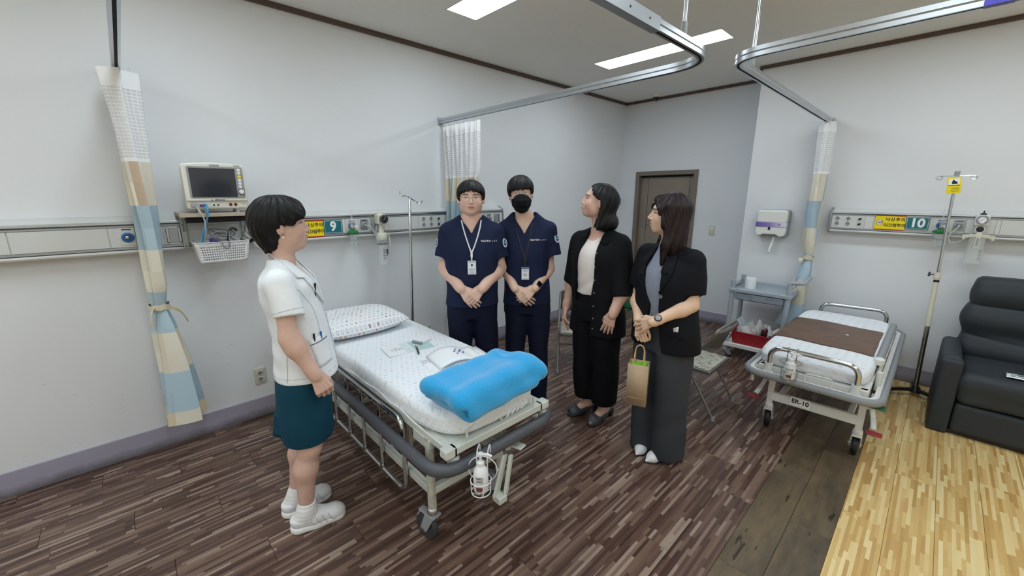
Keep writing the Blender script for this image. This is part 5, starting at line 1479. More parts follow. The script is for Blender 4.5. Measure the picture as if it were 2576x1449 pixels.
for i, (x, y) in enumerate(legs10):
    m_ = MB(); m_.obox((x, y, .185), (x, y, .475), .036, .036); m_.build('leg', 'bed_white', B10, bevel=.004)
    caster(B10, x, y, R(95 if i < 2 else 80), .068, ('tyre_black', 'bed_white', 'bed_white'), .2, False)
m_ = MB()
m_.obox((-.215, 3.08, .255), (.265, 3.105, .255), .03, .062); m_.obox((-.215, 4.45, .255), (.265, 4.45, .255), .03, .06); m_.obox((-.16, 3.1, .26), (-.16, 4.45, .26), .03, .04); m_.obox((.21, 3.1, .26), (.21, 4.45, .26), .03, .04); m_.build('lower_frame', 'bed_white', B10, bevel=.003)
m_ = MB()
for y in (3.25, 3.33, 3.41, 3.55, 3.7, 4.0): m_.cyl((-.16, y, .30), (.21, y, .30), .012, n=8)
m_.obox((-.1, 3.2, .33), (-.1, 4.3, .40), .03, .03); m_.obox((.14, 3.2, .33), (.14, 4.3, .40), .03, .03); m_.obox((.02, 3.5, .30), (.02, 4.2, .42), .05, .05); m_.build('lift_mechanism', 'steel_worn', B10)
lb = MB(); lb.box(-.095, .015, 3.0635, 3.066, .240, .296); lbo = lb.build('number_label', 'white_print', B10)
lb.T = None
text('number', 'ER-10', .042, 'black_print', lbo, (-.04, 3.0628, .268), FY, bold=.0012, sx=.95)
for sx_, x in ((-1, -.262), (1, .305)):
    m_ = MB(); m_.obox((x, 3.12, .35), (x+.015*sx_, 3.09, .30), .026, .016); m_.obox((x+.015*sx_, 3.09, .30), (x+.03*sx_, 3.03, .255), .026, .018); m_.obox((x, 3.12, .35), (x+.02*sx_, 3.04, .40), .026, .016) if sx_ > 0 else None
    m_.obox((x-.06*sx_, 3.12, .34), (x, 3.12, .35), .02, .02); pdl = m_.build('pedal_arm', 'bed_white', B10, bevel=.004)
    m_ = MB(); m_.cbox((x+.035*sx_, 3.0, .245), (.075, .05, .012)); m_.build('red_pedal', 'pedal_red', pdl, bevel=.005)
    if sx_ > 0: m_ = MB(); m_.cbox((x+.022, 3.01, .41), (.08, .06, .012)); m_.build('green_pedal', 'pedal_green', pdl, bevel=.005)
mattress(B10, -.318, .277, 2.985, 4.47, .50, .60, 'dot_sheet_faded', nn=9.0, wob=.006)
m_ = MB(); m_.tube(fillet([(.285, 3.30, .60), (.285, 4.30, .60)], .03), .021, 12); m_.build('side_rail', 'bumper_grey', B10)
for y in np.linspace(3.28, 4.22, 6):
    m_ = MB(); m_.obox((.295, y, .475), (.295, y+.07, .575), .014, .026); m_.build('rail_hinge', 'bed_white', B10, bevel=.003)
m_ = MB(); m_.lathe([(.024, 0), (.028, .01), (.028, .035), (.018, .045), (0, .047)], (.285, 3.30, .575), 14); m_.cyl((.305, 3.2, .44), (.305, 3.2, .56), .016, n=10); m_.cbox((.315, 3.13, .40), (.05, .06, .06)); m_.build('rail_release', 'bed_white', B10)
m_ = MB(); m_.tube(fillet([(-.29, 3.30, .575), (-.29, 4.30, .575)], .03), .018, 10); m_.cyl((-.325, 3.02, .35), (-.325, 3.02, .44), .011, n=8); m_.cbox((-.315, 3.03, .452), (.05, .05, .025)); m_.build('side_rail', 'bed_white', B10)
m_ = MB(); m_.tube(fillet([(-.02, 2.935, .47), (-.02, 2.935, .53), (.115, 2.94, .53), (.115, 2.94, .47)], .02), .005, 8); m_.build('document_hook', 'bed_white', B10)
t = NT('brown_vinyl_sheet'); n = t.noise(t.obj(), 5, 5, .6); t.color(t.ramp(n, [(.3, '5b4233'), (.7, '6f5340')])); t.set(rough=.38, spec=.4); t.bump(n, .5, .02); M['brown_vinyl_sheet'] = t.m
def sheet(u, v):
    x = -.34+.63*u; y = 3.36+.66*v+.02*math.sin(u*4)
    a = abs((u-.5)*2); z = .6045+.002*math.sin(u*9+v*5)
    if u < .06: x, z = -.323-.002*math.sin(v*14), .600-(.06-u)*1.0
    if u > .92: x, z = .283+.004*math.sin(v*16+1), .600-(u-.92)*1.2
    return (x, y, z)
m_ = MB(); m_.grid(sheet, 50, 30); o = m_.build('cover_sheet', 'brown_vinyl_sheet', None, solid=.002, sharp=180); o.location = (-.405, 0, 0); tag(o, 'brown vinyl cover sheet across the middle of the right bed', 'sheet')
m_ = MB(); m_.ell((-.335, 3.72, .611), (.011, .008, .003), 8, 5); tag(m_.build('paper_scrap', 'paper_white'), 'tiny white scrap lying on the brown cover sheet', 'paper scrap')
sanitizer((-.50, 2.885, .485), R(8), 'white pump bottle in a clear wire holder on the foot loop of the right bed', '손소독', )
wh2 = thing('wire_bottle_holder', 'wire bottle holder on the foot loop of the right bed', 'bottle holder', (-.50, 2.885, .48), R(8))
m_ = MB(); m_.tube(ring_pts(.040, 0), .002, 6, True); m_.tube(ring_pts(.044, .06), .002, 6, True); m_.tube(ring_pts(.058, .115), .002, 6, True)
for k in range(4): a = k*PI/2+.3; m_.tube([(.04*math.cos(a), .04*math.sin(a), 0), (.044*math.cos(a), .044*math.sin(a), .06)], .002, 6)
m_.build('wire_cage', 'wire_steel', wh2)
m_ = MB()
for x in (-.024, .024): m_.tube(fillet([(x, .044, .0), (x, .046, .12), (x, .05, .185), (x, .095, .185), (x, .10, .15)], .018), .003, 6)
m_.build('wire_hook', 'wire_steel', wh2)

# ------------------------------------------------------------------ drip stands
iv = thing('drip_stand', 'thin chrome drip stand with two hooks behind the left bed', 'drip stand', (-2.95, 1.645, 0), 0)
m_ = MB(); m_.tube([(0, -.03, .05), (0, 0, .9), (0, .026, 1.575), (0, .027, 1.59)], [.0125, .0125, .0105, .005], 12); m_.build('pole', 'chrome', iv)
m_ = MB(); m_.tube(fillet([(-.02, -.045, 1.645), (-.02, -.045, 1.612), (-.01, -.028, 1.607), (0, .0, 1.612), (.0, .027, 1.592), (0, .08, 1.565), (.01, .10, 1.545), (.015, .118, 1.545), (.018, .13, 1.575)], .008, 4), .0045, 8); m_.build('hook_bar', 'chrome', iv)
m_ = MB()
for k in range(4): a = k*PI/2+PI/4; m_.tube(fillet([(0, -.03, .055), (.10*math.cos(a), -.03+.10*math.sin(a), .05), (.2*math.cos(a), -.03+.17*math.sin(a), .018)], .03), .011, 8)
m_.build('base', 'steel_worn', iv)
iv2 = thing('drip_stand', 'cream and chrome drip stand with two looped hooks beside the recliner', 'drip stand', (.085, 4.50, 0), 0)
PT = lambda z: Vector((-.058*z/1.78, 0, z))
m_ = MB(); m_.cyl(PT(.05), PT(.99), .0155, n=14); m_.build('lower_pole', 'steel_worn', iv2)
m_ = MB(); m_.cyl(PT(.60), PT(.985), .0165, n=14); m_.build('pole_sleeve', 'ivory', iv2)
m_ = MB(); m_.cyl(PT(.985), PT(1.03), .023, .021, 14); m_.build('collar', 'ivory', iv2)
m_ = MB(); m_.cyl(PT(.955), PT(.972), .0172, n=14); m_.build('collar_label', 'black_print', iv2)
m_ = MB(); m_.cyl(PT(1.03), PT(1.765), .0105, n=14); m_.build('upper_pole', 'chrome', iv2)
m_ = MB(); m_.cyl(PT(1.755), PT(1.785), .015, n=12); m_.build('pole_cap', 'grey_plastic', iv2)
m_ = MB(); c0 = PT(1.012); m_.cyl(c0, c0+Vector((-.04, -.005, 0)), .005, n=8)
for k in range(4): a = k*PI/2; m_.ell(c0+Vector((-.045, .011*math.cos(a), .011*math.sin(a))), (.008, .008, .008), 8, 6)
m_.build('height_knob', 'dark_grey', iv2)
tp_ = PT(1.752); m_ = MB()
for sd in (-1, 1):
    m_.tube(catmull([tp_, tp_+Vector((sd*.06, 0, .0)), tp_+Vector((sd*.085, 0, .0)), tp_+Vector((sd*.105, 0, -.012)), tp_+Vector((sd*.09, 0, -.026)), tp_+Vector((sd*.07, .004, -.016)), tp_+Vector((sd*.078, .006, -.002))], 5), .003, 7)
m_.build('looped_hook', 'chrome', iv2)
m_ = MB(); m_.lathe([(.04, .035), (.034, .06), (.02, .085), (0, .085)], n=14)
for a in (R(215), R(-32), R(95)): m_.tube(fillet([(0, 0, .055), (.13*math.cos(a), .13*math.sin(a), .048), (.25*math.cos(a), .25*math.sin(a), .02)], .04), [.017]*2+[.016]*(5)+[.012, .012][:2], 8) if False else m_.tube([(0, 0, .055), (.13*math.cos(a), .13*math.sin(a), .05), (.2*math.cos(a), .2*math.sin(a), .036), (.235*math.cos(a), .235*math.sin(a), .014)], [.018, .016, .014, .012], 8)
m_.build('base', 'black_plastic', iv2)
tg = thing('hanging_tag', 'yellow laminated warning tag hanging on the right drip stand', 'tag', (.024, 4.48, 1.688), (0, R(-5), 0))
MB().box(-.036, .036, -.001, .001, -.062, .055).build('card', 'yellow_print', tg)
MB().box(-.028, .028, -.0018, -.0008, .002, .045).build('picture', 'white_print', tg)
m_ = MB(); m_.add([(-.012, -.002, .006), (.018, -.002, .006), (.016, -.002, .02), (.002, -.002, .03), (-.006, -.002, .04), (-.010, -.002, .025)], [(0, 1, 2, 3, 4, 5)]); m_.build('pictogram', 'black_print', tg)
m_ = MB(); m_.box(-.03, .03, -.002, -.0009, -.006, -.002)
for k in range(4): m_.box(-.014+.004*(k % 2), .028, -.002, -.0009, -.018-.010*k, -.0165-.010*k)
tag(m_.build('printed_lines', 'black_print', tg), kind='stuff')
m_ = MB(); m_.tube([(0, 0, .055), (0, .004, .068)], .0015, 5); m_.build('tag_string', 'white_plastic', tg)

# ------------------------------------------------------------------ folding chairs
def zebra():
    t = NT('zebra_vinyl'); x, y, z = t.sep(t.obj()); n = t.noise(t.comb(t.math('MULTIPLY', x, 150.0), t.math('MULTIPLY', y, 26.0), t.math('MULTIPLY', z, 60.0)), 1.0, 3, .55)
    t.color(t.ramp(n, [(.42, '77756a'), (.52, 'c9c6b6')])); t.set(rough=.5); return t.m
M['zebra_vinyl'] = zebra()
mk('chair_steel', '84817b', .38, .55)
mk('chair_brown', '3a302e', .45)
def folding_chair(loc, rot, label, back_mat, sticker):
    c = thing('folding_chair', label, 'chair', loc, rot, 'steel folding chairs')
    hw_ = .215
    for sx_ in (-hw_, hw_):
        m_ = MB(); m_.tube(fillet([(sx_, .29, .012), (sx_*.98, .04, .37), (sx_*.93, -.13, .60)], .05), .0115, 10); m_.build('front_leg', 'chair_steel', c)
        m_ = MB(); m_.tube([(sx_*.99, .025, .395), (sx_*.95, -.205, .012)], .0105, 10); m_.build('rear_leg', 'chair_steel', c)
        for p in ((sx_, .29, 0), (sx_*.95, -.207, 0)): m_ = MB(); m_.lathe([(0, 0), (.0145, 0), (.015, .018), (.012, .03), (0, .03)], p, 10); m_.build('foot_cap', 'grey_plastic', c)
        m_ = MB(); m_.obox((sx_*.95, -.03, .35), (sx_*.95, .05, .375), .006, .02); m_.build('hinge', 'chair_steel', c)
    m_ = MB(); m_.tube(fillet([(-.20, -.13, .60), (-.197, -.165, .68), (.197, -.165, .68), (.20, -.13, .60)], .055, 8), .0115, 10); m_.build('back_frame', 'chair_steel', c)
    for yb, zb, wb in ((-.135, .125, .20), (.20, .12, .205)): m_ = MB(); m_.cyl((-wb, yb, zb), (wb, yb, zb), .008, n=8); m_.build('cross_bar', 'chair_steel', c)
    m_ = MB(); m_.grid(lambda u, v: ((-.195+.39*u)*(1-.03*v*v), -.078-.082*v-.042*(1-(2*u-1)**2), .515+.155*v-.03*(1-(2*u-1)**2)*(1-v)+.012*(1-(2*u-1)**2)*v), 14, 6); bp = m_.build('backrest', back_mat, c, solid=.008)
    if sticker: 
        m_ = MB(); m_.obox((.02, -.172, .585), (.02, -.188, .626), .036, .003, (0, 1, .5)); m_.build('sticker', 'white_print', bp)
        text('sticker_text', '5B', .024, 'black_print', bp, (.02, -.1825, .6055), (R(112), 0, 0))
    m_ = MB(); m_.prism([(-.20+.0, -.15), (.20, -.15), (.205, .20), (.18, .235), (-.18, .235), (-.205, .20)], .335, .362); m_.build('seat_pan', 'chair_steel', c, bevel=.006)
    m_ = MB(); m_.grid(lambda u, v: (-.185+.37*u, -.135+.35*v,   .364+.022*(1-(2*u-1)**6)*(1-(2*v-1)**6)), 18, 18); m_.build('seat_pad', 'zebra_vinyl', c)
    return c
folding_chair((-1.12, 3.10, 0), R(90), 'grey folding chair with zebra seat behind the woman in blazer', 'chair_steel', True)
folding_chair((-2.255, 3.06, 0), R(-140), 'folding chair with dark brown backrest behind the woman in black shirt', 'chair_brown', False)

# ------------------------------------------------------------------ trolley with roll and red basket
mk('trolley_grey', 'a4adb6', .4)
mk('trolley_dark', '8c959f', .42)
tc = thing('utility_cart', 'grey plastic utility trolley with one drawer beside the right curtain', 'trolley', (-1.085, 4.45, 0), R(3))
WX, WY = .232, .185
for x, y in ((-WX, -WY), (WX, -WY), (-WX, WY), (WX, WY)):
    m_ = MB(); m_.cyl((x, y, .11), (x, y, .80), .0225, n=16); m_.build('post', 'trolley_grey', tc)
    m_ = MB(); m_.lathe([(.0, .802), (.0205, .80), (.0225, .79)], (x, y, 0), 14); m_.build('post_cap', 'trolley_grey', tc)
    caster(tc, x, y, R(40 if x < 0 else 130), .032, ('tyre_black', 'grey_plastic', 'grey_plastic'), .1, False)
m_ = MB(); m_.box(-WX-.01, WX+.01, -WY-.025, WY+.02, .690, .702)
for a in ((-WX-.03, WX+.03, -WY-.03, -WY-.012, .686, .722), (-WX-.03, WX+.03, WY+.01, WY+.028, .686, .742), (-WX-.03, -WX-.012, -WY-.02, WY+.02, .686, .722), (WX+.012, WX+.03, -WY-.02, WY+.02, .686, .722)): m_.box(*a)
m_.build('top_tray', 'trolley_grey', tc, bevel=.006)
m_ = MB(); m_.box(-WX+.03, WX-.03, -WY-.018, WY-.02, .612, .682); dr = m_.build('drawer', 'trolley_dark', tc, bevel=.012)
MB().box(-.055, .055, -WY-.024, -WY-.012, .618, .680).build('drawer_handle', 'trolley_dark', dr, bevel=.006)
m_ = MB(); m_.box(-WX-.01, WX+.01, -WY-.015, WY+.02, .128, .150)
m_.box(-WX-.03, WX+.03, -WY-.03, -WY-.012, .122, .164); m_.box(-WX-.03, WX+.03, WY+.01, WY+.028, .122, .17); m_.build('lower_tray', 'mesh_band' if False else 'white_plastic', tc, bevel=.006)
for z in (.76, .735):
    m_ = MB(); m_.cyl((-WX, -WY, z), (-WX, WY, z), .0055, n=8); m_.build('end_rail', 'steel_brushed', tc)
m_ = MB(); m_.tube(fillet([(WX, -WY, .79), (WX, -WY, .835), (WX+.085, -WY, .845), (WX+.10, -WY+.02, .845), (WX+.10, WY-.02, .845), (WX+.085, WY, .845), (WX, WY, .835), (WX, WY, .79)], .035, 6), .0205, 12); m_.build('push_handle', 'trolley_grey', tc)
m_ = MB(); m_.cyl((WX, -WY, .755), (WX, WY, .755), .006, n=8); m_.build('end_rail', 'steel_brushed', tc)
rl = thing('paper_roll', 'white paper roll standing on the grey trolley top', 'paper roll', (-1.21, 4.45, .702))
m_ = MB(); m_.lathe([(.019, .0), (.047, .0), (.048, .005), (.048, .099), (.047, .104), (.019, .104), (.019, 0)], n=28); m_.build('roll', 'paper_white', rl); m_ = MB(); m_.lathe([(.0175, .002), (.0195, .002), (.0195, .102), (.0175, .102)], n=16); m_.build('core', 'tie_cream', rl)
mk('basket_red', 'a51420', .4)
rb_ = thing('supply_basket', 'red plastic basket full of medical supplies on the trolley bottom shelf', 'basket', (-1.085, 4.435, .1515), R(3))
basket(rb_, .36, .40, .26, .29, .125, 'basket_red', 9, 16, t_=.004, rim=.010, side_cols=9, hole=(.32, .68, .36, .62))
MB().box(-.165, .165, -.115, .115, .003, .02).build('basket_liner', 'basket_red', rb_)
mk('amber_bottle', '4a1c1e', .25)
mk('pale_blue_pack', 'c9d3da', .4)
mk('orange_print', 'd0532c', .5)
def supply(name, label, cat, fn): 
    t_ = thing(name, label, cat, (-1.085, 4.435, .1715), R(3)); fn(t_); return t_
def f_bottle(t_):
    m_ = MB(); m_.lathe([(0, 0), (.03, 0), (.032, .004), (.032, .105), (.02, .125), (.014, .13), (0, .13)], (.068, -.03, .035), 20); m_.build('bottle', 'amber_bottle', t_)
    m_ = MB(); m_.lathe([(0, .13), (.019, .13), (.02, .134), (.02, .158), (.018, .162), (0, .162)], (.068, -.03, .035), 18); m_.build('cap', 'white_plastic', t_)
supply('antiseptic_bottle', 'dark bottle with white cap standing in the red basket', 'bottle', f_bottle)
def pack(cx, cy, w, h, tilt, yaw, mat, crumple, seed):
    def fn(t_):
        T = Matrix.Translation((cx, cy, 0)) @ Matrix.Rotation(R(yaw), 4, 'Z') @ Matrix.Rotation(R(tilt), 4, 'X'); g = random.Random(seed); ph = g.random()*6
        m_ = MB(T)
        for sg in (-1, 1): m_.grid(lambda u, v: (w*(u-.5)*(1+crumple*.3*math.sin(v*7+ph)), sg*(.004+.010*max(0, math.sin(PI*u)*math.sin(PI*v)))+crumple*.02*math.sin(u*9+v*6+ph), .0+h*v+crumple*.03*math.sin(u*8+ph)*v), 12, 12)
        m_.build('wrapper', mat, t_, sharp=180)
        m_ = MB(T); m_.box(-w*.3, w*.2, -.017, -.0145, h*.42, h*.55); m_.build('printed_strip', 'ink_dark', t_)
    return fn
supply('gauze_pack', 'pale blue crumpled pack at the left end of the red basket', 'pack', pack(-.12, .0, .15, .20, -10, 10, 'pale_blue_pack', .9, 2))
supply('dressing_pack', 'white dressing pack with grey print leaning in the red basket', 'pack', pack(-.075, -.075, .16, .165, 8, -4, 'paper_white', .3, 5))
supply('syringe_pack', 'white crumpled wrapper standing highest in the middle of the red basket', 'pack', pack(.0, -.05, .11, .225, 10, 20, 'bottle_white', 1.0, 9))
def f_sy(t_):
    m_ = MB(); m_.tube([(.005, -.085, .02), (.03, -.06, .12)], .008, 8); m_.build('barrel', 'orange_print', t_); m_ = MB(); m_.tube([(.03, -.06, .12), (.035, -.055, .15)], .005, 8); m_.build('plunger', 'bottle_white', t_)
supply('orange_stick', 'orange stick between the wrapper and the bottle in the red basket', 'stick', f_sy)
supply('tape_pack', 'white and brown wrapped roll at the right end of the red basket', 'pack', pack(.135, -.05, .10, .175, -4, -15, 'bottle_white', .6, 14))
def f_tube(t_):
    m_ = MB(); m_.tube([(.15, -.06, .03), (.178, -.05, .115), (.185, -.03, .16)], .011, 8); m_.build('roll', 'tie_cream', t_); m_ = MB(); m_.cyl((.1505, -.0605, .028), (.15, -.06, .031), .0115, n=8); m_.build('roll_end', 'dark_grey', t_)
supply('bandage_roll', 'narrow cream bandage roll leaning out of the right corner of the red basket', 'bandage', f_tube)

# ------------------------------------------------------------------ recliner
t = NT('recliner_leather'); n = t.noise(t.obj(), 180, 3); t.color('34393e'); t.set(rough=.55, spec=.3); t.bump(n, .12, .001); M['recliner_leather'] = t.m
rc_ = thing('recliner', 'dark grey leather recliner at the right edge of the picture', 'armchair', (.60, 3.90, 0))
def sc(name, f, h=.012, disp=None):
    q = Sculpt(); f(q); q.disp = disp; return q.build(name, 'recliner_leather', rc_, h, smooth=1)
soft = lambda x, y, z: .0025*np.sin(x*17+z*13)+.002*np.sin(y*19+x*7)
def arm(sg):
    def f(q):
        X = sg*.385
        q.rbox((X, .035, .262), (.053, .040, .268), .018, .012); q.rbox((X+sg*.004, .33, .268), (.050, .29, .282), .034, .012)
    return f
for sg in (-1, 1):
    sc('armrest', arm(sg), .009)
    m_ = MB(); m_.tube([(sg*.385+dx, .074, z) for dx, z in ((-.0535, .05), (-.054, .50), (-.046, .525), (-.02, .531), (.03, .529), (.047, .518), (.054, .48), (.0535, .05))], .0028, 6); m_.build('arm_seam', 'black_plastic', rc_)
sc('seat_cushion', lambda q: (q.rbox((0, .32, .345), (.328, .33, .105), .04, .02), q.rc((-.29, .05, .385), (.29, .05, .385), .052, None, .05)), .010, soft)
sc('footrest', lambda q: (q.rbox((0, .045, .132), (.328, .045, .102), .022, .02), q.rbox((0, .25, .12), (.32, .2, .09), .03, .03)), .010)
def back(q):
    q.rbox((0, .64, .62), (.352, .085, .215), .04, .03); q.rc((-.28, .60, .49), (.28, .60, .49), .085, None, .07); q.rc((-.30, .60, .72), (.30, .60, .72), .075, None, .08)
def headr(q): q.rbox((0, .645, .915), (.345, .085, .112), .045, .02); q.rc((-.27, .61, .91), (.27, .61, .91), .075, None, .06)
sc('backrest', back, .010, lambda x, y, z: soft(x, y, z)+.009*np.exp(-((z-.60+.03*np.cos(x*5))/.008)**2)*(y < .58))
sc('headrest', headr, .010, soft)
m_ = MB(); m_.box(-.40, .40, .03, .66, .004, .03); m_.build('base', 'black_plastic', rc_)
pp = thing('paper_slip', 'white printed paper lying on the recliner seat', 'paper', (1.10-.56, 4.045, .4615), R(-4))
m_ = MB(); m_.grid(lambda u, v: (-.075+.15*u, -.05+.10*v, .0015+.002*math.sin(u*4)), 6, 3); m_.build('sheet', 'paper_white', pp, solid=.001)
m_ = MB(); m_.box(-.06, .03, -.02, -.012, .0042, .0048); m_.box(-.055, .05, .01, .018, .0042, .0048); m_.box(-.03, .0, .024, .034, .0042, .0048); tag(m_.build('printed_text', 'ink_dark', pp), kind='stuff')

# ------------------------------------------------------------------ green mat at the door, paper bag
gm = thing('green_mat', 'green mat leaning at the foot of the brown door behind the two women', 'mat', (-2.66, 5.19, 0))
mk('mat_green', '1f7a45', .7)
mk('mat_green_dark', '0f4a2c', .7)
MB().box(-.35, .35, -.10, -.085, .045, .135).build('mat_face', 'mat_green', gm, bevel=.004)
for k in range(3): MB().box(-.35, .35, -.115-.006*k, -.08, .003+.014*k, .014+.014*k).build('mat_layer', 'mat_green_dark' if k % 2 else 'mat_green', gm, bevel=.002)
mk('kraft', 'b59d80', .75, var=.04)
mk('tissue_green', '7fc41e', .6)
mk('paper_string', 'c9a878', .7)
r_w2 = R(-195.08)
bg = thing('paper_bag', 'brown kraft paper bag with lime tissue held by the woman in blazer', 'bag', (-1.044+.22*(-.26)-.045*(-.965), 2.235+.22*(-.965)-.045*.26, .425), R(-158))
w_, d_, h_ = .056, .036, .255
def bagw(name, pts): m_ = MB(); m_.add(pts, [(0, 1, 2, 3)]); m_.build(name, 'kraft', bg, solid=.0015)
bagw('front_panel', [(-w_, d_, 0), (w_, d_, 0), (w_, d_+.004, h_), (-w_, d_+.004, h_)]); bagw('back_panel', [(-w_, -d_, 0), (w_, -d_, 0), (w_, -d_-.004, h_), (-w_, -d_-.004, h_)])
for sg in (-1, 1):
    m_ = MB(); m_.add([(sg*w_, -d_, 0), (sg*w_*.93, 0, 0), (sg*w_, d_, 0), (sg*w_, d_+.004, h_), (sg*w_*.86, 0, h_), (sg*w_, -d_-.004, h_)], [(0, 1, 4, 5), (1, 2, 3, 4)]); m_.build('side_gusset', 'kraft', bg, solid=.0015)
MB().box(-w_, w_, -d_, d_, 0, .002).build('bag_bottom', 'kraft', bg)
MB().box(-w_, w_, d_+.0005, d_+.0025, .048, .050).build('fold_line', 'paper_string', bg)
m_ = MB(); m_.grid(lambda u, v: (-w_*.8+w_*1.6*u, -d_*.8+d_*1.6*v, h_-.02+.018*math.sin(u*9)*math.cos(v*8)+.012*math.sin(v*17+u*5)), 12, 8); m_.build('tissue', 'tissue_green', bg, solid=.001)
for yy in (d_+.002, -d_-.002):
    m_ = MB(); m_.tube(catmull([(-.026, yy, h_-.02), (-.026, yy*.9, h_+.03), (-.022, yy*.2, h_+.085), (.0, yy*.1, h_+.105), (.022, yy*.2, h_+.085), (.026, yy*.9, h_+.03), (.026, yy, h_-.02)], 6), .0028, 7); m_.build('bag_handle', 'paper_string', bg)
def limb_body(s, J):
    """the continuous skin: torso, neck, arms, legs, feet"""
    s.loft(J['torso'], k=.03)
    n0, n1 = J['neck']; s.rc(n0, n1, J.get('neck_r', .054), J.get('neck_r', .054)*.95, .03)
    f = J.get('arm', 1.0)
    for sd in ('R', 'L'):
        sh, el, wr = [Vector(v) for v in J['arm'+sd]]
        s.rc(Vector(n0)*.6+sh*.4+Vector((0, 0, -.012)), sh+Vector((0, 0, -.022)), .034*f, .036*f, .03)
        s.rc(sh+(el-sh)*.12, el, .041*f, .038*f, .02)
        m = el.lerp(wr, .25); s.rc(el, m, .039*f, .0415*f, .03); s.rc(m, wr, .0415*f, .0265*f, .03)
        s.rc(wr.lerp(el, .12), wr+(wr-el).normalized()*.012, .0265*f, .023*f, .02)
        hp, kn, an, toe = [Vector(v) for v in J['leg'+sd]]
        g = J.get('leg', 1.0)
        s.rc(hp, kn, J.get('hip_r', .078)*g, .047*g, .04)
        c = kn.lerp(an, .32)+Vector((0, -.014, 0)); s.rc(kn, c, .047*g, .05*g, .04); s.rc(c, an, .05*g, .031*g, .04)
        d = (toe-an); d.z = 0
        s.rc(an+Vector((0, 0, -.02))-d.normalized()*.025, an+Vector((0, 0, -.035)), .032*g, .032*g, .015)
        s.rc(an+Vector((0, 0, -.015)), toe, .032*g, .024*g, .02)

def sneaker(root, heel, toe, mat, sole, name='shoe', w=.044, hgt=.07, seg=True):
    """closed shoe from heel to toe at floor level"""
    h = Vector(heel); t_ = Vector(toe); d = (t_-h); L = d.length; d.normalize(); sd = d.cross(Vector((0, 0, 1)))
    T = Matrix(((sd.x, d.x, 0, h.x), (sd.y, d.y, 0, h.y), (0, 0, 1, 0), (0, 0, 0, 1)))
    u = Sculpt()
    u.rc((0, .042, .048), (0, L*.42, .048), w*.86, w*.92, .02, M_=T); u.rc((0, L*.42, .046), (0, L-.05, .036), w*.92, w*.86, .03, M_=T); u.rc((0, L-.05, .034), (0, L-.034, .031), w*.84, .032, .02, M_=T)
    u.rc((0, .038, .06), (0, .055, hgt+.012), .034, .036, .02, M_=T)
    u.plane(T @ Vector((0, .06, hgt+.014)), Vector((0, 0, 1))+d*-.15, .006); u.plane((0, 0, .022), (0, 0, -1), .003)
    up = u.build(name, mat, root, .0045)
    q = Sculpt(); q.rc((0, .043, .014), (0, L*.45, .014), w*1.0, w*.98, .01, M_=T); q.rc((0, L*.45, .014), (0, L-.044, .016), w*.98, w*.92, .02, M_=T)
    q.plane((0, 0, .030), (0, 0, 1), .003); q.plane((0, 0, .0015), (0, 0, -1), .003); q.build('sole', sole, up, .0045)
    return up, T, L, u

# ================================================================ first young man
P1 = thing('person', 'young man in navy scrubs with round glasses and white lanyard, left of the masked man', 'person', (-2.165, 1.695, 0), R(-128.1))
H1 = HM((.012, .022, 1.590), 0, 1, 0, (1.05, 1.0, .99))
s = Sculpt()
J = dict(torso=[(.80, .02, -.01, .13, .085), (.9, .02, -.005, .15, .10), (1.05, .018, 0, .15, .10), (1.2, .015, 0, .16, .105), (1.32, .013, -.005, .165, .098), (1.39, .012, -.01, .14, .075), (1.44, .012, -.012, .085, .062), (1.475, .012, -.012, .066, .06)],
    neck=((.012, -.012, 1.43), (.012, .0, 1.53)), neck_r=.063, arm=1.13,
    armR=((.172, -.012, 1.37), (.198, -.02, 1.125), (.094, .165, 1.022)), armL=((-.15, -.012, 1.37), (-.175, -.02, 1.12), (-.052, .19, 1.026)),
    legR=((.105, 0, .85), (.115, .01, .47), (.118, -.01, .085), (.14, .12, .03)), legL=((-.07, 0, .85), (-.085, .01, .47), (-.09, -.01, .085), (-.11, .12, .03)), leg=1.1)
limb_body(s, J); head_ops(s, H1, dict(jaw=1.02, fat=.002))
hand_ops(s, (.094, .165, 1.022), (-.62, .18, -.72), (.1, 1, .2), (-1, 0, .2), (12, 18, 12), 2, 1.0, (.2, 0, .01))
hand_ops(s, (-.052, .19, 1.026), (.66, .12, -.70), (-.05, 1, .15), (.5, .1, 1), (28, 34, 22), 1, 1.02, (.6, .01, .02))
s.build('body', 'skin', P1, .004, skin_col(SKIN['m1'], H1))
face_parts(P1, s, H1, dict(squint=.8, brow=.001))
e = MB(); c = s.march(H1 @ Vector((.038, .16, -.05)), (0, -1, 0), .2); e.ell(c, (.0018, .0012, .0018), 8, 5); e.build('mole', 'brow_dark', P1)
hair(P1, H1, 'hair_black', [(-180, -.07), (-140, -.06), (-112, -.012), (-88, -.018), (-72, -.012), (-60, .022), (-30, .034), (-8, .044), (0, .05), (10, .042), (30, .036), (60, .022), (72, -.012), (88, -.018), (112, -.012), (140, -.06), (180, -.07)], c=(0, -.008, .034), r=(.089, .112, .092), jag=.012, lock=.0014)
glasses(P1, s, H1)
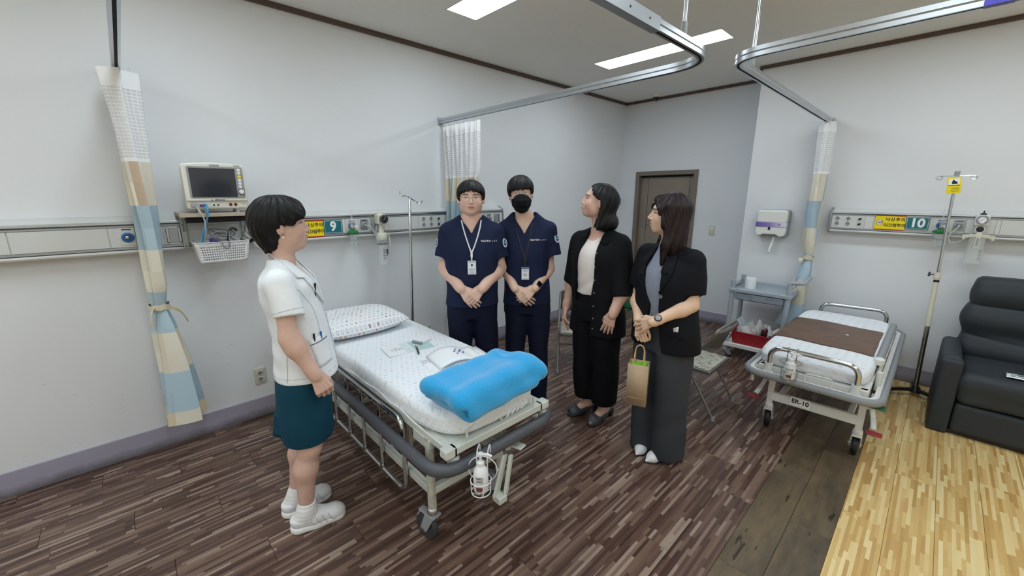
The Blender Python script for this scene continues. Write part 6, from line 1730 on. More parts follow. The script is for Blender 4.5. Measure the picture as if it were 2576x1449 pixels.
# scrub top: loft + sleeves, V neck
def scrub_top(root, rows, slv, vz, vx, neckc, hem_round=0.0, seed=0.0):
    t_ = Sculpt(); t_.loft(rows, k=.03, n=2.35)
    for a, b, ra, rb in slv:
        t_.sleeve(a, b, ra, rb, .03, (0, .12, 0))
    for a, b, ra, rb in slv:
        sg = 1 if a[0] > neckc[0] else -1; t_.rc((neckc[0]+sg*.066, neckc[1]-.008, neckc[2]+.0), (a[0]-sg*.01, a[1], a[2]+.012), .045, .052, .03)
    # V neck
    def vcut(x, y, z): return np.maximum(np.maximum((np.abs(x-vx)-(z-vz)*.62)*.8, -(y-.0)), -(z-vz))
    t_.op(vcut, (vx-.14, -.02, vz-.01), (vx+.14, .25, vz+.25), 's', .004)
    t_.rc((neckc[0], neckc[1], neckc[2]), (neckc[0], neckc[1]-.01, neckc[2]+.2), neckc[3], neckc[3]+.02, .004, 's')
    f = drape(.0028, 30, seed)
    t_.disp = f
    return t_
t1 = scrub_top(P1, [(.875, .02, .004, .186, .128), (.98, .018, .008, .176, .128), (1.10, .015, .012, .178, .134), (1.25, .013, .01, .186, .132), (1.34, .013, .0, .182, .116), (1.40, .013, -.006, .155, .088), (1.44, .012, -.012, .105, .072), (1.47, .012, -.014, .078, .066)],
    [((.168, -.008, 1.365), (.214, .004, 1.20), .066, .056), ((-.145, -.008, 1.365), (-.186, .004, 1.19), .066, .06)], 1.37, .012, (.012, -.005, 1.44, .072), seed=1)
t1o = t1.build('scrub_top', 'scrub_navy', P1, .0055)
def trousers(root, rows_list, hips, mat, seed=0.0, amp=.003, h=.0065, name='trousers', k=.025):
    t_ = Sculpt()
    if hips: t_.loft(hips, k=.03)
    for rows in rows_list: t_.loft(rows, k=k)
    t_.disp = drape(amp, 24, seed)
    return t_.build(name, mat, root, h), t_
trousers(P1, [[(.03, .118, -.005, .072, .085), (.25, .116, -.005, .074, .082), (.5, .112, .0, .08, .088), (.8, .098, 0, .092, .108), (.9, .095, 0, .09, .11)], [(.03, -.09, -.005, .072, .085), (.25, -.088, -.005, .074, .082), (.5, -.082, 0, .08, .088), (.8, -.062, 0, .092, .108), (.9, -.06, 0, .09, .11)]], [(.78, .018, 0, .165, .105), (.88, .018, .0, .172, .115), (.97, .018, .0, .165, .112)], 'trouser_navy', 2)
for a, b in (((.118, -.085, 0), (.145, .165, 0)), ((-.09, -.085, 0), (-.115, .165, 0))): sneaker(P1, a, b, 'shoe_black', 'shoe_black')
mk('badge_shell', 'c3cad4', .25)
def scrub_extras(root, sc, vx, seams, word_at, patches, strap_mat, strap, badge_at, clip_mat):
    # embroidery above the chest pocket
    o_ = text('embroidery', '응급구조과', .0135, 'white_print', root, word_at, (R(90), 0, R(180)), .0004, 1.05, .0003)
    e = MB(); w0 = Vector(word_at)
    for k in range(3):
        c = w0+Vector((-.0455-.0125*k, -.001, .001*k)); e.cbox(c+Vector((.0025, 0, 0)), (.0015, .0016, .009)); e.cbox(c+Vector((-.001, 0, .003)), (.006, .0016, .0014)); e.cbox(c+Vector((-.0015, 0, -.0025)), (.005, .0016, .0014))
    tag(e.build('embroidery_name', 'strap_white', root), kind='stuff')
    for c, n_ in patches:
        c = Vector(c); n_ = Vector(n_).normalized(); q_ = n_.to_track_quat('Z', 'Y').to_matrix().to_4x4(); T = Matrix.Translation(c) @ q_
        e = MB(T); e.lathe([(0, 0), (.031, 0), (.031, .0012), (0, .0016)], n=28); pt = e.build('arm_patch', 'white_print', root)
        e = MB(T); e.lathe([(.0175, .0014), (.0185, .0024), (.0195, .0014)], n=28); e.build('patch_ring', 'patch_blue', pt)
        e = MB(T); e.add([(.0165*math.cos(a*PI/10), .0165*math.sin(a*PI/10), .0024) for a in range(11)], [tuple(range(11))]); e.build('patch_swirl', 'patch_green', pt)
        e = MB(T); e.add([(.0165*math.cos(-a*PI/10), .0165*math.sin(-a*PI/10), .0024) for a in range(11)], [tuple(range(10, -1, -1))]); e.build('patch_swirl', 'patch_blue', pt)
        e = MB(T); e.ell((0, .0, .0026), (.009, .004, .0006), 12, 5); e.build('patch_bird', 'white_print', pt)
        e = MB(T)
        for k in range(14):
            a = k*PI/7; e.cbox((.0228*math.cos(a), .0228*math.sin(a), .0019), (.004, .004, .0008))
        tag(e.build('patch_letters', 'patch_blue', pt), kind='stuff')
    # lanyard: two straps meeting at the clip, then the badge
    apex = Vector(badge_at)+Vector((0, 0, .075))
    for pts in strap:
        ps_ = curve_on(sc, pts, (0, -1, 0), -.0 + .003, .3)
        x0 = pts[0][0]; sg = 1 if x0 > vx else -1
        ps_ = [Vector((vx+sg*.035, -.075, pts[0][2]+.03)), Vector((vx+sg*.058, -.055, pts[0][2]+.026)), Vector((x0, -.012, pts[0][2]+.016))]+[p for p in ps_]+[apex+Vector((0, .002, .02))]
        ribbon(ps_, [Vector((sg*1, -.3, .3)), Vector((sg*1, 0, .4)), Vector((sg*.6, .4, .8))]+[Vector((0, 1, .15))]*(len(ps_)-3), .0085, .0016).build('lanyard', strap_mat, root)
    e = MB(); e.cbox(apex+Vector((0, .003, .008)), (.014, .006, .03)); e.cbox(apex+Vector((0, .003, -.016)), (.009, .004, .024)); e.build('lanyard_clip', clip_mat, root, bevel=.002)
    b = Vector(badge_at)
    w, h = .056, .092
    e = MB(); e.cbox(b, (w, .005, h)); bd = e.build('badge_holder', 'badge_shell' if strap_mat == 'strap_white' else 'badge_blue', root, bevel=.003)
    e = MB(); e.cbox(b+Vector((0, .003, -.005)), (w-.007, .0015, h-.02)); e.build('badge_card', 'badge_paper', bd)
    return b, bd
b, bd = scrub_extras(P1, t1, .012, None, (-.078, t1.march((-.078, .4, 1.322), (0, -1, 0), .6).y+.005, 1.322), [(t1.march((-.40, .035, 1.30), (1, -.0, 0), .5), (-.9, .55, .2)), (t1.march((.40, .0, 1.30), (-1, 0, 0), .5), (.95, .25, .2))], 'strap_white', [[(.078, 0, 1.452), (.068, 0, 1.41), (.05, 0, 1.35), (.03, 0, 1.29)], [(-.052, 0, 1.452), (-.044, 0, 1.41), (-.026, 0, 1.35), (-.004, 0, 1.29)]], (.015, .158, 1.155), 'white_print')
e = MB(); e.ell(b+Vector((0, .0038, .018)), (.0065, .001, .008), 10, 6); e.build('portrait_hair', 'black_print', bd)
e = MB(); e.ell(b+Vector((0, .0042, .0145)), (.0045, .001, .006), 10, 6); e.build('portrait_face', 'lip_dark', bd)
text('badge_name', '응급구조과', .0075, 'black_print', bd, b+Vector((0, .0043, -.012)), (R(90), 0, R(180)))
e = MB(); e.cbox(b+Vector((0, .0043, -.026)), (.03, .0006, .0022)); e.cbox(b+Vector((0, .0043, -.035)), (.04, .0006, .0022)); e.build('badge_line', 'badge_blue', bd)

# ================================================================ second young man, masked
P2 = thing('person', 'taller young man in navy scrubs with black face mask and wrist watch', 'person', (-2.03, 2.03, 0), R(-134.8))
H2 = HM((.014, .028, 1.621), 0, 1, 5, (1.0, 1.0, 1.0))
s = Sculpt()
J = dict(torso=[(.80, -.035, -.01, .12, .08), (.9, -.035, -.005, .14, .09), (1.05, -.034, 0, .13, .085), (1.2, -.032, 0, .14, .092), (1.32, -.03, -.005, .15, .09), (1.40, -.028, -.01, .13, .068), (1.45, -.022, -.012, .075, .055), (1.49, -.015, -.01, .056, .052)],
    neck=((-.015, -.012, 1.43), (.008, .002, 1.55)), neck_r=.053, arm=.95,
    armR=((.128, -.012, 1.385), (.135, -.03, 1.11), (.052, .15, .985)), armL=((-.185, -.012, 1.385), (-.195, -.03, 1.095), (-.09, .158, .99)),
    legR=((.05, 0, .86), (.05, .01, .48), (.05, -.01, .085), (.06, .12, .03)), legL=((-.115, 0, .86), (-.125, .01, .48), (-.13, -.01, .085), (-.15, .12, .03)), leg=.95)
limb_body(s, J); head_ops(s, H2, dict(jaw=.94))
hand_ops(s, (.052, .15, .985), (-.72, .2, -.66), (.1, 1, .2), (-.4, .1, 1), (14, 20, 14), 2, 1.0, (.3, 0, .01))
hand_ops(s, (-.09, .158, .99), (.74, .22, -.60), (-.05, 1, .25), (.3, .1, 1), (26, 34, 22), 1, 1.02, (.6, .01, .02))
s.build('body', 'skin', P2, .004, skin_col(SKIN['m2'], H2))
face_parts(P2, s, H2, dict(squint=.55, mouth=False, brow=-.001))
hair(P2, H2, 'hair_black', [(-180, -.075), (-140, -.065), (-112, -.02), (-88, -.012), (-72, .0), (-58, .026), (-30, .024), (0, .022), (30, .022), (58, .020), (72, -.004), (88, -.012), (112, -.02), (140, -.065), (180, -.075)], c=(0, -.006, .037), r=(.092, .114, .092), jag=.006, lock=.0012)
glasses(P2, s, H2)
# mask: shell over nose, mouth and chin
mk_ = Sculpt(); head_ops(mk_, H2, dict(jaw=.94)); mk_.ops = mk_.ops[:-12]+mk_.ops[-12:-4]
mm = Sculpt()
mm.ell((0, .030, -.052), (.069, .084, .078), .02, M_=H2); mm.rc((0, .102, -.008), (0, .112, -.05), .016, .022, .03, M_=H2); mm.rc((0, .1, -.05), (0, .074, -.102), .03, .026, .03, M_=H2)
Hr = H2.to_3x3()
mm.plane(H2 @ Vector((0, .1, -.002)), Hr @ Vector((0, -.12, 1)), .004); mm.plane(H2 @ Vector((0, .026, 0)), Hr @ Vector((0, -1, -.28)), .004)
mm.plane(H2 @ Vector((0, .05, -.124)), Hr @ Vector((0, -.25, -1)), .006)
def mfold(x, y, z): return .0012*np.sin((z)*190)
mm.disp = mfold
mko = mm.build('face_mask', 'mask_black', P2, .004)
for q in (-1, 1):
    for z0, z1 in ((-.012, .012), (-.07, -.012)):
        e = MB(); e.tube(catmull([H2 @ Vector((q*.063, .035, z0)), H2 @ Vector((q*.074, .012, (z0+z1)/2)), H2 @ Vector((q*.082, -.012, z1))], 4), .0014, 6); e.build('ear_loop', 'mask_black', mko)
t2 = scrub_top(P2, [(.845, -.036, .004, .175, .115), (.98, -.034, .006, .165, .115), (1.10, -.032, .008, .16, .116), (1.25, -.03, .008, .172, .116), (1.34, -.03, .0, .175, .104), (1.40, -.028, -.006, .15, .082), (1.445, -.022, -.012, .09, .066), (1.475, -.018, -.012, .068, .06)],
    [((.122, -.006, 1.37), (.15, -.008, 1.20), .062, .062), ((-.18, -.006, 1.37), (-.217, -.0, 1.19), .062, .063)], 1.352, -.012, (-.014, -.005, 1.455, .066), seed=4)
t2.build('scrub_top', 'scrub_navy', P2, .0055)
trousers(P2, [[(.03, .05, -.005, .066, .08), (.25, .05, -.005, .068, .078), (.5, .048, 0, .074, .082), (.8, .036, 0, .088, .1), (.88, .03, 0, .088, .1)], [(.03, -.13, -.005, .066, .08), (.25, -.129, -.005, .068, .078), (.5, -.124, 0, .074, .082), (.8, -.116, 0, .09, .1), (.88, -.11, 0, .088, .1)]], [(.78, -.038, 0, .165, .1), (.88, -.036, 0, .162, .105), (.95, -.036, .0, .155, .102)], 'trouser_navy', 5)
for a, b in (((.05, -.085, 0), (.065, .165, 0)), ((-.13, -.085, 0), (-.16, .165, 0))): sneaker(P2, a, b, 'shoe_black', 'shoe_black')
b, bd = scrub_extras(P2, t2, -.012, None, (-.085, t2.march((-.085, .4, 1.315), (0, -1, 0), .6).y+.005, 1.315), [(t2.march((-.42, .03, 1.318), (1, 0, 0), .5), (-.85, .6, .25))], 'strap_brown', [[(.048, 0, 1.46), (.044, 0, 1.42), (.03, 0, 1.34), (.0, 0, 1.24), (-.016, 0, 1.2)], [(-.075, 0, 1.46), (-.068, 0, 1.42), (-.05, 0, 1.34), (-.03, 0, 1.24), (-.022, 0, 1.2)]], (-.02, .135, 1.085), 'black_plastic')
e = MB(); e.lathe([(0, 0), (.012, 0), (.012, .006), (0, .006)], b+Vector((0, .004, .098)), 16, axis='y'); e.build('badge_reel', 'black_plastic', bd)
e = MB()
for k in range(5):
    a = k*PI*2/5; e.ell(b+Vector((.008*math.cos(a), .0045, -.008+.008*math.sin(a))), (.0035, .001, .0035), 8, 5)
tag(e.build('badge_print', 'dark_red', bd), kind='stuff')
e = MB(); e.cbox(b+Vector((0, .0045, .022)), (.034, .0006, .002)); e.cbox(b+Vector((0, .0045, .016)), (.026, .0006, .002)); e.cbox(b+Vector((0, .0045, -.036)), (.036, .0006, .002)); tag(e.build('badge_line', 'dark_grey', bd), kind='stuff')
def watch(root, wr, el, mat_band, face, rad, w, up, square):
    wr = Vector(wr); el = Vector(el); d = (el-wr).normalized(); c = wr+d*.022
    x = (Vector(up)-d*Vector(up).dot(d)).normalized(); y = d.cross(x)
    e = MB(); n = 24; e.sweep([c+x*rad*math.cos(2*PI*k/n)+y*rad*math.sin(2*PI*k/n) for k in range(n)], [(-.0012, -w/2), (.0012, -w/2), (.0012, w/2), (-.0012, w/2)], True, up=d)
    wt = e.build('wrist_watch', mat_band, root)
    T = Matrix.Translation(c+x*(rad-.001)) @ Matrix(((y.x, d.x, x.x), (y.y, d.y, x.y), (y.z, d.z, x.z))).to_4x4()
    e = MB(T)
    if square: e.box(-.0185, .0185, -.021, .021, 0, .008)
    else: e.lathe([(.0195, 0), (.0205, .004), (.019, .008), (0, .008)], n=24)
    e.build('watch_case', 'watch_glass' if square else face, wt, bevel=.003 if square else .001)
    e = MB(T)
    if square: e.box(-.016, .016, -.0185, .0185, .0078, .0088)
    else: e.lathe([(0, .0082), (.015, .0082), (.015, .009), (0, .009)], n=24)
    e.build('watch_face', 'watch_glass' if square else 'grey_plastic', wt)
watch(P2, (-.09, .158, .99), (-.195, -.03, 1.095), 'watch_silicone', 'watch_glass', .0295, .024, (-.25, 1, .2), True)
# ================================================================ the nurse
PN = thing('person', 'nurse in white short sleeved jacket and teal skirt, short black hair, smiling in profile', 'person', (-1.98, .46, 0), R(-22.97))
HN = HM((0, .028, 1.487), 13, 3, 0, (.965, .965, 1.08))
s = Sculpt()
J = dict(torso=[(.76, 0, .035, .12, .075), (.86, 0, .045, .13, .075), (.98, 0, .045, .105, .07), (1.1, 0, .035, .11, .07), (1.2, 0, .025, .12, .08), (1.26, 0, .012, .115, .07), (1.31, 0, .010, .08, .050), (1.345, 0, .014, .055, .046)],
    neck=((0, .012, 1.31), (0, .026, 1.43)), neck_r=.047, arm=.94,
    armR=((.150, .02, 1.265), (.192, .036, 1.035), (.205, .115, .865)), armL=((-.150, .02, 1.265), (-.192, .03, 1.035), (-.20, .10, .865)),
    legR=((.08, .04, .80), (.074, .042, .45), (.062, -.012, .085), (.045, .11, .035)), legL=((-.085, .035, .80), (-.08, .012, .45), (-.075, -.075, .085), (-.125, .03, .035)), leg=.98, hip_r=.066)
limb_body(s, J); head_ops(s, HN, dict(jaw=.96, fat=.001))
hand_ops(s, (.205, .115, .865), (.02, .36, -.93), (.9, .28, .1), (-.3, 1, 0), [(38, 42, 25), (40, 46, 25), (42, 48, 25), (44, 48, 25)], 0, .96, (.4, .008, .01))
hand_ops(s, (-.20, .10, .865), (0, .3, -.95), (-.95, .2, .1), (.2, 1, 0), (20, 30, 20), 0, .96, (.2, 0, .01))
s.build('body', 'skin', PN, .0036, skin_col(SKIN['nu'], HN, 'b4605c'))
face_parts(PN, s, HN, dict(squint=.6, smile=1.0, teeth=True))
def bob(s_, H):
    s_.ell((0, -.045, .02), (.088, .075, .088), .03, M_=H); s_.ell((0, .012, .058), (.076, .09, .055), .03, M_=H); s_.rc((0, -.055, -.02), (0, -.045, -.075), .062, .046, .03, M_=H)
    for q in (-1, 1): s_.ell((q*.062, .045, .036), (.026, .05, .04), .02, M_=H)
hair(PN, HN, 'hair_black', [(-180, -.105), (-130, -.09), (-108, -.05), (-96, .002), (-80, .004), (-66, -.002), (-48, .018), (-25, .032), (0, .036), (25, .03), (48, .016), (66, -.004), (80, .002), (96, .0), (108, -.05), (130, -.09), (180, -.105)], c=(0, -.012, .034), r=(.089, .108, .081), extra=bob, jag=.004, lock=.0016, nl=26)
# earrings
for q in (1, -1):
    c = HN @ Vector((q*.086, -.006, -.040)); e = MB(); e.ell(c, (.0045, .0045, .006), 10, 8); ea = e.build('earring', 'pearl', PN)
    e = MB(); e.tube([c+Vector((0, .004*math.cos(a*PI/6), .010+.006*math.sin(a*PI/6))) for a in range(12)], .0009, 6, True); e.build('earring_hoop', 'gold_wire', ea)
# jacket
jk = Sculpt()
jk.loft([(.805, 0, .062, .176, .134), (.90, 0, .06, .166, .128), (1.0, 0, .056, .150, .121), (1.08, 0, .046, .145, .117), (1.18, 0, .028, .152, .116), (1.245, 0, .022, .156, .108), (1.285, 0, .014, .135, .084), (1.315, 0, .012, .092, .064), (1.345, 0, .012, .066, .054)], n=2.2, k=.03)
for q in (-1, 1):
    a, b = Vector((q*.150, .02, 1.262)), Vector((q*.188, .046, 1.128)); d = (b-a).normalized()
    jk.sleeve(a, b, .056, .058, .025, (0, -.1, 0))
    jk.rc((q*.055, .010, 1.303), (q*.140, .014, 1.265), .034, .044, .03)
# rounded front corners at the hem, collar stand, neck opening
def jv(x, y, z): return np.maximum(np.maximum((np.abs(x)-(z-1.16)*.30)*.9, -(y-.03)), 1.16-z)
jk.op(jv, (-.12, .0, 1.15), (.12, .3, 1.45), 's', .004)
jk.rc((0, .014, 1.318), (0, .02, 1.46), .052, .060, .006, 's')
jk.disp = lambda x, y, z: drape(.0022, 26, 3)(x, y, z)+.0016*np.sin(z*60+y*30)*np.clip((.02-y)*20, 0, 1)
jko = jk.build('jacket', 'nurse_white', PN, .0055)
mk('seam_grey', 'aeb2b8', .8)
def seam(pts, d, mat='seam_grey', r=.0012, name='seam', par=PN, sc_=jk): 
    e = MB(); e.tube(curve_on(sc_, pts, d, .0006), r, 5); return e.build(name, mat, par)
def lap(q):
    # lapel and collar as a thin folded layer lying on the chest
    edge = [(.045, 1.375), (.085, 1.335), (.118, 1.275), (.085, 1.268), (.094, 1.245), (.05, 1.18), (.012, 1.13)]
    inner = [(.048, 1.36), (.058, 1.33), (.046, 1.285), (.043, 1.27), (.036, 1.25), (.018, 1.195), (.006, 1.14)]
    e = MB(); P0 = curve_on(jk, [(q*x, 0, z) for x, z in inner], (0, -1, 0), .006); P1_ = curve_on(jk, [(q*x, 0, z) for x, z in edge], (0, -1, 0), .006)
    e.grid(lambda u, v: P0[int(round(v*6))].lerp(P1_[int(round(v*6))], u)+Vector((0, .004*math.sin(u*PI), 0)), 4, 6); e.build('lapel', 'nurse_white', PN, solid=.004)
    e = MB(); e.tube([p+Vector((0, .003, 0)) for p in P1_], .0013, 5); e.build('lapel_edge', 'seam_grey', PN)
for q in (-1, 1): lap(q)
# collar round the back of the neck
ck = Sculpt(); ck.rc((0, .012, 1.300), (0, .002, 1.382), .082, .061, .01); ck.rc((0, .016, 1.30), (0, .008, 1.40), .068, .0495, .004, 's'); ck.plane((0, 0, 1.384), (0, .35, 1), .003); ck.plane((0, 0, 1.303), (0, .3, -1), .003); ck.plane((0, .035, 0), (0, 1, .2), .004)
ck.build('collar', 'nurse_white', PN, .004)
seam([(.155, .0+.02*math.sin((z-.82)*5), z) for z in np.linspace(.82, 1.09, 12)], (-1, .2, 0), name='side_seam')
seam([(.02, .3, z) for z in np.linspace(.83, 1.13, 10)], (-.1, -1, 0), name='front_edge')
seam([(.17*math.cos(a), .06+.14*math.sin(a), .835) for a in np.linspace(-1.5, 1.4, 12)], (-1, 0, 0), name='hem_seam')
e = MB(); a0 = Vector((.1825, .041, 1.150)); sd = Vector((.188, .046, 1.128))-Vector((.15, .02, 1.262)); sd.normalize(); x_ = sd.orthogonal().normalized(); y_ = sd.cross(x_)
e.tube(curve_on(jk, [a0+x_*.09*math.cos(k*PI/12)+y_*.09*math.sin(k*PI/12) for k in range(24)], (-1, 0, 0)) if False else [jk.march(a0+(x_*math.cos(k*PI/12)+y_*math.sin(k*PI/12))*.070, -(x_*math.cos(k*PI/12)+y_*math.sin(k*PI/12)), .06, .0003) for k in range(24)], .001, 5, True); e.build('sleeve_band_seam', 'seam_grey', PN)
def catmull2(p): return [(v.x, v.y) for v in catmull([(a, b, 0) for a, b in p], 5)]
# hip pocket with piping, pens
pk = [(.125, 1.0), (.045, 1.014), (.04, .88), (.12, .868)]
def onj(x, z, off): return jk.march((x+.12, .5, z), (-.24, -1, 0), .8, off)
e = MB(); e.grid(lambda u, v: onj((pk[0][0]*(1-u)+pk[1][0]*u)*(1-v)+(pk[3][0]*(1-u)+pk[2][0]*u)*v, (pk[0][1]*(1-u)+pk[1][1]*u)*(1-v)+(pk[3][1]*(1-u)+pk[2][1]*u)*v, .004), 8, 8); pko = e.build('hip_pocket', 'nurse_white', PN, solid=.003)
e = MB(); e.tube([onj(.125-.08*u, .978+.014*u, .0065) for u in np.linspace(0, 1, 8)], .0018, 6); e.build('pocket_piping', 'navy_print', pko)
for x, m_ in ((.105, 'black_plastic'), (.075, 'blue_plastic')):
    c = onj(x, 1.008, .004); e = MB(); e.tube([c+Vector((0, 0, -.02)), c+Vector((.002, 0, .018))], .0042, 8); tag(e.build('pocket_pen', m_, PN))
c = jk.march((.055, .5, 1.215), (0, -1, 0), .6, .004); e = MB(); e.tube([c+Vector((0, -.002, -.045)), c+Vector((.002, .004, .02))], .0045, 8); e.build('chest_pen', 'black_plastic', PN)
for z in (1.06, .97): 
    c = jk.march((.0, .5, z), (0, -1, 0), .6, .003); e = MB(); e.ell(c, (.007, .003, .007), 12, 6); e.build('button', 'white_plastic', PN)
e = MB(); e.tube([onj(x, z, .0005) for x, z in catmull2([(.150, 1.235), (.118, 1.215), (.085, 1.16), (.07, 1.10), (.07, 1.03)])], .0011, 5); e.build('princess_seam', 'seam_grey', PN)
# skirt with a back slit
sk = Sculpt()
sk.loft([(.478, 0, .032, .150, .112), (.55, 0, .034, .158, .117), (.70, 0, .036, .162, .118), (.84, 0, .04, .16, .112), (.93, 0, .045, .14, .10)], n=2.15, k=.02)
sk.rbox((.0, -.10, .52), (.004, .06, .08), .002, .004, 's')
sk.disp = drape(.0022, 20, 1)
sk.build('skirt', 'skirt_teal', PN, .006)
e = MB(); e.grid(lambda u, v: (-.02+.05*u, -.125+.055*u+.02*v, .485+.125*v), 6, 5); e.build('slit_flap', 'skirt_teal', PN, solid=.004)
for nm, (an, kn) in dict(R=((.062, -.012, .085), (.074, .042, .45)), L=((-.075, -.075, .085), (-.08, .012, .45))).items():
    so = Sculpt(); an = Vector(an); kn = Vector(kn); d = (kn-an).normalized(); so.rc(an+Vector((0, -.018, -.028)), an+d*.02, .045, .040, .02); so.rc(an+Vector((0, .02, -.03)), an+d*.02, .040, .039, .02); so.rc(an, an+d*.10, .0385, .0375, .02); so.plane(an+d*.066, d, .003)
    so.disp = lambda x, y, z: .0005*np.sin(z*300)
    so.build('sock', 'sock_white', PN, .004)
def nurse_shoe(heel, toe):
    up, T, L, u = sneaker(PN, heel, toe, 'shoe_white', 'sole_white', w=.047, hgt=.062)
    for k in range(4):
        for sd in (-1, 1):
            y0 = L*.42+.028*k; e = MB()
            D_ = (T.to_3x3() @ Vector((-sd, 0, -.45)))
            pts = [T @ Vector((sd*.06, y0, .03)), T @ Vector((sd*.055, y0-.014, .05)), T @ Vector((sd*.04, y0-.022, .066))]
            e.tube(curve_on(u, pts, D_, .0004, .15), .0016, 5); e.build('shoe_strap_line', 'seam_grey', up)
    e = MB(); e.tube([T @ Vector((.0505*math.cos(a)*.9, L*.45+.0*a, .0)) for a in (0, 1)], .001, 4)
    return up
nurse_shoe((.068, -.088, 0), (.030, .162, 0)); nurse_shoe((-.047, -.142, 0), (-.150, .082, 0))

# ================================================================ woman in the black cardigan
PA = thing('person', 'woman in black open shirt over ivory top, shoulder length hair, looking left', 'person', (-1.533, 2.272, 0), R(180))
HA = HM((.026, .012, 1.572), -54, 11, 0, (.985, .985, 1.05))
s = Sculpt()
J = dict(torso=[(.80, 0, 0, .14, .10), (.9, 0, 0, .15, .11), (1.02, .0, .0, .13, .095), (1.15, .005, .0, .135, .10), (1.25, .01, .0, .14, .098), (1.31, .012, -.005, .125, .075), (1.36, .015, -.01, .08, .058), (1.40, .015, -.01, .06, .052)],
    neck=((.014, -.012, 1.36), (.022, .0, 1.49)), neck_r=.051, arm=1.05,
    armR=((.185, -.01, 1.30), (.228, -.01, 1.04), (.250, .03, .82)), armL=((-.165, -.01, 1.30), (-.222, .04, 1.05), (-.196, .115, .88)),
    legR=((.085, 0, .84), (.085, .01, .47), (.085, -.06, .11), (.13, .06, .03)), legL=((-.085, 0, .84), (-.085, .015, .47), (-.055, -.06, .11), (-.05, .07, .03)), leg=1.0)
limb_body(s, J); head_ops(s, HA, dict(jaw=.98, fat=.003))
hand_ops(s, (.250, .03, .82), (.04, .15, -.97), (.9, .35, 0), (-.3, 1, 0), (14, 20, 14), 1, .98, (.2, 0, .01))
hand_ops(s, (-.196, .115, .88), (.30, .04, -.95), (-.40, .92, .1), (.75, .4, 0), (10, 16, 12), 4, .98, (.3, .005, .01))
s.build('body', 'skin', PA, .004, skin_col(SKIN['w1'], HA, 'a9524e'))
face_parts(PA, s, HA, dict(squint=.75, smile=.2, gaze=-1.0))
def wbob(s_, H):
    s_.loft([(-.165, 0, -.052, .088, .052), (-.14, 0, -.052, .106, .062), (-.08, 0, -.04, .104, .074), (0, 0, -.03, .095, .082), (.05, 0, -.025, .085, .085)], M_=H, k=.03)
    s_.ell((0, -.088, -.110), (.100, .072, .062), .03, M_=H); s_.ell((0, -.045, .0), (.092, .085, .08), .03, M_=H)
    for q in (-1, 1): s_.rc((q*.072, -.038, .03), (q*.086, -.016, -.14), .024, .024, .02, M_=H)
hair(PA, HA, 'hair_black', [(-180, -.20), (-106, -.19), (-103, -.05), (-96, .002), (-80, .012), (-58, .03), (-30, .074), (0, .085), (30, .074), (58, .03), (80, .012), (96, .002), (103, -.05), (106, -.19), (180, -.20)], c=(0, -.014, .032), r=(.086, .104, .086), extra=wbob, jag=.007, lock=.0012, nl=40)
# black trousers
trousers(PA, [[(.165, .085, -.03, .082, .098), (.4, .086, -.01, .084, .10), (.65, .082, 0, .094, .112), (.9, .075, 0, .094, .115)], [(.165, -.074, -.03, .084, .10), (.4, -.082, -.01, .086, .10), (.65, -.08, 0, .094, .112), (.9, -.075, 0, .094, .115)]], [(.78, 0, 0, .168, .118), (.9, 0, 0, .165, .122), (1.0, 0, .0, .145, .11)], 'black_trouser', 7, .004)
tp = Sculpt(); tp.loft([(.965, .008, .005, .150, .118), (1.05, .008, .008, .146, .120), (1.18, .01, .01, .150, .122), (1.26, .012, .004, .145, .108), (1.31, .014, -.002, .11, .082), (1.35, .015, -.006, .07, .066)], k=.02)
tp.rc((.03, .05, 1.37), (.03, .1, 1.38), .05, .06, .01, 's'); tp.disp = lambda x, y, z: .0035*np.sin(z*55+x*14+2*np.sin(x*22))*np.exp(-((z-1.02)/.07)**2)
tp.build('inner_top', 'ivory_satin', PA, .0055)
cd = Sculpt()
cd.loft([(.69, .0, .0, .208, .138), (.80, .0, .0, .2, .136), (.95, .002, .002, .188, .134), (1.1, .004, .006, .182, .136), (1.22, .008, .006, .19, .132), (1.30, .010, -.002, .175, .105), (1.345, .013, -.008, .12, .08), (1.385, .015, -.012, .078, .066)], n=2.2, k=.03)
for q, b in ((1, (.233, -.005, 1.005)), (-1, (-.226, .062, .985))):
    a = Vector((q*.165+.012, -.01, 1.30)); b = Vector(b); d = (b-a).normalized()
    cd.sleeve(a, b, .066, .068, .035)
    cd.rc((.015+q*.055, -.008, 1.365), (q*.15+.012, -.01, 1.318), .040, .050, .03)
# front opening: follows the edges seen from the front
oz = A([.60, .72, .975, 1.20, 1.33, 1.42]); ol = A([-.034, -.034, -.034, -.050, -.052, -.04]); orr = A([.075, .085, .112, .105, .07, .055])
def slot(x, y, z):
    l = np.interp(z, oz, ol); r_ = np.interp(z, oz, orr); return np.maximum(np.maximum(l-x, x-r_)*.9, -(y-.012))
cd.op(slot, (-.09, .0, .6), (.16, .3, 1.45), 's', .004)
cd.rc((.018, -.004, 1.375), (.02, 0, 1.5), .056, .07, .004, 's')
cd.disp = drape(.004, 22, 9)
cdo = cd.build('open_shirt', 'black_knit', PA, .006)
for z in (1.255, 1.165, 1.08, .995, .905, .82, .75):
    c = cd.march((-.056, .5, z), (0, -1, 0), .7, .002); e = MB(); e.lathe([(.0022, 0), (.0038, .0016), (.0052, 0)], c, 14, axis='y'); e.build('shirt_button', 'grey_plastic', cdo)
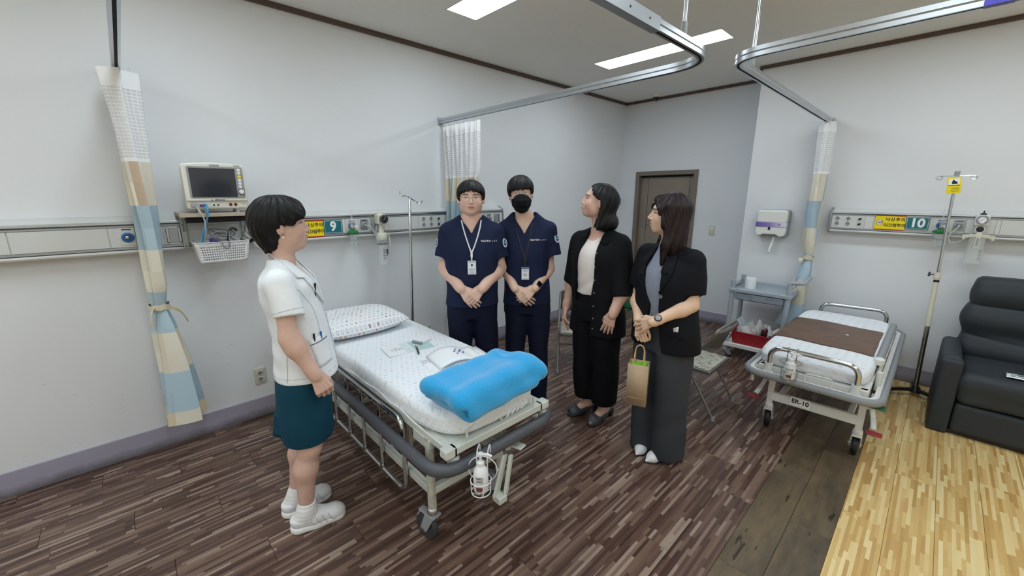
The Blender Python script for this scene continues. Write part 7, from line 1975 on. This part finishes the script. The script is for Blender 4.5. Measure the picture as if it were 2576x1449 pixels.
for q, xs in ((-1, (-.05, -.115)), (1, (.07, .125))):
    P0 = curve_on(cd, [(xs[0], 0, 1.365), (xs[0], 0, 1.345), (xs[0]-.003, 0, 1.315)], (0, -1, 0), .005); P1_ = curve_on(cd, [(xs[0]+q*.03, 0, 1.368), (xs[1]*.9, 0, 1.335), (xs[1]*.85, 0, 1.305)], (0, -1, 0), .007)
    e = MB(); e.grid(lambda u, v: P0[int(round(v*2))].lerp(P1_[int(round(v*2))], u), 3, 2); e.build('shirt_collar', 'black_knit', cdo, solid=.004)
def slingback(root, heel, toe):
    h = Vector(heel); t_ = Vector(toe); d = t_-h; L = d.length; d.normalize(); sd = d.cross(Vector((0, 0, 1)))
    T = Matrix(((sd.x, d.x, 0, h.x), (sd.y, d.y, 0, h.y), (0, 0, 1, 0), (0, 0, 0, 1)))
    sh = thing('shoe', None, None); sh.parent = root
    u = Sculpt(); u.rc((0, L*.42, .045), (0, L-.055, .033), .036, .041, .03, M_=T); u.rc((0, L-.055, .031), (0, L-.036, .027), .040, .034, .02, M_=T); u.rc((0, .12, .05), (0, .10, .058), .036, .034, .02, M_=T)
    u.rc(T @ Vector((0, .03, .105)), T @ Vector((0, L*.60, .088)), .030, .034, .004, 's'); u.rc(T @ Vector((0, L-.02, .034)), T @ Vector((0, L+.03, .03)), .015, .018, .004, 's')
    u.plane((0, 0, .012), (0, 0, -1), .003); u.plane(T @ Vector((0, .085, 0)), T.to_3x3() @ Vector((0, -1, .1)), .003); u.build('shoe_upper', 'shoe_grey', sh, .004)
    q = Sculpt(); q.rc((0, .035, .060), (0, .10, .048), .027, .030, .01, M_=T); q.rc((0, .10, .046), (0, L*.62, .014), .030, .040, .02, M_=T); q.rc((0, L*.62, .014), (0, L-.036, .012), .040, .037, .02, M_=T)
    def under(x, y, z): # keep a thin sole only
        Ti = T.inverted(); yy = Ti[1][0]*x+Ti[1][1]*y+Ti[1][3]; top = np.interp(yy, A([0, .04, .1, L*.62, L]), A([.062, .060, .048, .018, .015])); return np.maximum(z-top, (top-.011)-z)
    q.op(under, h-Vector((.4, .4, .1)), h+Vector((.4, .4, .2)), 'i', .002); q.build('sole', 'shoe_black', sh, .004)
    e = MB(T); e.add([(-.024, .006, .052), (.024, .006, .052), (.026, .052, .05), (-.026, .052, .05), (-.02, .008, 0), (.02, .008, 0), (.021, .046, 0), (-.021, .046, 0)], [(0, 1, 2, 3), (7, 6, 5, 4), (0, 4, 5, 1), (1, 5, 6, 2), (2, 6, 7, 3), (3, 7, 4, 0)]); e.build('heel', 'shoe_black', sh, bevel=.003)
    e = MB(T); ribbon(catmull([(-.036, .105, .058), (-.034, .05, .088), (-.014, .008, .096), (.014, .008, .096), (.034, .05, .088), (.036, .105, .058)], 5), (0, -.3, 1), .003, .010, e); e.build('heel_strap', 'shoe_grey', sh)
slingback(PA, (.055, -.165, 0), (.150, .10, 0)); slingback(PA, (-.055, -.175, 0), (-.046, .105, 0))

# ================================================================ woman in the black blazer
PB = thing('person', 'woman in black blazer and charcoal wide trousers, long brown hair, holding a paper bag', 'person', (-1.044, 2.235, 0), R(-195.08))
HB = HM((.010, .015, 1.507), -43, 3, 0, (.97, .97, 1.03))
s = Sculpt()
J = dict(torso=[(.78, -.02, 0, .13, .095), (.88, -.02, 0, .14, .10), (1.0, -.015, .0, .12, .088), (1.1, -.01, .0, .125, .092), (1.2, -.005, .0, .13, .092), (1.27, 0, -.005, .115, .07), (1.31, .0, -.01, .075, .055), (1.35, .0, -.01, .056, .05)],
    neck=((.0, -.01, 1.31), (.006, .004, 1.43)), neck_r=.048, arm=.92,
    armR=((.175, -.01, 1.265), (.195, .025, 1.00), (.028, .17, .898)), armL=((-.18, -.01, 1.265), (-.193, .018, 1.03), (-.105, .195, .938)),
    legR=((.07, 0, .82), (.065, .01, .45), (.06, -.01, .08), (.02, .09, .03)), legL=((-.10, 0, .82), (-.105, .01, .45), (-.092, -.04, .08), (-.075, .07, .03)), leg=.95)
limb_body(s, J); head_ops(s, HB, dict(jaw=.92, nose=1.03))
hand_ops(s, (.028, .17, .898), (-.42, .18, -.88), (-.25, .9, .15), (-.9, -.2, .2), [(35, 62, 40), (35, 64, 40), (35, 62, 40), (30, 60, 40)], 0, .94, (.5, .01, .02))
hand_ops(s, (-.105, .195, .938), (.86, .10, -.48), (-.05, 1, .1), (.4, .1, 1), (8, 16, 12), 9, .95, (.2, .0, .012))
s.build('body', 'skin', PB, .004, skin_col(SKIN['w2'], HB, 'b2585a'))
face_parts(PB, s, HB, dict(squint=.6, smile=.9, teeth=True, gaze=-.5))
def wlong(s_, H):
    s_.loft([(-.235, 0, -.05, .088, .05), (-.18, 0, -.05, .108, .064), (-.08, 0, -.042, .106, .074), (0, 0, -.03, .096, .084), (.05, 0, -.025, .086, .086)], M_=H, k=.03)
    for q in (-1, 1):
        s_.rc((q*.078, -.0, .04), (q*.092, .002, -.16), .026, .028, .02, M_=H)
        s_.rc((q*.092, .005, -.15), (q*.092, .012 if q < 0 else .03, -.255), .028, .015, .02, M_=H)
    s_.rc((-.02, .07, .075), (.055, .082, .035), .022, .016, .02, M_=H); s_.rc((.055, .082, .035), (.076, .04, -.03), .016, .012, .02, M_=H)
    s_.rc((-.02, .07, .075), (-.068, .06, .03), .022, .018, .02, M_=H); s_.rc((-.068, .06, .03), (-.082, .035, -.05), .018, .018, .02, M_=H)
hair(PB, HB, 'hair_brown', [(-180, -.30), (-80, -.30), (-72, -.26), (-60, -.02), (-44, .02), (-20, .07), (-8, .082), (8, .07), (30, .04), (45, .0), (55, -.05), (64, -.26), (72, -.3), (180, -.30)], c=(0, -.014, .036), r=(.087, .106, .088), extra=wlong, jag=.010, lock=.0013, nl=40)
trousers(PB, [[(.022, .062, -.005, .080, .105), (.15, .064, -.005, .082, .106), (.45, .068, .0, .085, .105), (.72, .07, 0, .094, .112), (.9, .05, 0, .09, .105)], [(.028, -.092, -.04, .088, .110), (.15, -.096, -.025, .09, .112), (.45, -.102, .0, .092, .112), (.72, -.10, 0, .10, .115), (.9, -.08, 0, .09, .105)]], [(.72, -.018, 0, .165, .115), (.86, -.018, 0, .165, .115), (.96, -.015, .0, .14, .105)], 'charcoal_trouser', 3, .0045)
ti = Sculpt(); ti.loft([(.93, -.01, .01, .132, .108), (1.0, -.01, .012, .132, .113), (1.13, -.006, .016, .138, .120), (1.21, -.003, .008, .135, .108), (1.265, 0, 0, .10, .082), (1.315, .002, -.004, .064, .062), (1.345, .003, -.004, .056, .056)], k=.02)
ti.disp = lambda x, y, z: .0011*np.sin((x-.15*np.sin(z*4))*420)
ti.build('inner_top', 'grey_rib', PB, .004)
bz = Sculpt()
bz.loft([(.745, -.02, .0, .222, .142), (.84, -.018, .002, .214, .140), (.97, -.014, .006, .196, .132), (1.07, -.01, .01, .188, .134), (1.17, -.006, .01, .19, .132), (1.245, -.003, .002, .175, .105), (1.285, .0, -.004, .125, .08), (1.325, .0, -.008, .078, .066)], n=2.2, k=.03)
for q, b in ((1, (.212, .016, 1.068)), (-1, (-.192, .006, 1.085))):
    a = Vector((q*.165, -.01, 1.262)); b = Vector(b); d = (b-a).normalized()
    bz.sleeve(a, b, .062, .063, .03)
    bz.rc((q*.055, -.008, 1.308), (q*.15, -.01, 1.275), .040, .048, .03)
oz2 = A([.70, .80, 1.0, 1.065, 1.2, 1.31, 1.40]); ol2 = A([-.13, -.10, -.072, -.072, -.066, -.062, -.045]); or2 = A([.05, .03, -.012, .018, .058, .05, .04])
def slot2(x, y, z):
    l = np.interp(z, oz2, ol2); r_ = np.interp(z, oz2, or2); return np.maximum(np.maximum(l-x, x-r_)*.9, -(y-.012))
bz.op(slot2, (-.14, .0, .7), (.10, .3, 1.41), 's', .004)
bz.rc((.002, -.0, 1.318), (.004, .004, 1.45), .052, .066, .004, 's')
bz.disp = drape(.003, 20, 12)
bzo = bz.build('blazer', 'black_wool', PB, .006)
for q, inn, out in ((-1, [(-.062, 1.31), (-.066, 1.2), (-.072, 1.09)], [(-.10, 1.31), (-.128, 1.2), (-.08, 1.085)]), (1, [(.05, 1.31), (.058, 1.2), (.02, 1.09)], [(.085, 1.31), (.115, 1.2), (.03, 1.085)])):
    P0 = curve_on(bz, [(p.x, 0, p.y) for p in catmull([(a, b, 0) for a, b in inn], 4)], (0, -1, 0), .005)
    P1_ = curve_on(bz, [(p.x, 0, p.y) for p in catmull([(a, b, 0) for a, b in out], 4)], (0, -1, 0), .007); n = len(P0)-1
    e = MB(); e.grid(lambda u, v: P0[int(round(v*n))].lerp(P1_[int(round(v*n))], u), 3, n); e.build('blazer_lapel', 'black_wool', bzo, solid=.004)
c = bz.march((-.088, .5, 1.068), (0, -1, 0), .7, .003); e = MB(); e.lathe([(0, .003), (.008, .003), (.0098, .001), (.0105, -.001), (0, -.001)], c, 20, axis='y'); bt = e.build('blazer_button', 'shoe_grey', bzo)
e = MB(); e.lathe([(.0078, .0032), (.0085, .0042), (.0095, .0032)], c, 20, axis='y'); e.build('button_rim', 'grey_plastic', bt)
e = MB(); P0 = [bz.march((x, .5, z), (0, -1, 0), .7, .004) for x, z in ((-.135, .865), (-.16, .86), (-.19, .853), (-.215, .848))]; ribbon(P0, (0, 1, 0), .022, .004, e); e.build('pocket_flap', 'black_wool', bzo)
e = MB(); c = bz.march((-.168, .5, .905), (0, -1, 0), .7, .004); e.grid(lambda u, v: c+Vector((-.03+.05*u, .003*math.sin(u*6), -.014-.012*u+.03*v*(1-.4*u))), 6, 4); e.build('pocket_tissue', 'ivory_satin', bzo, solid=.003)
watch(PB, (-.105, .195, .938), (-.193, .018, 1.03), 'mesh_band', 'shoe_black', .0285, .018, (-.2, 1, .25), False)
def flat_shoe(root, heel, toe):
    h = Vector(heel); t_ = Vector(toe); d = t_-h; L = d.length; d.normalize(); sd = d.cross(Vector((0, 0, 1)))
    T = Matrix(((sd.x, d.x, 0, h.x), (sd.y, d.y, 0, h.y), (0, 0, 1, 0), (0, 0, 0, 1)))
    u = Sculpt(); u.rc((0, .04, .032), (0, L*.45, .034), .033, .038, .03, M_=T); u.rc((0, L*.45, .034), (0, L-.055, .026), .038, .034, .03, M_=T); u.rc((0, L-.055, .026), (0, L-.008, .014), .032, .008, .02, M_=T)
    u.plane((0, 0, .008), (0, 0, -1), .002); up = u.build('shoe', 'shoe_white', root, .004)
    q = Sculpt(); q.rc((0, .04, .006), (0, L*.5, .006), .035, .040, .01, M_=T); q.rc((0, L*.5, .006), (0, L-.055, .006), .040, .036, .01, M_=T); q.rc((0, L-.055, .006), (0, L-.006, .006), .034, .009, .01, M_=T)
    q.plane((0, 0, .0095), (0, 0, 1), .002); q.plane((0, 0, .001), (0, 0, -1), .002); q.build('sole', 'shoe_black', up, .004)
flat_shoe(PB, (.075, -.105, 0), (.008, .13, 0)); flat_shoe(PB, (-.092, -.12, 0), (-.066, .125, 0))
